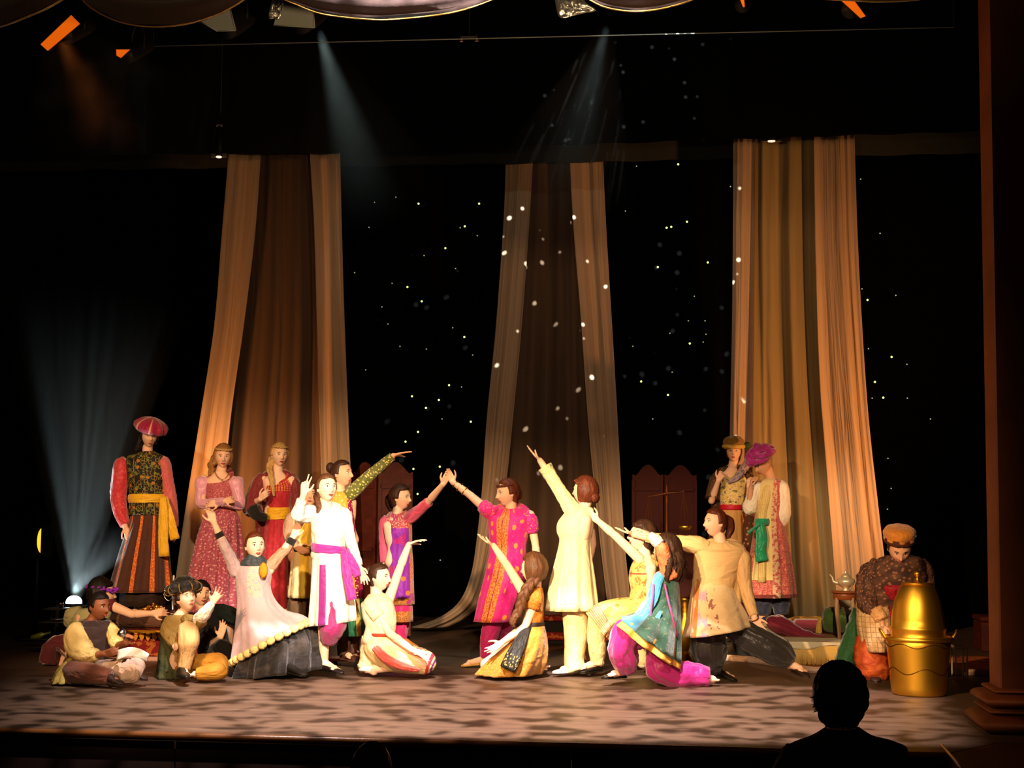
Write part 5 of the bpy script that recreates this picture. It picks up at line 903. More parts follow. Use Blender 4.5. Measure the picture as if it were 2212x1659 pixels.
mb = MB(); ell(mb, p.pt((569, 1232, -.13)), V3(.035, 0, 0), V3(0, .02, 0), V3(0, 0, .06), fn=lambda a, b: 1+.12*np.cos(9*b+a*5)); p.part('brooch_flower', M('orange_flower', 'e88a18', .7, bump=.8, bs=60, coord='O'), mb); p.shoe(SHOEB, (618, 1452, -.2), (662, 1462, -.34))
# ---- 9 boy behind in cream tunic
p = Person('boy in a cream and yellow belted tunic, half hidden behind the white tunic', 655, 243, skin='tan', hs=.95)
p.head(669, 1070, 0, 15, 0, 0); p.torso((660, 1105), (655, 1205), 0)
p.arm((634, 1118, 0), (628, 1160, -.02), (640, 1182, -.15), (655, 1190, -.18), (0, 1, 0), .4, .05, 1); p.arm((685, 1118, 0), (692, 1165, 0), (692, 1205, 0), (692, 1225, 0), (-1, 0, 0), .2, .05, 1)
p.leg((645, 1210, 0), (643, 1310, 0), (642, 1412, 0), (636, 1424, -.15)); p.leg((668, 1210, 0), (670, 1310, 0), (672, 1412, 0), (678, 1424, -.15)); p.face(); p.done()
mb = MB(); hair_cap(mb, p.h, .02, .5, .2); p.part('hair', HAIR['brown'], mb)
CT_ = M('cream_tunic', 'd8c090', .8, layers=[(('u', .5, .62), 'e8c040')], bump=.3, bs=50)
p.garment('tunic', CT_, [(1100, 650, 672, .05), (1106, 634, 688, .09), (1125, 628, 692, .11), (1160, 630, 690, .12, 0, .02), (1187, 636, 680, .11, 0, .01), (1200, 632, 686, .13, 0, .03), (1245, 628, 692, .16, 0, .04), (1290, 624, 696, .18, 0, .05)], -10, hem=True, n=70)
p.sleeve('sleeve', M('sheer_tan', ''), [(640, 1110, 0), (630, 1125, 0), (627, 1160, -.02), (640, 1178, -.12)], [11, 16, 15, 10], wr=.05); p.garment('belt', SHOEBR, [(1184, 635, 682, .115), (1186, 634, 683, .12), (1190, 634, 683, .12), (1192, 635, 682, .115)])
p.sleeve('trouser_leg', M('brown_wool', '6a4c34', .85, bump=.3, bs=50), [(645, 1265, 0), (643, 1330, 0), (642, 1380, 0), (642, 1414, 0)], [24, 22, 17, 12], amp=.06); p.sleeve('trouser_leg', M('brown_wool', ''), [(670, 1265, 0), (671, 1330, 0), (672, 1380, 0), (672, 1414, 0)], [24, 22, 17, 12], amp=.06); p.shoe(SHOEB, (646, 1426, .05), (636, 1430, -.18)); p.shoe(SHOEB, (668, 1426, .05), (680, 1430, -.18))
# ---- 10 girl in white tunic, purple sash
p = Person('girl in a white tunic and purple sash pointing two fingers up', 708, 267, skin='pale')
p.head(706, 1056, 0, 36, -5, 2); p.torso((706, 1098), (708, 1200), 15)
p.arm((676, 1112, 0), (642, 1118, -.12), (656, 1066, -.16), (664, 1014, -.16), (0, 1, 0), (.05, .12, 1.0, 1.0), .2, -1, .95); p.arm((740, 1110, 0), (757, 1166, -.02), (776, 1226, -.08), (800, 1276, -.1), (-.4, -1, 0), .12, .16, -1)
p.leg((694, 1205, 0), (700, 1320, -.08), (700, 1432, -.0), (732, 1450, -.12)); p.leg((724, 1205, 0), (716, 1320, .05), (692, 1430, .16), (716, 1448, .12)); p.face(); p.done()
mb = MB(); hair_cap(mb, p.h, .014, .68, .08, vol=.01, longh=False); h = p.h
tube(mb, [h.p(0, -.09, .02), h.p(-.055, -.07, -.06), h.p(-.06, -.03, -.12), p.pt((690, 1096, -.03)), p.pt((688, 1110, -.05)), p.pt((690, 1122, -.06))], [.03, .03, .024, .024, .02, .008], n=18, amp=.12, wr=.05, twist=3); p.part('hair', HAIR['brown'], mb)
WT = M('white_satin', 'ece0d0', .42, bump=.2, bs=30, sheen=.3); PUR = M('purple_sash', 'a82890', .5, bump=.3, bs=40, sheen=.4)
p.garment('tunic_top', WT, [(1092, 693, 722, .055, 0, 0, .03), (1098, 678, 738, .085, 0, 0, .05), (1108, 671, 744, .105, 0, 0, .02), (1130, 672, 748, .12), (1155, 673, 750, .125, 0, .01), (1180, 676, 746, .115, 0, .02), (1192, 678, 742, .105)], 15, wr=.012)
mb = MB(); p.rows(mb, [(676, 1180, 744, 1186, .11), (676, 1200, 748, 1200, .125, 0, .02), (674, 1240, 756, 1240, .15, 0, .04), (671, 1300, 764, 1296, .18, 0, .05), (668, 1352, 768, 1340, .2, 0, .055)], 15, hem=True, n=90, k=(7, 13)); p.part('tunic_skirt', M('white_satin_skirt', 'ece0d0', .42, layers=[(('and', ('u', .40, .455), ('v', .22, 1.1)), '8c2478')], bump=.2, bs=30, sheen=.3), mb)
p.sleeve('sleeve', WT, [(684, 1106, 0), (672, 1108, 0), (654, 1114, -.06), (643, 1112, -.12), (648, 1094, -.14), (652, 1080, -.16)], [13, 19, 17, 15, 12, 11], wr=.05, amp=.04); p.sleeve('sleeve', WT, [(732, 1104, 0), (742, 1112, 0), (750, 1140, 0), (757, 1166, -.02), (766, 1196, -.05), (775, 1222, -.08)], [12, 17, 14, 12, 11, 9.5], wr=.07, amp=.03)
mb = MB(); p.rows(mb, [(674, 1172, 746, 1180, .12), (672, 1177, 749, 1186, .13, 0, .01), (673, 1188, 748, 1194, .13, 0, .01), (675, 1193, 746, 1198, .12)], wr=.01); sa = p.part('sash', PUR, mb)
p.sleeve('sash_tail', PUR, [(745, 1188, -.1), (756, 1210, -.12), (766, 1230, -.12), (772, 1245, -.12)], [7, 9, 10, 8], .4, sa, amp=.1); p.sleeve('sash_tail', PUR, [(743, 1190, -.11), (748, 1230, -.14), (753, 1262, -.16), (760, 1296, -.17)], [7, 9, 9, 10], .4, sa, amp=.1)
PT = M('plum_trousers', '98205c', .6, bump=.3, bs=40, sheen=.3)
p.sleeve('trouser_leg', PT, [(706, 1290, -.05), (718, 1325, -.08), (718, 1355, -.1), (708, 1386, -.04)], [30, 28, 26, 17], amp=.06); p.sleeve('trouser_leg', PT, [(700, 1290, .05), (692, 1330, .1), (690, 1365, .14), (690, 1386, .16)], [28, 24, 20, 15], amp=.06)
p.shoe(SHOEB, (694, 1450, .02), (742, 1458, -.16), h=.075, label=None); p.shoe(SHOEB, (684, 1444, .18), (728, 1450, .08))
# ---- 11 girl behind, patterned green sleeve
p = Person('girl with a dark bun stretching a green sequinned sleeve to the right', 745, 252, skin='tan')
p.head(738, 1024, 0, 72, 0, 0); p.torso((735, 1068), (742, 1170), 35)
p.arm((752, 1072, 0), (800, 1026, -.02), (850, 984, -.02), (887, 973, -.02), (0, 0, -1), .08, .1, 1); p.arm((718, 1082, .05), (720, 1140, .08), (735, 1190, .05), (740, 1210, .05), (1, 0, 0), .2, .05, 1)
p.leg((735, 1175, 0), (738, 1290, 0), (742, 1410, 0), (765, 1424, -.05)); p.leg((755, 1175, .05), (758, 1290, .08), (762, 1408, .1), (785, 1418, .05)); p.face(); p.done()
mb = MB(); hair_cap(mb, p.h, .014, .68, .1); ell(mb, p.h.p(0, -.115, .055), p.h.X*.045, p.h.F*.035, p.h.U*.045, fn=lambda a, t: 1+.06*np.cos(9*t+a*6)); p.part('hair', HAIR['dark'], mb)
GRS = M('green_sequin', '5a5a1c', .5, layers=[(('dot', 9, 22, .24), 'c8b45c')], bump=.4, bs=90, sheen=.2)
p.sleeve('sleeve', GRS, [(745, 1076, 0), (762, 1062, -.01), (800, 1026, -.02), (826, 1004, -.02), (848, 986, -.02)], [13, 15, 12.5, 11, 9.5], wr=.03)
p.garment('tunic', M('magenta_brocade', '8c1840', .6, layers=[(('u', .3, .52), 'd88a2c'), (('dot', 20, 30, .2), 'e8b060')], bump=.4, bs=80), [(1062, 722, 746, .05), (1068, 712, 756, .08), (1090, 706, 762, .11), (1130, 708, 766, .12), (1170, 712, 770, .12, 0, .02), (1230, 708, 778, .15, 0, .05), (1290, 706, 784, .17, 0, .05)], 40, hem=True, n=60)
p.garment('skirt', M('green_skirt', '145a34', .6, layers=[(('u', .52, .6), 'c8a040')], bump=.4, bs=60, sheen=.3), [(1270, 712, 778, .15), (1320, 708, 784, .17, 0, .06), (1372, 704, 788, .18, 0, .08)], 40, hem=True, n=70)
BT = M('brown_boots', '4a2818', .6, bump=.2, bs=30); p.sleeve('boot_leg', BT, [(742, 1350, 0), (742, 1385, 0), (743, 1415, 0)], [17, 15, 13]); p.shoe(BT, (736, 1424, .02), (775, 1430, -.06)); p.sleeve('boot_leg', BT, [(764, 1350, .1), (763, 1385, .1), (762, 1412, .1)], [16, 14, 12]); p.shoe(BT, (756, 1416, .12), (792, 1422, .04))
# ---- 12 girl in purple saree
p = Person('girl in purple and pink tunic clasping the taller woman\'s raised hand', 866, 235, skin='fair', hs=.97)
p.head(867, 1076, 0, 66, 4, 0); p.torso((857, 1117), (862, 1215), 38)
p.arm((882, 1122, -.02), (922, 1088, -.18), (957, 1046, -.35), (972, 1016, -.38), (0, 1, 0), .4, .05, 1); p.arm((836, 1126, 0), (832, 1182, .02), (832, 1230, 0), (834, 1250, 0), (1, 0, 0), .2, .05, 1)
p.leg((856, 1222, 0), (862, 1310, 0), (866, 1392, 0), (896, 1398, -.1)); p.leg((872, 1222, .06), (870, 1310, .1), (868, 1388, .14), (888, 1394, .08)); p.face(); p.done()
mb = MB(); hair_cap(mb, p.h, .02, .68, .12, vol=.02); h = p.h; tube(mb, [h.p(0, -.1, .03), h.p(0, -.135, -.01), h.p(.01, -.13, -.07), h.p(.01, -.10, -.12), h.p(0, -.08, -.17)], [.03, .04, .042, .03, .01], n=18, amp=.12, wr=.08, twist=4); p.part('hair', HAIR['dark'], mb)
SAR = M('purple_saree', '8c1c98', .55, layers=[(('v', 0, .17), 'c04450'), (('and', ('v', 0, .17), ('dot', 44, 40, .25)), 'f0b890'), (('u', .54, .68), 'c8602c'), (('and', ('u', .54, .68), ('dot', 60, 50, .3)), 'e8a050'), (('v', .93, 1.1), 'd88a2c'), (('and', ('v', .93, 1.1), ('dot', 60, 90, .35)), '9c4418'), (('and', ('dot', 5, 6, .16), ('v', .5, .93)), 'd0702c'), (('ns', 5, 5, .6), 'b81c70')], bump=.4, bs=80, sheen=.4)
p.garment('tunic', SAR, [(1106, 848, 870, .05, 0, 0, .02), (1112, 836, 884, .075, 0, 0, .05), (1122, 830, 888, .1, 0, 0, .02), (1150, 832, 890, .115), (1185, 836, 890, .105, 0, .01), (1215, 836, 892, .125, 0, .02), (1260, 838, 893, .14, 0, .025), (1305, 838, 895, .15, 0, .03)], 45, hem=True, n=70)
p.garment('underskirt', M('pink_tier', 'd81860', .55, layers=[(('v', .6, 1.1), 'cc7c2c'), (('and', ('v', .6, 1.1), ('dot', 60, 20, .35)), '9c4418')], bump=.4, bs=80, sheen=.4), [(1285, 844, 890, .13), (1342, 843, 892, .14, 0, .03)], 45, hem=True)
PS = M('pink_sheer_sleeve', 'e05070', .6, bump=.3, bs=60, sheen=.4); p.sleeve('sleeve', PS, [(878, 1122, -.01), (888, 1116, -.04), (908, 1100, -.12), (926, 1084, -.195)], [12, 14, 12, 10.5]); p.sleeve('sleeve', PS, [(838, 1118, 0), (832, 1130, .01), (831, 1170, .02), (831, 1215, .01)], [10, 13, 12, 10])
p.sleeve('trouser_leg', MAGP_ if 0 else M('pink_trousers', 'c8145c', .6, bump=.3, bs=50, sheen=.3), [(860, 1320, 0), (864, 1350, 0), (866, 1386, 0)], [15, 14, 10]); p.sleeve('trouser_leg', M('pink_trousers', ''), [(872, 1320, .1), (870, 1350, .1), (868, 1384, .13)], [15, 13, 10])
p.shoe(M('orange_shoe', 'd87c34', .6, coord='O'), (872, 1396, 0), (902, 1402, -.1)); p.shoe(M('orange_shoe', ''), (866, 1390, .15), (892, 1396, .08))
# ---- 13 kneeling girl in cream
p = Person('kneeling girl in a cream blouse and red-bordered skirt, hand raised', 850, 266, skin='pale', hs=.97)
p.head(819, 1248, 0, 72, 0, 2); p.torso((814, 1288), (818, 1382), 35)
p.arm((840, 1294, .04), (862, 1232, .04), (883, 1176, .02), (926, 1158, .0), (0, 0, -1), .16, .14, 1); p.arm((800, 1300, -.06), (842, 1368, -.1), (892, 1406, -.18), (920, 1420, -.2), (0, 0, -1), .1, .1, 1)
p.leg((815, 1388, -.05), (915, 1430, -.1), (800, 1446, -.05), (776, 1446, -.05)); p.leg((825, 1388, .06), (915, 1428, .14), (805, 1440, .12), (785, 1440, .12)); p.face(); p.done()
mb = MB(); hair_cap(mb, p.h, .013, .66, .1); ell(mb, p.h.p(0, -.10, .05), p.h.X*.045, p.h.F*.035, p.h.U*.045); p.part('hair', HAIR['dark'], mb)
CB = M('cream_blouse', 'e8d4a8', .75, bump=.3, bs=50, layers=[(('and', ('v', .0, .2), ('us', 40, .3)), 'd8b87c')])
p.garment('blouse', CB, [(1281, 803, 826, .05, 0, 0, .01), (1287, 793, 838, .075), (1305, 789, 850, .10), (1335, 789, 856, .12, 0, .01), (1362, 794, 854, .12, 0, .01), (1370, 797, 848, .115)], 50, wr=.01)
p.sleeve('sleeve', CB, [(802, 1294, -.03), (800, 1304, -.06), (810, 1322, -.09), (819, 1334, -.1)], [12, 17, 16, 15], wr=.03); p.garment('belt', M('red_belt', 'b83828', .7), [(1366, 797, 849, .12), (1368, 796, 850, .124), (1372, 797, 850, .122)])
SKC = M('cream_skirt', 'e0c48c', .75, layers=[(('and', ('v', .62, .86), ('and', ('u', .45, .7), ('ring', 34, 9, .2, .42))), '6a2834'), (('v', .9, .94), 'c03040'), (('v', .96, .98), '7a3a8c')], bump=.3, bs=50)
mb = MB(); tube(mb, [p.pt(q) for q in ((822, 1370, .0), (820, 1392, .0), (840, 1412, -.02), (880, 1424, -.04), (912, 1430, -.04), (930, 1436, -.04), (940, 1441, -.04))], [p.m(r) for r in (27, 36, 36, 31, 27, 21, 6)], 1., n=40, amp=.04, wr=.02, front=0); sk = p.part('skirt', SKC, mb)
p.sleeve('skirt_panel', M('coral_cloth', 'c04434', .7, bump=.5, bs=30, sheen=.3), [(812, 1400, -.16), (835, 1424, -.2), (870, 1440, -.2), (906, 1448, -.18)], [15, 20, 17, 8], .5, sk, amp=.1, label='coral red lower fold'); p.sleeve('skirt_back', CB, [(800, 1375, .02), (797, 1405, .03), (795, 1435, .04), (776, 1444, .0)], [18, 18, 20, 9], amp=.06, parent=sk)

# ---- 14 magenta woman
MAG = M('magenta_silk', 'de1a88', .55, layers=[(('grid', 22, 16, .1), 'e8489a'), (('and', ('dot', 9, 7, .17), ('not', ('u', .42, .58))), 'e89040'), (('u', .452, .548), 'e8883c'), (('and', ('u', .452, .548), ('dot', 60, 45, .35)), 'b85420'), (('u', .497, .503), '8a1040')], bump=.2, bs=120, sheen=.3)
MAGP = M('magenta_trousers', 'b41468', .6, bump=.2, bs=60, sheen=.3)
p = Person('woman in a long magenta tunic with an orange front band, clasping hands overhead', 1094, 250)
p.head(1096, 1066, 0, -58, 10, 0)
p.torso((1104, 1106), (1095, 1215), -20)
p.arm((1056, 1105, 0), (1016, 1070, .18), (979, 1042, .34), (964, 1014, .38), (0, -1, .1), .5, .05, 1); p.arm((1145, 1113, 0), (1156, 1172, .02), (1162, 1218, .0), (1160, 1244, 0), (-1, 0, 0), .2, .05, 1)
p.leg((1078, 1225, 0), (1066, 1330, .0), (1048, 1424, 0), (1000, 1436, -.04)); p.leg((1108, 1225, .05), (1092, 1330, .1), (1085, 1412, .25), (1070, 1425, .2)); p.face(); p.done()
mb = MB(); hair_cap(mb, p.h, .018, .76, .12, vol=.012); ell(mb, p.h.p(0, -.105, -.02), p.h.X*.05, p.h.F*.03, p.h.U*.05, fn=lambda a, t: 1+.06*np.cos(9*t+a*6)); plait(mb, [p.h.p(.079*math.cos(a), -.01+.088*math.sin(a), .075) for a in np.linspace(-.3, PI+.3, 9)], [.012]*4); p.part('hair', HAIR['auburn'], mb)
p.garment('tunic', MAG, [(1096, 1080, 1124, .065, 0, 0, .02), (1101, 1066, 1138, .085, 0, 0, .07), (1108, 1056, 1148, .10, 0, 0, .05), (1125, 1054, 1146, .11, 0, 0, .01), (1150, 1055, 1142, .115, 0, .005), (1180, 1058, 1136, .105, 0, .01), (1210, 1054, 1136, .12, 0, .015), (1250, 1045, 1132, .14, 0, .02), (1290, 1034, 1122, .15, 0, .025), (1342, 1023, 1107, .16, 0, .03)], -12, hem=True)
p.sleeve('sleeve', MAG, [(1072, 1108, 0), (1056, 1104, 0), (1044, 1093, .04)], [15, 17, 15.5]); p.sleeve('sleeve', MAG, [(1134, 1112, 0), (1146, 1124, 0), (1151, 1150, .01)], [14, 16, 14])
p.sleeve('trouser_leg', MAGP, [(1078, 1300, 0), (1066, 1340, .0), (1056, 1380, 0), (1048, 1422, 0)], [24, 20, 18, 11], amp=.06); p.sleeve('trouser_leg', MAGP, [(1098, 1300, .05), (1092, 1340, .1), (1088, 1380, .2), (1085, 1420, .25)], [22, 19, 15, 10], amp=.06)
for q, r in (((983, 1045, .325), 9.5), ((992, 1052, .285), 10.5), ((1003, 1060, .235), 11)): mb = MB(); c = p.pt(q); tube(mb, [c, c+V3(.008, 0, -.006)], [p.m(r)]*2, n=18, sub=1); p.part('bracelet', BRASS, mb)
p.shoe(M('gold_flat', 'c89c50', .5, coord='O'), (1038, 1436, .0), (996, 1440, -.05), h=.03)
# ---- 15 kneeling woman seen from behind
p = Person('kneeling woman in a mustard dress seen from behind with a thick braid', 1120, 264)
p.head(1150, 1229, 0, -118, 5, 0); p.torso((1156, 1272), (1154, 1372), 112, .72)
p.arm((1134, 1284, -.02), (1096, 1222, -.06), (1066, 1178, -.08), (1032, 1158, -.08), (.3, 0, 1), .1, .28, -1); p.arm((1156, 1296, -.08), (1134, 1354, -.12), (1084, 1388, -.2), (1054, 1410, -.22), (0, -1, 1), .15, .18, 1)
p.leg((1145, 1378, -.05), (1050, 1436, -.05), (1150, 1444, .05), (1180, 1446, .0)); p.leg((1160, 1378, .06), (1080, 1436, .15), (1160, 1440, .15), (1186, 1440, .1)); p.face(); p.done()
mb = MB(); hair_cap(mb, p.h, .024, .66, .10, vol=.02, longh=True); p.part('hair', HAIR['brown'], mb)
mb = MB(); plait(mb, [p.h.p(0, -.07, -.07), p.pt((1145, 1262, -.12)), p.pt((1132, 1284, -.16)), p.pt((1124, 1310, -.18)), p.pt((1112, 1334, -.2))], [.03, .04, .042, .04, .03]); tube(mb, [p.pt((1115, 1328, -.2)), p.pt((1108, 1345, -.2)), p.pt((1112, 1356, -.2))], [.03, .03, .006], n=16, amp=.2); p.part('braid', HAIR['brown'], mb)
MU = M('mustard_dress', 'a8701c', .65, layers=[(('dot', 26, 18, .1), 'e0a850')], bump=.3, bs=70, sheen=.2); MU2 = M('rust_bodice', 'b0661c', .7, bump=.3, bs=70)
p.garment('bodice', MU2, [(1266, 1150, 1168, .05), (1272, 1138, 1172, .08), (1290, 1134, 1175, .10), (1320, 1134, 1174, .11), (1352, 1136, 1174, .105, 0, .01)], 165, wr=.01); p.sleeve('sleeve', MU2, [(1160, 1282, -.05), (1154, 1296, -.09), (1149, 1316, -.1)], [13, 17, 15], wr=.03)
p.garment('belt', M('dark_belt', '241410', .6), [(1343, 1136, 1175, .11), (1346, 1135, 1176, .115), (1353, 1135, 1176, .115), (1357, 1136, 1175, .11)])
mb = MB(); p.rows(mb, [(1136, 1352, 1176, 1352, .115), (1112, 1375, 1180, 1372, .17, -.02, .02), (1080, 1402, 1181, 1400, .23, -.02, .04), (1044, 1434, 1177, 1430, .28, -.02, .05), (1027, 1454, 1166, 1455, .3, -.02, .06)], 0, hem=True, n=90, k=(7, 15)); sk = p.part('skirt', MU, mb)
p.sleeve('sash_tail', M('black_sash', '1c1a14', .6, layers=[(('and', ('v', .7, .95), ('dot', 20, 14, .25)), 'b09050')], bump=.3, bs=50), [(1140, 1352, -.12), (1124, 1385, -.24), (1108, 1420, -.32), (1096, 1446, -.34)], [8, 13, 17, 17], .3, sk, amp=.05)
# ---- 16 cream tunic woman back-turned
p = Person('woman in a cream pleated tunic turned away, one arm raised high', 1235, 261, skin='fair')
p.head(1262, 1062, 0, -118, 0, 0); p.torso((1258, 1102), (1240, 1210), -60)
p.arm((1238, 1112, -.04), (1203, 1050, -.06), (1166, 994, -.06), (1137, 964, -.06), (.6, 0, .8), .06, .05, -1, 1.05); p.arm((1272, 1118, .1), (1280, 1175, .14), (1268, 1225, .12), (1262, 1245, .1), (0, 1, 0), .1, .05, 1)
p.leg((1235, 1220, -.04), (1240, 1340, -.03), (1234, 1440, -.05), (1202, 1452, -.1)); p.leg((1255, 1220, .08), (1262, 1330, .12), (1266, 1418, .3), (1280, 1428, .24)); p.face(); p.done()
mb = MB(); hair_cap(mb, p.h, .022, .66, .1, vol=.015, longh=True); [plait(mb, [p.h.p(.088*math.cos(a)*sg, -.01-.10*math.sin(a), .055-.09*math.sin(a)) for a in np.linspace(-.5, PI*.5, 7)], [.016]*4) for sg in (-1, 1)]; ell(mb, p.h.p(0, -.11, -.05), p.h.X*.05, p.h.F*.03, p.h.U*.045, fn=lambda a, t: 1+.08*np.cos(7*t+a*6)); p.part('hair', HAIR['auburn'], mb)
CRM = M('cream_satin', 'ecd49c', .5, layers=[(('and', ('v', .92, 1.1), ('dot', 50, 60, .3)), 'd8b470')], bump=.25, bs=40, sheen=.3); CRT = M('cream_trousers', 'dcbc88', .6, bump=.3, bs=40)
p.garment('tunic', CRM, [(1094, 1246, 1274, .055), (1100, 1228, 1282, .085), (1112, 1216, 1284, .11), (1130, 1204, 1283, .125), (1150, 1203, 1280, .13), (1166, 1208, 1276, .125, 0, .01), (1200, 1202, 1277, .14, 0, .03), (1260, 1188, 1284, .18, 0, .05), (1318, 1180, 1290, .21, 0, .06)], -60, hem=True, n=100, k=(9, 16))
p.sleeve('sleeve', CRM, [(1256, 1112, .0), (1240, 1106, -.03), (1222, 1080, -.05), (1203, 1050, -.06), (1188, 1026, -.06), (1180, 1014, -.06)], [16, 20, 16, 14, 14, 13], wr=.05); p.sleeve('ruffled_cuff', CRM, [(1190, 1030, -.06), (1176, 1008, -.06)], [12, 15], amp=.12)
p.sleeve('trouser_leg', CRT, [(1240, 1300, -.03), (1243, 1345, -.03), (1243, 1390, -.04), (1240, 1428, -.05), (1246, 1446, -.05)], [28, 26, 23, 21, 25], amp=.04, wr=.02); p.sleeve('trouser_leg', CRT, [(1262, 1300, .1), (1264, 1345, .15), (1266, 1400, .28), (1266, 1418, .3)], [24, 22, 18, 16], amp=.05)
p.shoe(SHOEW, (1238, 1452, -.05), (1194, 1455, -.15), h=.05)
# ---- 17 lunging woman, gold patterned dress
p = Person('woman in a gold patterned dress lunging left with one arm stretched out', 1360, 262, skin='pale')
p.head(1384, 1159, 0, -75, -4, 0); p.torso((1396, 1206), (1386, 1312), -60)
p.arm((1382, 1208, -.04), (1330, 1158, -.06), (1290, 1124, -.06), (1262, 1100, -.06), (0, -1, 0), .1, .1, 1); p.arm((1410, 1218, .06), (1424, 1262, .1), (1418, 1300, .05), (1412, 1318, .02), (0, 1, 0), .2, .05, 1)
p.leg((1380, 1318, -.05), (1288, 1330, -.1), (1290, 1430, -.05), (1250, 1446, -.1)); p.leg((1395, 1318, .08), (1388, 1430, .22), (1440, 1440, .4), (1455, 1446, .4)); p.face(); p.done()
mb = MB(); hair_cap(mb, p.h, .022, .64, .12, vol=.03, longh=False); tube(mb, [p.h.p(0, -.09, .05), p.h.p(0, -.14, .0), p.h.p(0, -.15, -.07), p.h.p(0, -.12, -.14)], [.04, .05, .045, .02], n=18, amp=.12, wr=.06, twist=3); p.part('hair', HAIR['dark'], mb)
GD = M('gold_print', 'dca858', .6, layers=[(('ns', 14, 9, .56), 'b47430'), (('ring', 16, 10, .3, .36), 'f0d898'), (('v', .27, .29), '8c3028')], bump=.3, bs=60, sheen=.2); GP = M('gold_plaid_skirt', 'e0b868', .6, layers=[(('ns', 10, 6, .6), 'b07c38'), (('and', ('v', .78, .98), ('vs', 34, .3)), 'b03048'), (('and', ('v', .78, .98), ('us', 60, .2)), 'c8606a')], bump=.3, bs=60)
p.garment('dress', GD, [(1200, 1384, 1410, .055, 0, 0, .02), (1208, 1372, 1422, .085, 0, 0, .03), (1225, 1362, 1424, .115), (1250, 1358, 1420, .125), (1275, 1362, 1412, .11, 0, .01), (1310, 1354, 1412, .13, 0, .02), (1340, 1348, 1414, .15, 0, .03)], -60, hem=True)
mb = MB(); tube(mb, [p.pt(q) for q in ((1392, 1320, -.02), (1350, 1322, -.06), (1315, 1332, -.1), (1292, 1352, -.1))], [p.m(r) for r in (28, 30, 34, 42)], 1., n=60, amp=[0, .03, .05, .06]); p.part('skirt_over_knee', GP, mb)
p.sleeve('trouser_leg', CRT, [(1292, 1335, -.1), (1288, 1370, -.08), (1290, 1405, -.06), (1290, 1424, -.05), (1290, 1436, -.05)], [22, 20, 18, 15, 13.5], amp=.04, wr=.03); p.shoe(SHOEB, (1300, 1450, .0), (1252, 1456, -.12), h=.07); p.sleeve('trouser_leg', CRT, [(1398, 1330, .08), (1388, 1390, .18), (1392, 1424, .24), (1436, 1438, .4)], [24, 22, 20, 12])
# ---- 18 caped figure from behind
p = Person('kneeling woman in a teal cape and magenta trousers shading her brow', 1400, 274)
p.head(1436, 1190, 0, -130, 0, 0); p.torso((1442, 1240), (1420, 1350), -130, .78)
p.arm((1444, 1250, -.06), (1430, 1182, -.14), (1408, 1158, -.12), (1389, 1145, -.08), (0, 0, -1), .2, .08, 1, 1.05); p.arm((1430, 1256, .1), (1400, 1300, .1), (1375, 1330, 0), (1362, 1342, 0), (0, 0, -1), .2, .05, 1)
p.leg((1410, 1360, -.05), (1350, 1372, -.2), (1352, 1448, -.1), (1312, 1460, -.18)); p.leg((1430, 1360, .02), (1432, 1462, -.1), (1530, 1466, -.02), (1556, 1470, .0)); p.face(); p.done()
mb = MB(); hair_cap(mb, p.h, .024, .66, .10, vol=.03, longh=True); rnd = random.Random(9)
for a in (-.06, -.02, .03, .07): tube(mb, [p.h.p(a, -.08, .03), p.h.p(a*1.3, -.12, -.04), p.h.p(a*1.4, -.13, -.12), p.h.p(a*1.5, -.11, -.20), p.h.p(a, -.10, -.26)], [.022, .026, .026, .02, .008], n=16, amp=.2, wr=.12, twist=6, ph=a*50)
tube(mb, [p.h.p(0, -.05, .05), p.h.p(0, -.085, -.03), p.h.p(.0, -.095, -.12), p.h.p(.01, -.085, -.20), p.h.p(0, -.07, -.27)], [.07, .085, .085, .065, .02], flat=.75, n=70, amp=.045, k=(19, 31), twist=1.5, wr=.03)
p.part('hair', HAIR['dark'], mb)
p.sleeve('cuff_sleeve', M('white_linen_sleeve', ''), [(1426, 1176, -.15), (1416, 1166, -.135), (1404, 1155, -.12)], [12, 13, 8], label='white undersleeve'); p.sleeve('sleeve', M('orange_sleeve', 'e8784c', .6, bump=.3, bs=50), [(1448, 1246, -.07), (1438, 1215, -.11), (1430, 1186, -.15), (1426, 1176, -.15)], [20, 16, 15, 13])
CAPE = M('teal_cape', '14402e', .7, layers=[(('nsoft', 9, 7, .5, .66), '2c4a3c'), (('ns', 40, 26, .64), '5c5c3c'), (('u', .26, .42), '2a6e90')], bump=.5, bs=70, sheen=.4)
mb = MB(); p.rows(mb, [(1430, 1230, 1458, 1232, .08), (1414, 1240, 1464, 1242, .12), (1402, 1268, 1467, 1275, .15, 0, .02), (1392, 1305, 1468, 1320, .17, 0, .04), (1366, 1326, 1468, 1370, .26, -.06, .06), (1342, 1334, 1466, 1428, .34, -.12, .08)], 0, hem=True, n=100, k=(7, 13)); cp = p.part('cape', CAPE, mb)
mb = MB(); p.rows(mb, [(1366, 1330, 1466, 1380, .25, -.06, .05), (1345, 1333, 1466, 1420, .32, -.11, .07), (1331, 1345, 1462, 1440, .35, -.13, .08)], 0, hem=True, n=100, k=(7, 13)); p.part('gold_border', M('cape_border', 'd89840', .6, bump=.4, bs=60), mb, cp)
for q in ([(1412, 1262, -.17), (1410, 1290, -.2), (1406, 1320, -.22), (1405, 1352, -.24)], [(1436, 1262, -.17), (1444, 1300, -.19), (1454, 1340, -.2), (1462, 1376, -.16)]): p.sleeve('cord', M('pink_cord', 'c04478', .6), q, [2.2]*4, wr=0, amp=0, n=8, parent=cp)
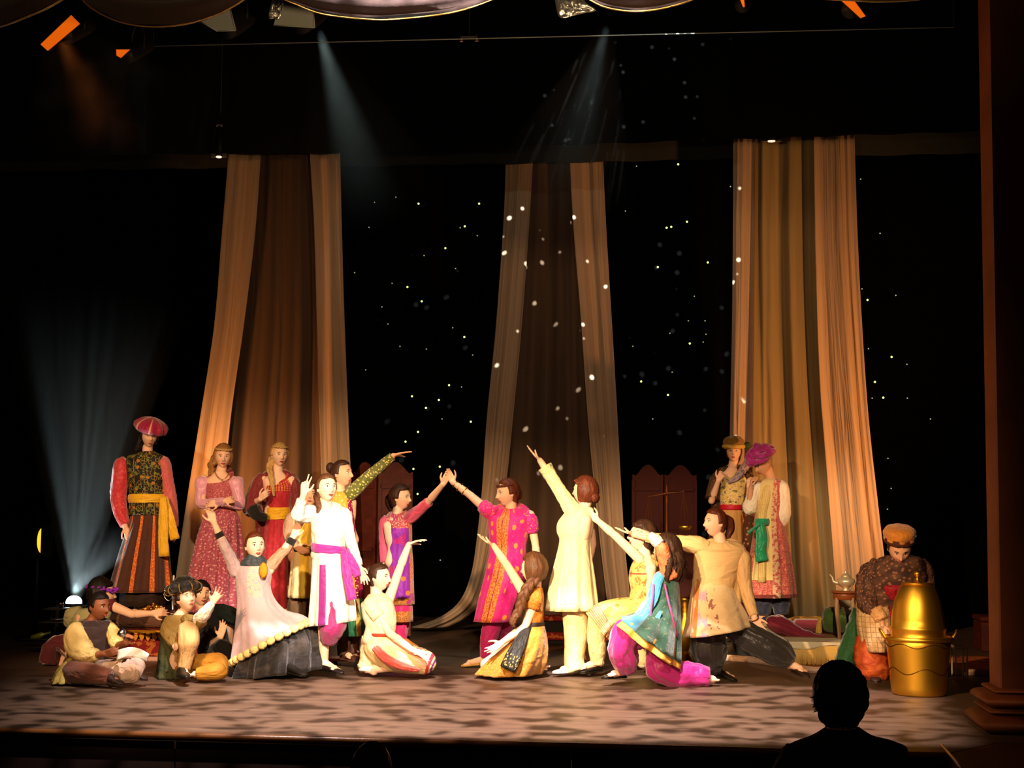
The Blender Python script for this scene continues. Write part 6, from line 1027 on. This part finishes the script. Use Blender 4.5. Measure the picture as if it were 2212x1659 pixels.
mb = MB(); ball(mb, p.pt((1405, 1360, -.24)), .022); cone(mb, p.pt((1405, 1360, -.24)), p.pt((1405, 1370, -.24)), .018, .026); p.part('tassel', M('pink_cord', ''), mb, cp)
BLS = M('blue_satin', '3a8cb4', .4, bump=.4, bs=30, sheen=.4); p.sleeve('blue_fold', BLS, [(1432, 1236, -.1), (1420, 1262, -.15), (1408, 1300, -.17), (1380, 1334, -.2), (1344, 1338, -.2)], [6, 9, 9, 9, 6], .35, cp, amp=.12); p.sleeve('blue_fold', BLS, [(1346, 1340, -.22), (1364, 1358, -.27), (1390, 1368, -.28), (1420, 1368, -.25)], [6, 8, 8, 4], .4, cp, amp=.1); p.sleeve('blue_fold', BLS, [(1428, 1320, -.22), (1416, 1342, -.25), (1400, 1366, -.26)], [3, 6, 3], .4, cp)
MGS = M('magenta_satin', 'a4146c', .42, bump=.4, bs=28, sheen=.4)
p.sleeve('trouser_leg', MGS, [(1385, 1368, -.1), (1352, 1372, -.2), (1344, 1400, -.18), (1350, 1430, -.14), (1354, 1448, -.1)], [34, 34, 30, 27, 20], amp=.06, wr=.03, n=36, crumple=.004); p.sleeve('trouser_leg', MGS, [(1425, 1400, .0), (1430, 1446, -.08), (1460, 1458, -.06), (1500, 1460, -.03), (1532, 1462, -.02)], [30, 34, 28, 26, 20], amp=.06, wr=.03, n=36, crumple=.004)
p.shoe(SHOEB, (1352, 1464, -.06), (1300, 1468, -.18), h=.07)
# ---- 19 tan tunic woman, wide lunge
p = Person('woman in a tan tunic and black satin trousers lunging wide to the right', 1560, 267)
p.head(1545, 1130, 0, -58, 0, 0); p.torso((1560, 1178), (1548, 1295), -12, 1.1)
p.arm((1512, 1178, .0), (1430, 1166, .05), (1368, 1154, .05), (1337, 1145, .05), (0, 0, 1), .08, .12, -1, 1.1); p.arm((1602, 1196, 0), (1611, 1270, -.02), (1630, 1336, -.1), (1650, 1374, -.14), (.3, -1, 0), .1, .18, -1, 1.1)
p.leg((1530, 1305, -.02), (1530, 1400, -.15), (1545, 1452, .05), (1585, 1462, .0)); p.leg((1575, 1305, 0), (1640, 1388, -.12), (1712, 1436, -.08), (1742, 1452, -.14)); p.face(); p.done()
mb = MB(); hair_cap(mb, p.h, .016, .66, .12); tube(mb, [p.h.p(0, -.09, .05), p.h.p(0, -.14, .02), p.h.p(0, -.145, -.06), p.h.p(0, -.12, -.14), p.pt((1592, 1185, .05))], [.025, .034, .032, .022, .008], n=18, amp=.1, wr=.05); p.part('hair', HAIR['auburn'], mb)
TAN = M('tan_tunic', 'd8b078', .7, bump=.25, bs=50); TAP = M('tan_printed_skirt', 'd4b484', .6, layers=[(('and', ('u', .36, .43), ('ns', 40, 3, .42)), 'cc6c1c'), (('and', ('u', .49, .55), ('ns', 30, 9, .57)), '94584c'), (('and', ('u', .43, .49), ('nsoft', 20, 5, .45, .6)), 'b090a0')], bump=.25, bs=50, sheen=.3)
p.garment('tunic_top', TAN, [(1168, 1542, 1574, .06, 0, 0, .02), (1174, 1520, 1598, .09, 0, 0, .05), (1188, 1502, 1612, .115, 0, 0, .02), (1215, 1498, 1602, .13), (1250, 1496, 1590, .13, 0, .01), (1275, 1494, 1584, .125, 0, .01)], -14, wr=.008)
mb = MB(); p.rows(mb, [(1496, 1250, 1588, 1250, .125), (1494, 1270, 1584, 1268, .14, 0, .01), (1489, 1300, 1592, 1292, .2, -.04, .02), (1483, 1340, 1608, 1322, .27, -.08, .035), (1477, 1376, 1621, 1352, .33, -.1, .045)], -14, hem=True, n=90, k=(6, 11)); p.part('tunic_skirt', TAP, mb)
p.sleeve('sleeve', TAN, [(1530, 1184, 0), (1508, 1178, 0), (1470, 1172, .02), (1430, 1166, .05), (1395, 1160, .05)], [14, 20, 16, 14, 11], wr=.04); p.sleeve('sleeve', TAN, [(1590, 1188, 0), (1602, 1204, 0), (1606, 1240, -.01), (1611, 1272, -.02), (1622, 1312, -.07), (1629, 1330, -.1)], [12, 19, 16, 14, 12, 9.5], wr=.04)
BS_ = M('black_satin', '262220', .35, bump=.5, bs=22, sheen=.3)
p.sleeve('trouser_leg', BS_, [(1535, 1335, -.05), (1528, 1380, -.12), (1532, 1412, -.12), (1538, 1446, .02)], [26, 36, 36, 20], amp=.06, wr=.03, n=40, crumple=.004); p.sleeve('trouser_leg', BS_, [(1560, 1330, -.02), (1605, 1366, -.1), (1650, 1392, -.12), (1688, 1412, -.1), (1708, 1428, -.08)], [26, 30, 31, 28, 16], amp=.06, wr=.03, n=40, crumple=.004)
p.shoe(SHOEBR, (1712, 1452, -.04), (1748, 1466, -.2), h=.07); p.shoe(SHOEB, (1546, 1460, .05), (1592, 1474, -.05), h=.07); mb = MB(); c = p.pt((1631, 1338, -.1)); tube(mb, [c, c+V3(.004, 0, -.008)], [p.m(8.5)]*2, n=18, sub=1); p.part('bracelet', BRASS, mb)
# ---- 20 man in gold turban
p = Person('young man in a rolled gold hat and gold shirt, hands at his chest', 1585, 209, z=.20, skin='fair')
p.head(1585, 976, 0, -6, 4, 0); p.torso((1582, 1014), (1578, 1120), 0)
p.arm((1552, 1030, 0), (1537, 1082, -.08), (1552, 1038, -.22), (1562, 1018, -.24), (0, 1, 0), 1.1, .03, 1); p.arm((1614, 1030, 0), (1616, 1106, -.1), (1618, 1052, -.24), (1620, 1032, -.26), (0, 1, 0), 1.1, .03, -1)
p.leg((1568, 1125, 0), (1568, 1230, 0), (1568, 1322, 0), (1562, 1332, -.15)); p.leg((1592, 1125, 0), (1594, 1230, 0), (1596, 1322, 0), (1600, 1332, -.15)); p.face(); p.done()
mb = MB(); hair_cap(mb, p.h, .014, .5, .2, longh=True, low=-.5); p.part('hair', HAIR['dark'], mb); h = p.h
ht = p.hat('hat', M('olive_gold_velvet', '8a6418', .6, bump=.3, bs=60, sheen=.4), [(.01, .05), (.085, .05), (.105, .08), (.11, .11), (.09, .145), (.05, .165), (.004, .17)], 6, .03, ecc=1.1)
mb = MB(); pts = [h.p(.098*math.cos(a), .112*math.sin(a)-.005, .058) for a in np.linspace(0, 2*PI, 15)]; tube(mb, pts, [.024]*15, n=16, sub=4, amp=.06, wr=.08); p.part('rolled_brim', M('gold_roll', 'd8ac50', .6, layers=[(('dot', 20, 60, .25), 'f0d080')], bump=.8, bs=70), mb, ht)
GB = M('gold_brocade', 'd8b868', .5, layers=[(('ns', 14, 11, .6), '6c6a3c'), (('ring', 16, 11, .3, .38), 'f4e4b0'), (('ns', 20, 14, .64), '8c6a78')], bump=.4, bs=50, sheen=.2); CLK = M('dark_brocade_coat', '4a2420', .65, layers=[(('dot', 30, 30, .2), 'a8764c'), (('us', 8, .3), '2e3a1c')], bump=.4, bs=60)
p.garment('coat', CLK, [(1006, 1568, 1600, .06, .06), (1012, 1552, 1618, .09, .06), (1030, 1543, 1628, .11, .07), (1090, 1536, 1630, .13, .08, .03), (1200, 1526, 1632, .17, .08, .05), (1320, 1522, 1634, .19, .08, .06)], 0, hem=True, n=60)
p.garment('shirt', GB, [(1012, 1572, 1596, .055, 0, 0, .04), (1018, 1560, 1610, .08, 0, 0, .07), (1036, 1553, 1616, .11, 0, 0, .02), (1065, 1552, 1614, .13, 0, .02), (1085, 1554, 1612, .13, 0, .03), (1095, 1558, 1606, .12)], 0, wr=.02); p.garment('belt', M('red_belt_satin', 'c01830', .5), [(1089, 1556, 1606, .122), (1092, 1554, 1608, .13), (1100, 1554, 1608, .13), (1102, 1556, 1606, .122)])
p.garment('long_tunic', M('buff_tunic', 'c89858', .7, bump=.3, bs=50), [(1098, 1556, 1606, .12), (1150, 1550, 1606, .14, 0, .03), (1240, 1546, 1606, .15, 0, .05), (1310, 1544, 1606, .16, 0, .05)], 0, hem=True)
p.sleeve('sleeve', CLK, [(1556, 1022, 0), (1548, 1036, 0), (1541, 1062, -.05), (1538, 1078, -.08)], [10, 15, 15, 16], wr=.04); p.sleeve('sleeve', CLK, [(1610, 1024, 0), (1617, 1040, 0), (1618, 1080, -.07), (1616, 1102, -.1)], [10, 14, 13, 15], wr=.04)
p.sleeve('shawl', M('lilac_shawl', 'b098a0', .6, layers=[(('ns', 12, 12, .55), '7c6878')], bump=.4, bs=50), [(1622, 985, .04), (1614, 1000, .0), (1602, 1018, -.07), (1588, 1034, -.12), (1572, 1042, -.13)], [5, 8, 8, 6, 3], .5, amp=.1); mb = MB(); ell(mb, h.p(.13, -.03, .065), V3(.035, 0, .01), V3(0, .02, 0), V3(0, 0, .03), fn=lambda a, b: 1+.2*np.cos(5*b)); p.part('hat_feather', M('green_feather', '2e4a20', .8, coord='O'), mb, ht)
# ---- 21 magenta turban
p = Person('boy in a magenta turban, white puffed sleeve and green sash', 1662, 216, z=.20, skin='tan')
p.head(1648, 1003, 0, -58, 28, -4); p.torso((1668, 1036), (1656, 1140), -25)
p.arm((1683, 1050, 0), (1680, 1128, .0), (1662, 1172, -.12), (1652, 1196, -.16), (0, 1, 0), .7, .04, -1); p.arm((1640, 1052, 0), (1618, 1106, -.04), (1622, 1052, -.1), (1624, 1030, -.12), (1, 0, 0), .9, .04, 1)
p.leg((1650, 1145, 0), (1648, 1245, 0), (1646, 1335, 0), (1638, 1348, -.12)); p.leg((1672, 1145, .02), (1680, 1245, .02), (1686, 1332, 0), (1692, 1344, -.15)); p.face(); p.done()
tb = MB(); h = p.h; p.hat('x', None, [(.01, .0), (.09, .01), (.125, .035), (.135, .075), (.12, .12), (.08, .155), (.03, .17), (.004, .172)], 7, .12, (0, -.02, .03), -.2, .15, twist=4, mb=tb, n=90, ecc=1.12)
TURB = M('magenta_turban', 'b8148c', .42, layers=[(('nsoft', 12, 6, .5, .7), 'd83ca8')], bump=.5, bs=35, sheen=.6); t_ = p.part('turban', TURB, tb)
for i in range(6):
    a0 = i*1.05; pts = [h.p(.135*math.cos(a), -.02+.15*math.sin(a), .05+.09*(a-a0)/2.6+.02*math.sin(i*3)) if a-a0 < 1.7 else h.p(.10*math.cos(a), -.02+.11*math.sin(a), .05+.10*(a-a0)/2.2) for a in np.linspace(a0, a0+2.6, 6)]; mb = MB(); tube(mb, pts, [.006, .02, .026, .025, .018, .005], flat=1.1, n=12, sub=4, amp=.12, twist=3); p.part('turban_fold', TURB, mb, t_)
mb = MB(); tube(mb, [h.p(.0, .0, .17), h.p(.02, -.02, .21), h.p(.01, -.05, .20), h.p(0, -.08, .15)], [.03, .028, .022, .02], n=14, amp=.15); p.part('turban_knot', TURB, mb, t_)
PC = M('pink_brocade_coat', 'b84c48', .6, layers=[(('ring', 56, 44, .28, .4), 'e89880'), (('ns', 50, 40, .62), 'e88c70'), (('v', .97, 1.1), '8c3430'), (('and', ('u', .42, .585), ('v', 0, .85)), 'e4cc88'), (('and', ('u', .585, .64), ('ns', 30, 30, .48)), 'e0b890')], bump=.4, bs=80, sheen=.3)
p.garment('coat', PC, [(1034, 1654, 1680, .06), (1040, 1640, 1692, .09), (1056, 1634, 1696, .115), (1100, 1630, 1696, .13), (1140, 1628, 1696, .14, 0, .02), (1210, 1618, 1708, .19, 0, .035), (1290, 1606, 1719, .22, 0, .045)], -25, hem=True, n=80)
CV = M('cream_vest', 'e4cc88', .65, layers=[(('us', 26, .3), 'd4b468'), (('ring', 16, 14, .3, .36), 'c8a04c')], bump=.4, bs=70); p.garment('vest', CV, [(1040, 1652, 1672, .07, 0, 0, .02), (1050, 1642, 1676, .105, -.005), (1080, 1636, 1672, .132, -.005), (1120, 1630, 1662, .145, -.005, .01), (1180, 1630, 1664, .175, -.005, .015), (1256, 1628, 1662, .215, -.01, .02)], -25, hem=True)
WS = M('white_puff_sleeve', 'f0e6d4', .7, bump=.3, bs=35); p.sleeve('sleeve', WS, [(1680, 1040, 0), (1684, 1052, -.01), (1686, 1085, -.01), (1684, 1115, -.01), (1681, 1138, -.02)], [11, 18, 20, 22, 13], amp=.05, wr=.02)
p.sleeve('sleeve', WS, [(1642, 1044, -.02), (1630, 1066, -.03), (1619, 1098, -.04), (1622, 1110, -.06)], [9, 13, 16, 11], amp=.05)
GRN = M('green_satin', '1ca070', .35, bump=.5, bs=30, sheen=.4); gs = p.garment('sash', GRN, [(1120, 1630, 1664, .125, -.06), (1126, 1629, 1665, .135, -.06), (1134, 1630, 1664, .13, -.06)], wr=.01); p.sleeve('sash_tail', GRN, [(1640, 1128, -.2), (1644, 1160, -.22), (1642, 1190, -.22), (1646, 1212, -.22)], [8, 11, 11, 12], .4, gs, amp=.12); p.sleeve('sash_bow', GRN, [(1640, 1134, -.21), (1628, 1142, -.22), (1616, 1152, -.22)], [5, 8, 8], .4, gs, amp=.12)
NV = M('navy_trousers', '1c1e34', .6, bump=.4, bs=40, sheen=.3); p.sleeve('trouser_leg', NV, [(1652, 1240, -.02), (1650, 1290, 0), (1648, 1328, 0)], [22, 21, 15], amp=.06); p.sleeve('trouser_leg', NV, [(1682, 1240, .02), (1686, 1290, .02), (1688, 1328, 0)], [22, 21, 15], amp=.06); p.shoe(M('blue_shoe', '28386c', .5, coord='O'), (1684, 1340, .03), (1702, 1350, -.16), h=.06); p.shoe(M('blue_shoe', ''), (1648, 1340, .03), (1636, 1350, -.14), h=.06)
# ---- 22 man bending behind the urn
p = Person('man in a gold cap bending over beside the big gold urn', 1920, 276, skin='tan', bs=1.05)
p.head(1943, 1184, -.1, 0, 38, 0, 1.12); p.torso((1942, 1218, .05), (1905, 1330, .35), 0, 1.15)
p.arm((1885, 1225, .05), (1878, 1305, -.05), (1904, 1350, -.12), (1912, 1392, -.14), (0, 1, 0), .4, .1, 1, 1.15); p.arm((1994, 1222, .05), (2005, 1290, .0), (1985, 1340, .0), (1975, 1370, 0), (0, 1, 0), .4, .1, 1, 1.1)
p.leg((1885, 1325, .3), (1888, 1400, .0), (1890, 1464, .0), (1892, 1472, -.1), 1.1); p.leg((1900, 1325, .35), (1845, 1390, .35), (1812, 1452, .25), (1805, 1458, .1), 1.05); p.face(); p.done()
mb = MB(); hair_cap(mb, p.h, .012, .5, .2); p.part('hair', HAIR['dark'], mb)
ht = p.hat('cap', M('gold_cap', 'c87c20', .6, bump=.5, bs=60, sheen=.3), [(.01, .045), (.1, .05), (.108, .075), (.112, .11), (.09, .135), (.04, .145), (.004, .147)], 8, .03, (0, -.02, .0), -.35)
p.hat('hat_band', M('cap_band', '4a2410', .7), [(.09, .03), (.106, .035), (.109, .055), (.106, .075), (.09, .078)], 8, 0, (0, -.02, .0), -.35, parent=ht)
PJ = M('patterned_jacket', '3a241c', .8, layers=[(('nsoft', 9, 6, .42, .62), '5c3c2c'), (('dot', 26, 15, .22), '86583e')], bump=.4, bs=60); p.garment('jacket', PJ, [(1198, 1924, 1966, .09, 0), (1205, 1900, 1988, .14, 0), (1226, 1882, 2000, .18, .02), (1265, 1872, 2002, .22, .06), (1310, 1864, 1985, .23, .14, .02), (1345, 1860, 1965, .22, .2, .03)], 0, hem=True, wr=.025, crumple=.006)
p.sleeve('sleeve', PJ, [(1898, 1214, .05), (1880, 1236, .04), (1872, 1275, 0), (1874, 1305, -.05), (1890, 1330, -.09)], [14, 23, 24, 22, 15], wr=.07, crumple=.006); p.sleeve('sleeve', PJ, [(1985, 1212, .05), (1998, 1232, .04), (2004, 1270, .02), (2000, 1300, 0)], [13, 18, 17, 14], wr=.04); p.sleeve('cuff', M('buff_cuff', 'c89860', .7, bump=.3, bs=50), [(1890, 1316, -.09), (1904, 1340, -.12)], [17, 15])
p.sleeve('vest_front', M('crimson_vest', '8c1020', .65, bump=.3, bs=50), [(1930, 1262, -.14), (1935, 1310, -.04), (1928, 1370, 0)], [20, 22, 18], .6, amp=.06); p.garment('apron', M('plaid_apron', 'c8a878', .75, layers=[(('us', 22, .2), '9c7a50'), (('vs', 9, .15), '9c7a50'), (('nsoft', 12, 6, .5, .7), 'b8905c')], bump=.3, bs=50), [(1308, 1850, 1925, .16, .04), (1350, 1851, 1926, .17, .02, .03), (1405, 1860, 1928, .18, 0, .05)], -10, hem=True)
OT = M('rust_breeches', '9c3c10', .7, bump=.4, bs=40, layers=[(('nsoft', 5, 4, .45, .65), 'b8561c')]); p.sleeve('trouser_leg', OT, [(1888, 1380, .02), (1884, 1420, .0), (1890, 1450, .0), (1890, 1468, 0)], [38, 38, 36, 26], amp=.05, n=36, crumple=.004); p.sleeve('trouser_leg', M('green_trousers', '0f4a1c', .65, bump=.4, bs=40, sheen=.4), [(1866, 1320, .35), (1850, 1370, .35), (1836, 1408, .3), (1816, 1450, .25)], [26, 26, 26, 18], amp=.05, n=30, crumple=.004); p.shoe(SHOEBR, (1890, 1468, .05), (1892, 1476, -.2)); p.shoe(SHOEBR, (1816, 1452, .3), (1806, 1460, .1))
# ---- audience
CHAIR = M('seat_plush', '1c0e0e', .9, coord='O', bump=.3, bs=30)
def seat(x, s_, z, label):
    Y = Yof(x, s_); X0 = at(x, 1400, Y)[0]; fz = -1.15-(Y+.02)*1.9/10.98; r = empty('theatre_seat', V3(X0, Y, fz), label, 'seat'); L0 = V3(X0, Y, fz)
    for nm, c, hh in (('seat_cushion', V3(X0, Y+.12, fz+.42), (.25, .24, .06)), ('backrest', V3(X0, Y-.16, fz+.62), (.26, .05, .28)), ('armrest', V3(X0-.29, Y+.08, fz+.55), (.03, .2, .03)), ('armrest', V3(X0+.29, Y+.08, fz+.55), (.03, .2, .03)), ('pedestal', V3(X0, Y+.1, fz+.2), (.06, .16, .2))): mb = MB(); box(mb, c, hh, bev=.02); mb.build(nm, CHAIR, r, L0)
    return Y, X0, fz
DKC = M('dark_jacket', '0d0b0b', .9, bump=.2, bs=30)
Y, X0, fz = seat(1810, 545, 0, 'dark theatre seat under the silhouetted spectator at lower right')
p = Person('spectator with short bushy hair in silhouette at the lower right', 1810, 545, z=fz, bs=1.05, hs=1.)
p.head(1812, 1506, 0, 186, 0, 0); p.torso((1818, 1585), (1822, 1850), 180, 1.2)
for sg in (-1, 1): p.arm((1820+sg*95, 1630, 0), (1820+sg*122, 1760, .05), (1820+sg*70, 1830, .28), (1820+sg*50, 1840, .4), (0, 0, -1), .2, .08, sg, 1.1); p.leg((1820+sg*45, 1850, 0), (1820+sg*50, 1850, .42), (1820+sg*48, 2040, .45), (1820+sg*48, 2050, .62))
p.done(.008); mb = MB(); hair_cap(mb, p.h, .026, .62, .2, vol=.012, low=-.75, groove=.06); rnd = random.Random(1)
for i in range(900):
    a, b = rnd.uniform(0, 2*PI), rnd.uniform(-.45, 1); c = math.sqrt(max(0, 1-b*b)); d = p.h.X*c*math.cos(a)*.1+p.h.F*c*math.sin(a)*.12+p.h.U*b*.138
    if math.sin(a) > .25 and b < .5: continue
    q = p.h.c+d; e = q+unit(d)*rnd.uniform(.003, .011)+V3(rnd.uniform(-.006, .006), rnd.uniform(-.006, .006), rnd.uniform(-.006, .006)); cone(mb, q-unit(d)*.01, e, .002, .0004, n=4, cap=False)
p.part('hair', HAIR['black'], mb)
mb = MB(); p.rows(mb, [(1782, 1572, 1858, 1572, .07), (1752, 1590, 1888, 1590, .1), (1706, 1608, 1938, 1604, .13), (1684, 1630, 1962, 1626, .15), (1690, 1720, 1950, 1720, .16), (1700, 1850, 1940, 1850, .17)], 180, wr=.0); p.part('jacket', DKC, mb)
for sg in (-1, 1): p.sleeve('jacket_sleeve', DKC, [(1822+sg*92, 1624, 0), (1822+sg*118, 1680, .02), (1822+sg*124, 1760, .05), (1822+sg*75, 1825, .26)], [34, 40, 34, 24], wr=.02); p.sleeve('trouser_leg', DKC, [(1820+sg*45, 1850, 0), (1820+sg*50, 1850, .42), (1820+sg*48, 2030, .45)], [48, 40, 30])
Y, X0, fz = seat(805, 410, 0, 'dark theatre seat under the spectator cut by the bottom edge')
p = Person('spectator whose dark head just shows at the bottom edge', 805, 410, z=fz)
p.head(805, 1660, 0, 175, 0, 0); p.torso((805, 1715), (805, 1920), 180, 1.1)
for sg in (-1, 1): p.arm((805+sg*70, 1750, 0), (805+sg*85, 1850, .05), (805+sg*50, 1900, .25), (805+sg*40, 1905, .35), (0, 0, -1), .2, .08, sg); p.leg((805+sg*35, 1920, 0), (805+sg*38, 1920, .42), (805+sg*38, 2060, .45), (805+sg*38, 2068, .6))
p.done(.008); mb = MB(); hair_cap(mb, p.h, .022, .62, .2, vol=.02, longh=True); p.part('hair', HAIR['black'], mb); mb = MB(); p.rows(mb, [(785, 1705, 825, 1705, .07), (740, 1725, 870, 1725, .11), (722, 1750, 888, 1750, .14), (730, 1920, 880, 1920, .16)], 180); p.part('jacket', DKC, mb)
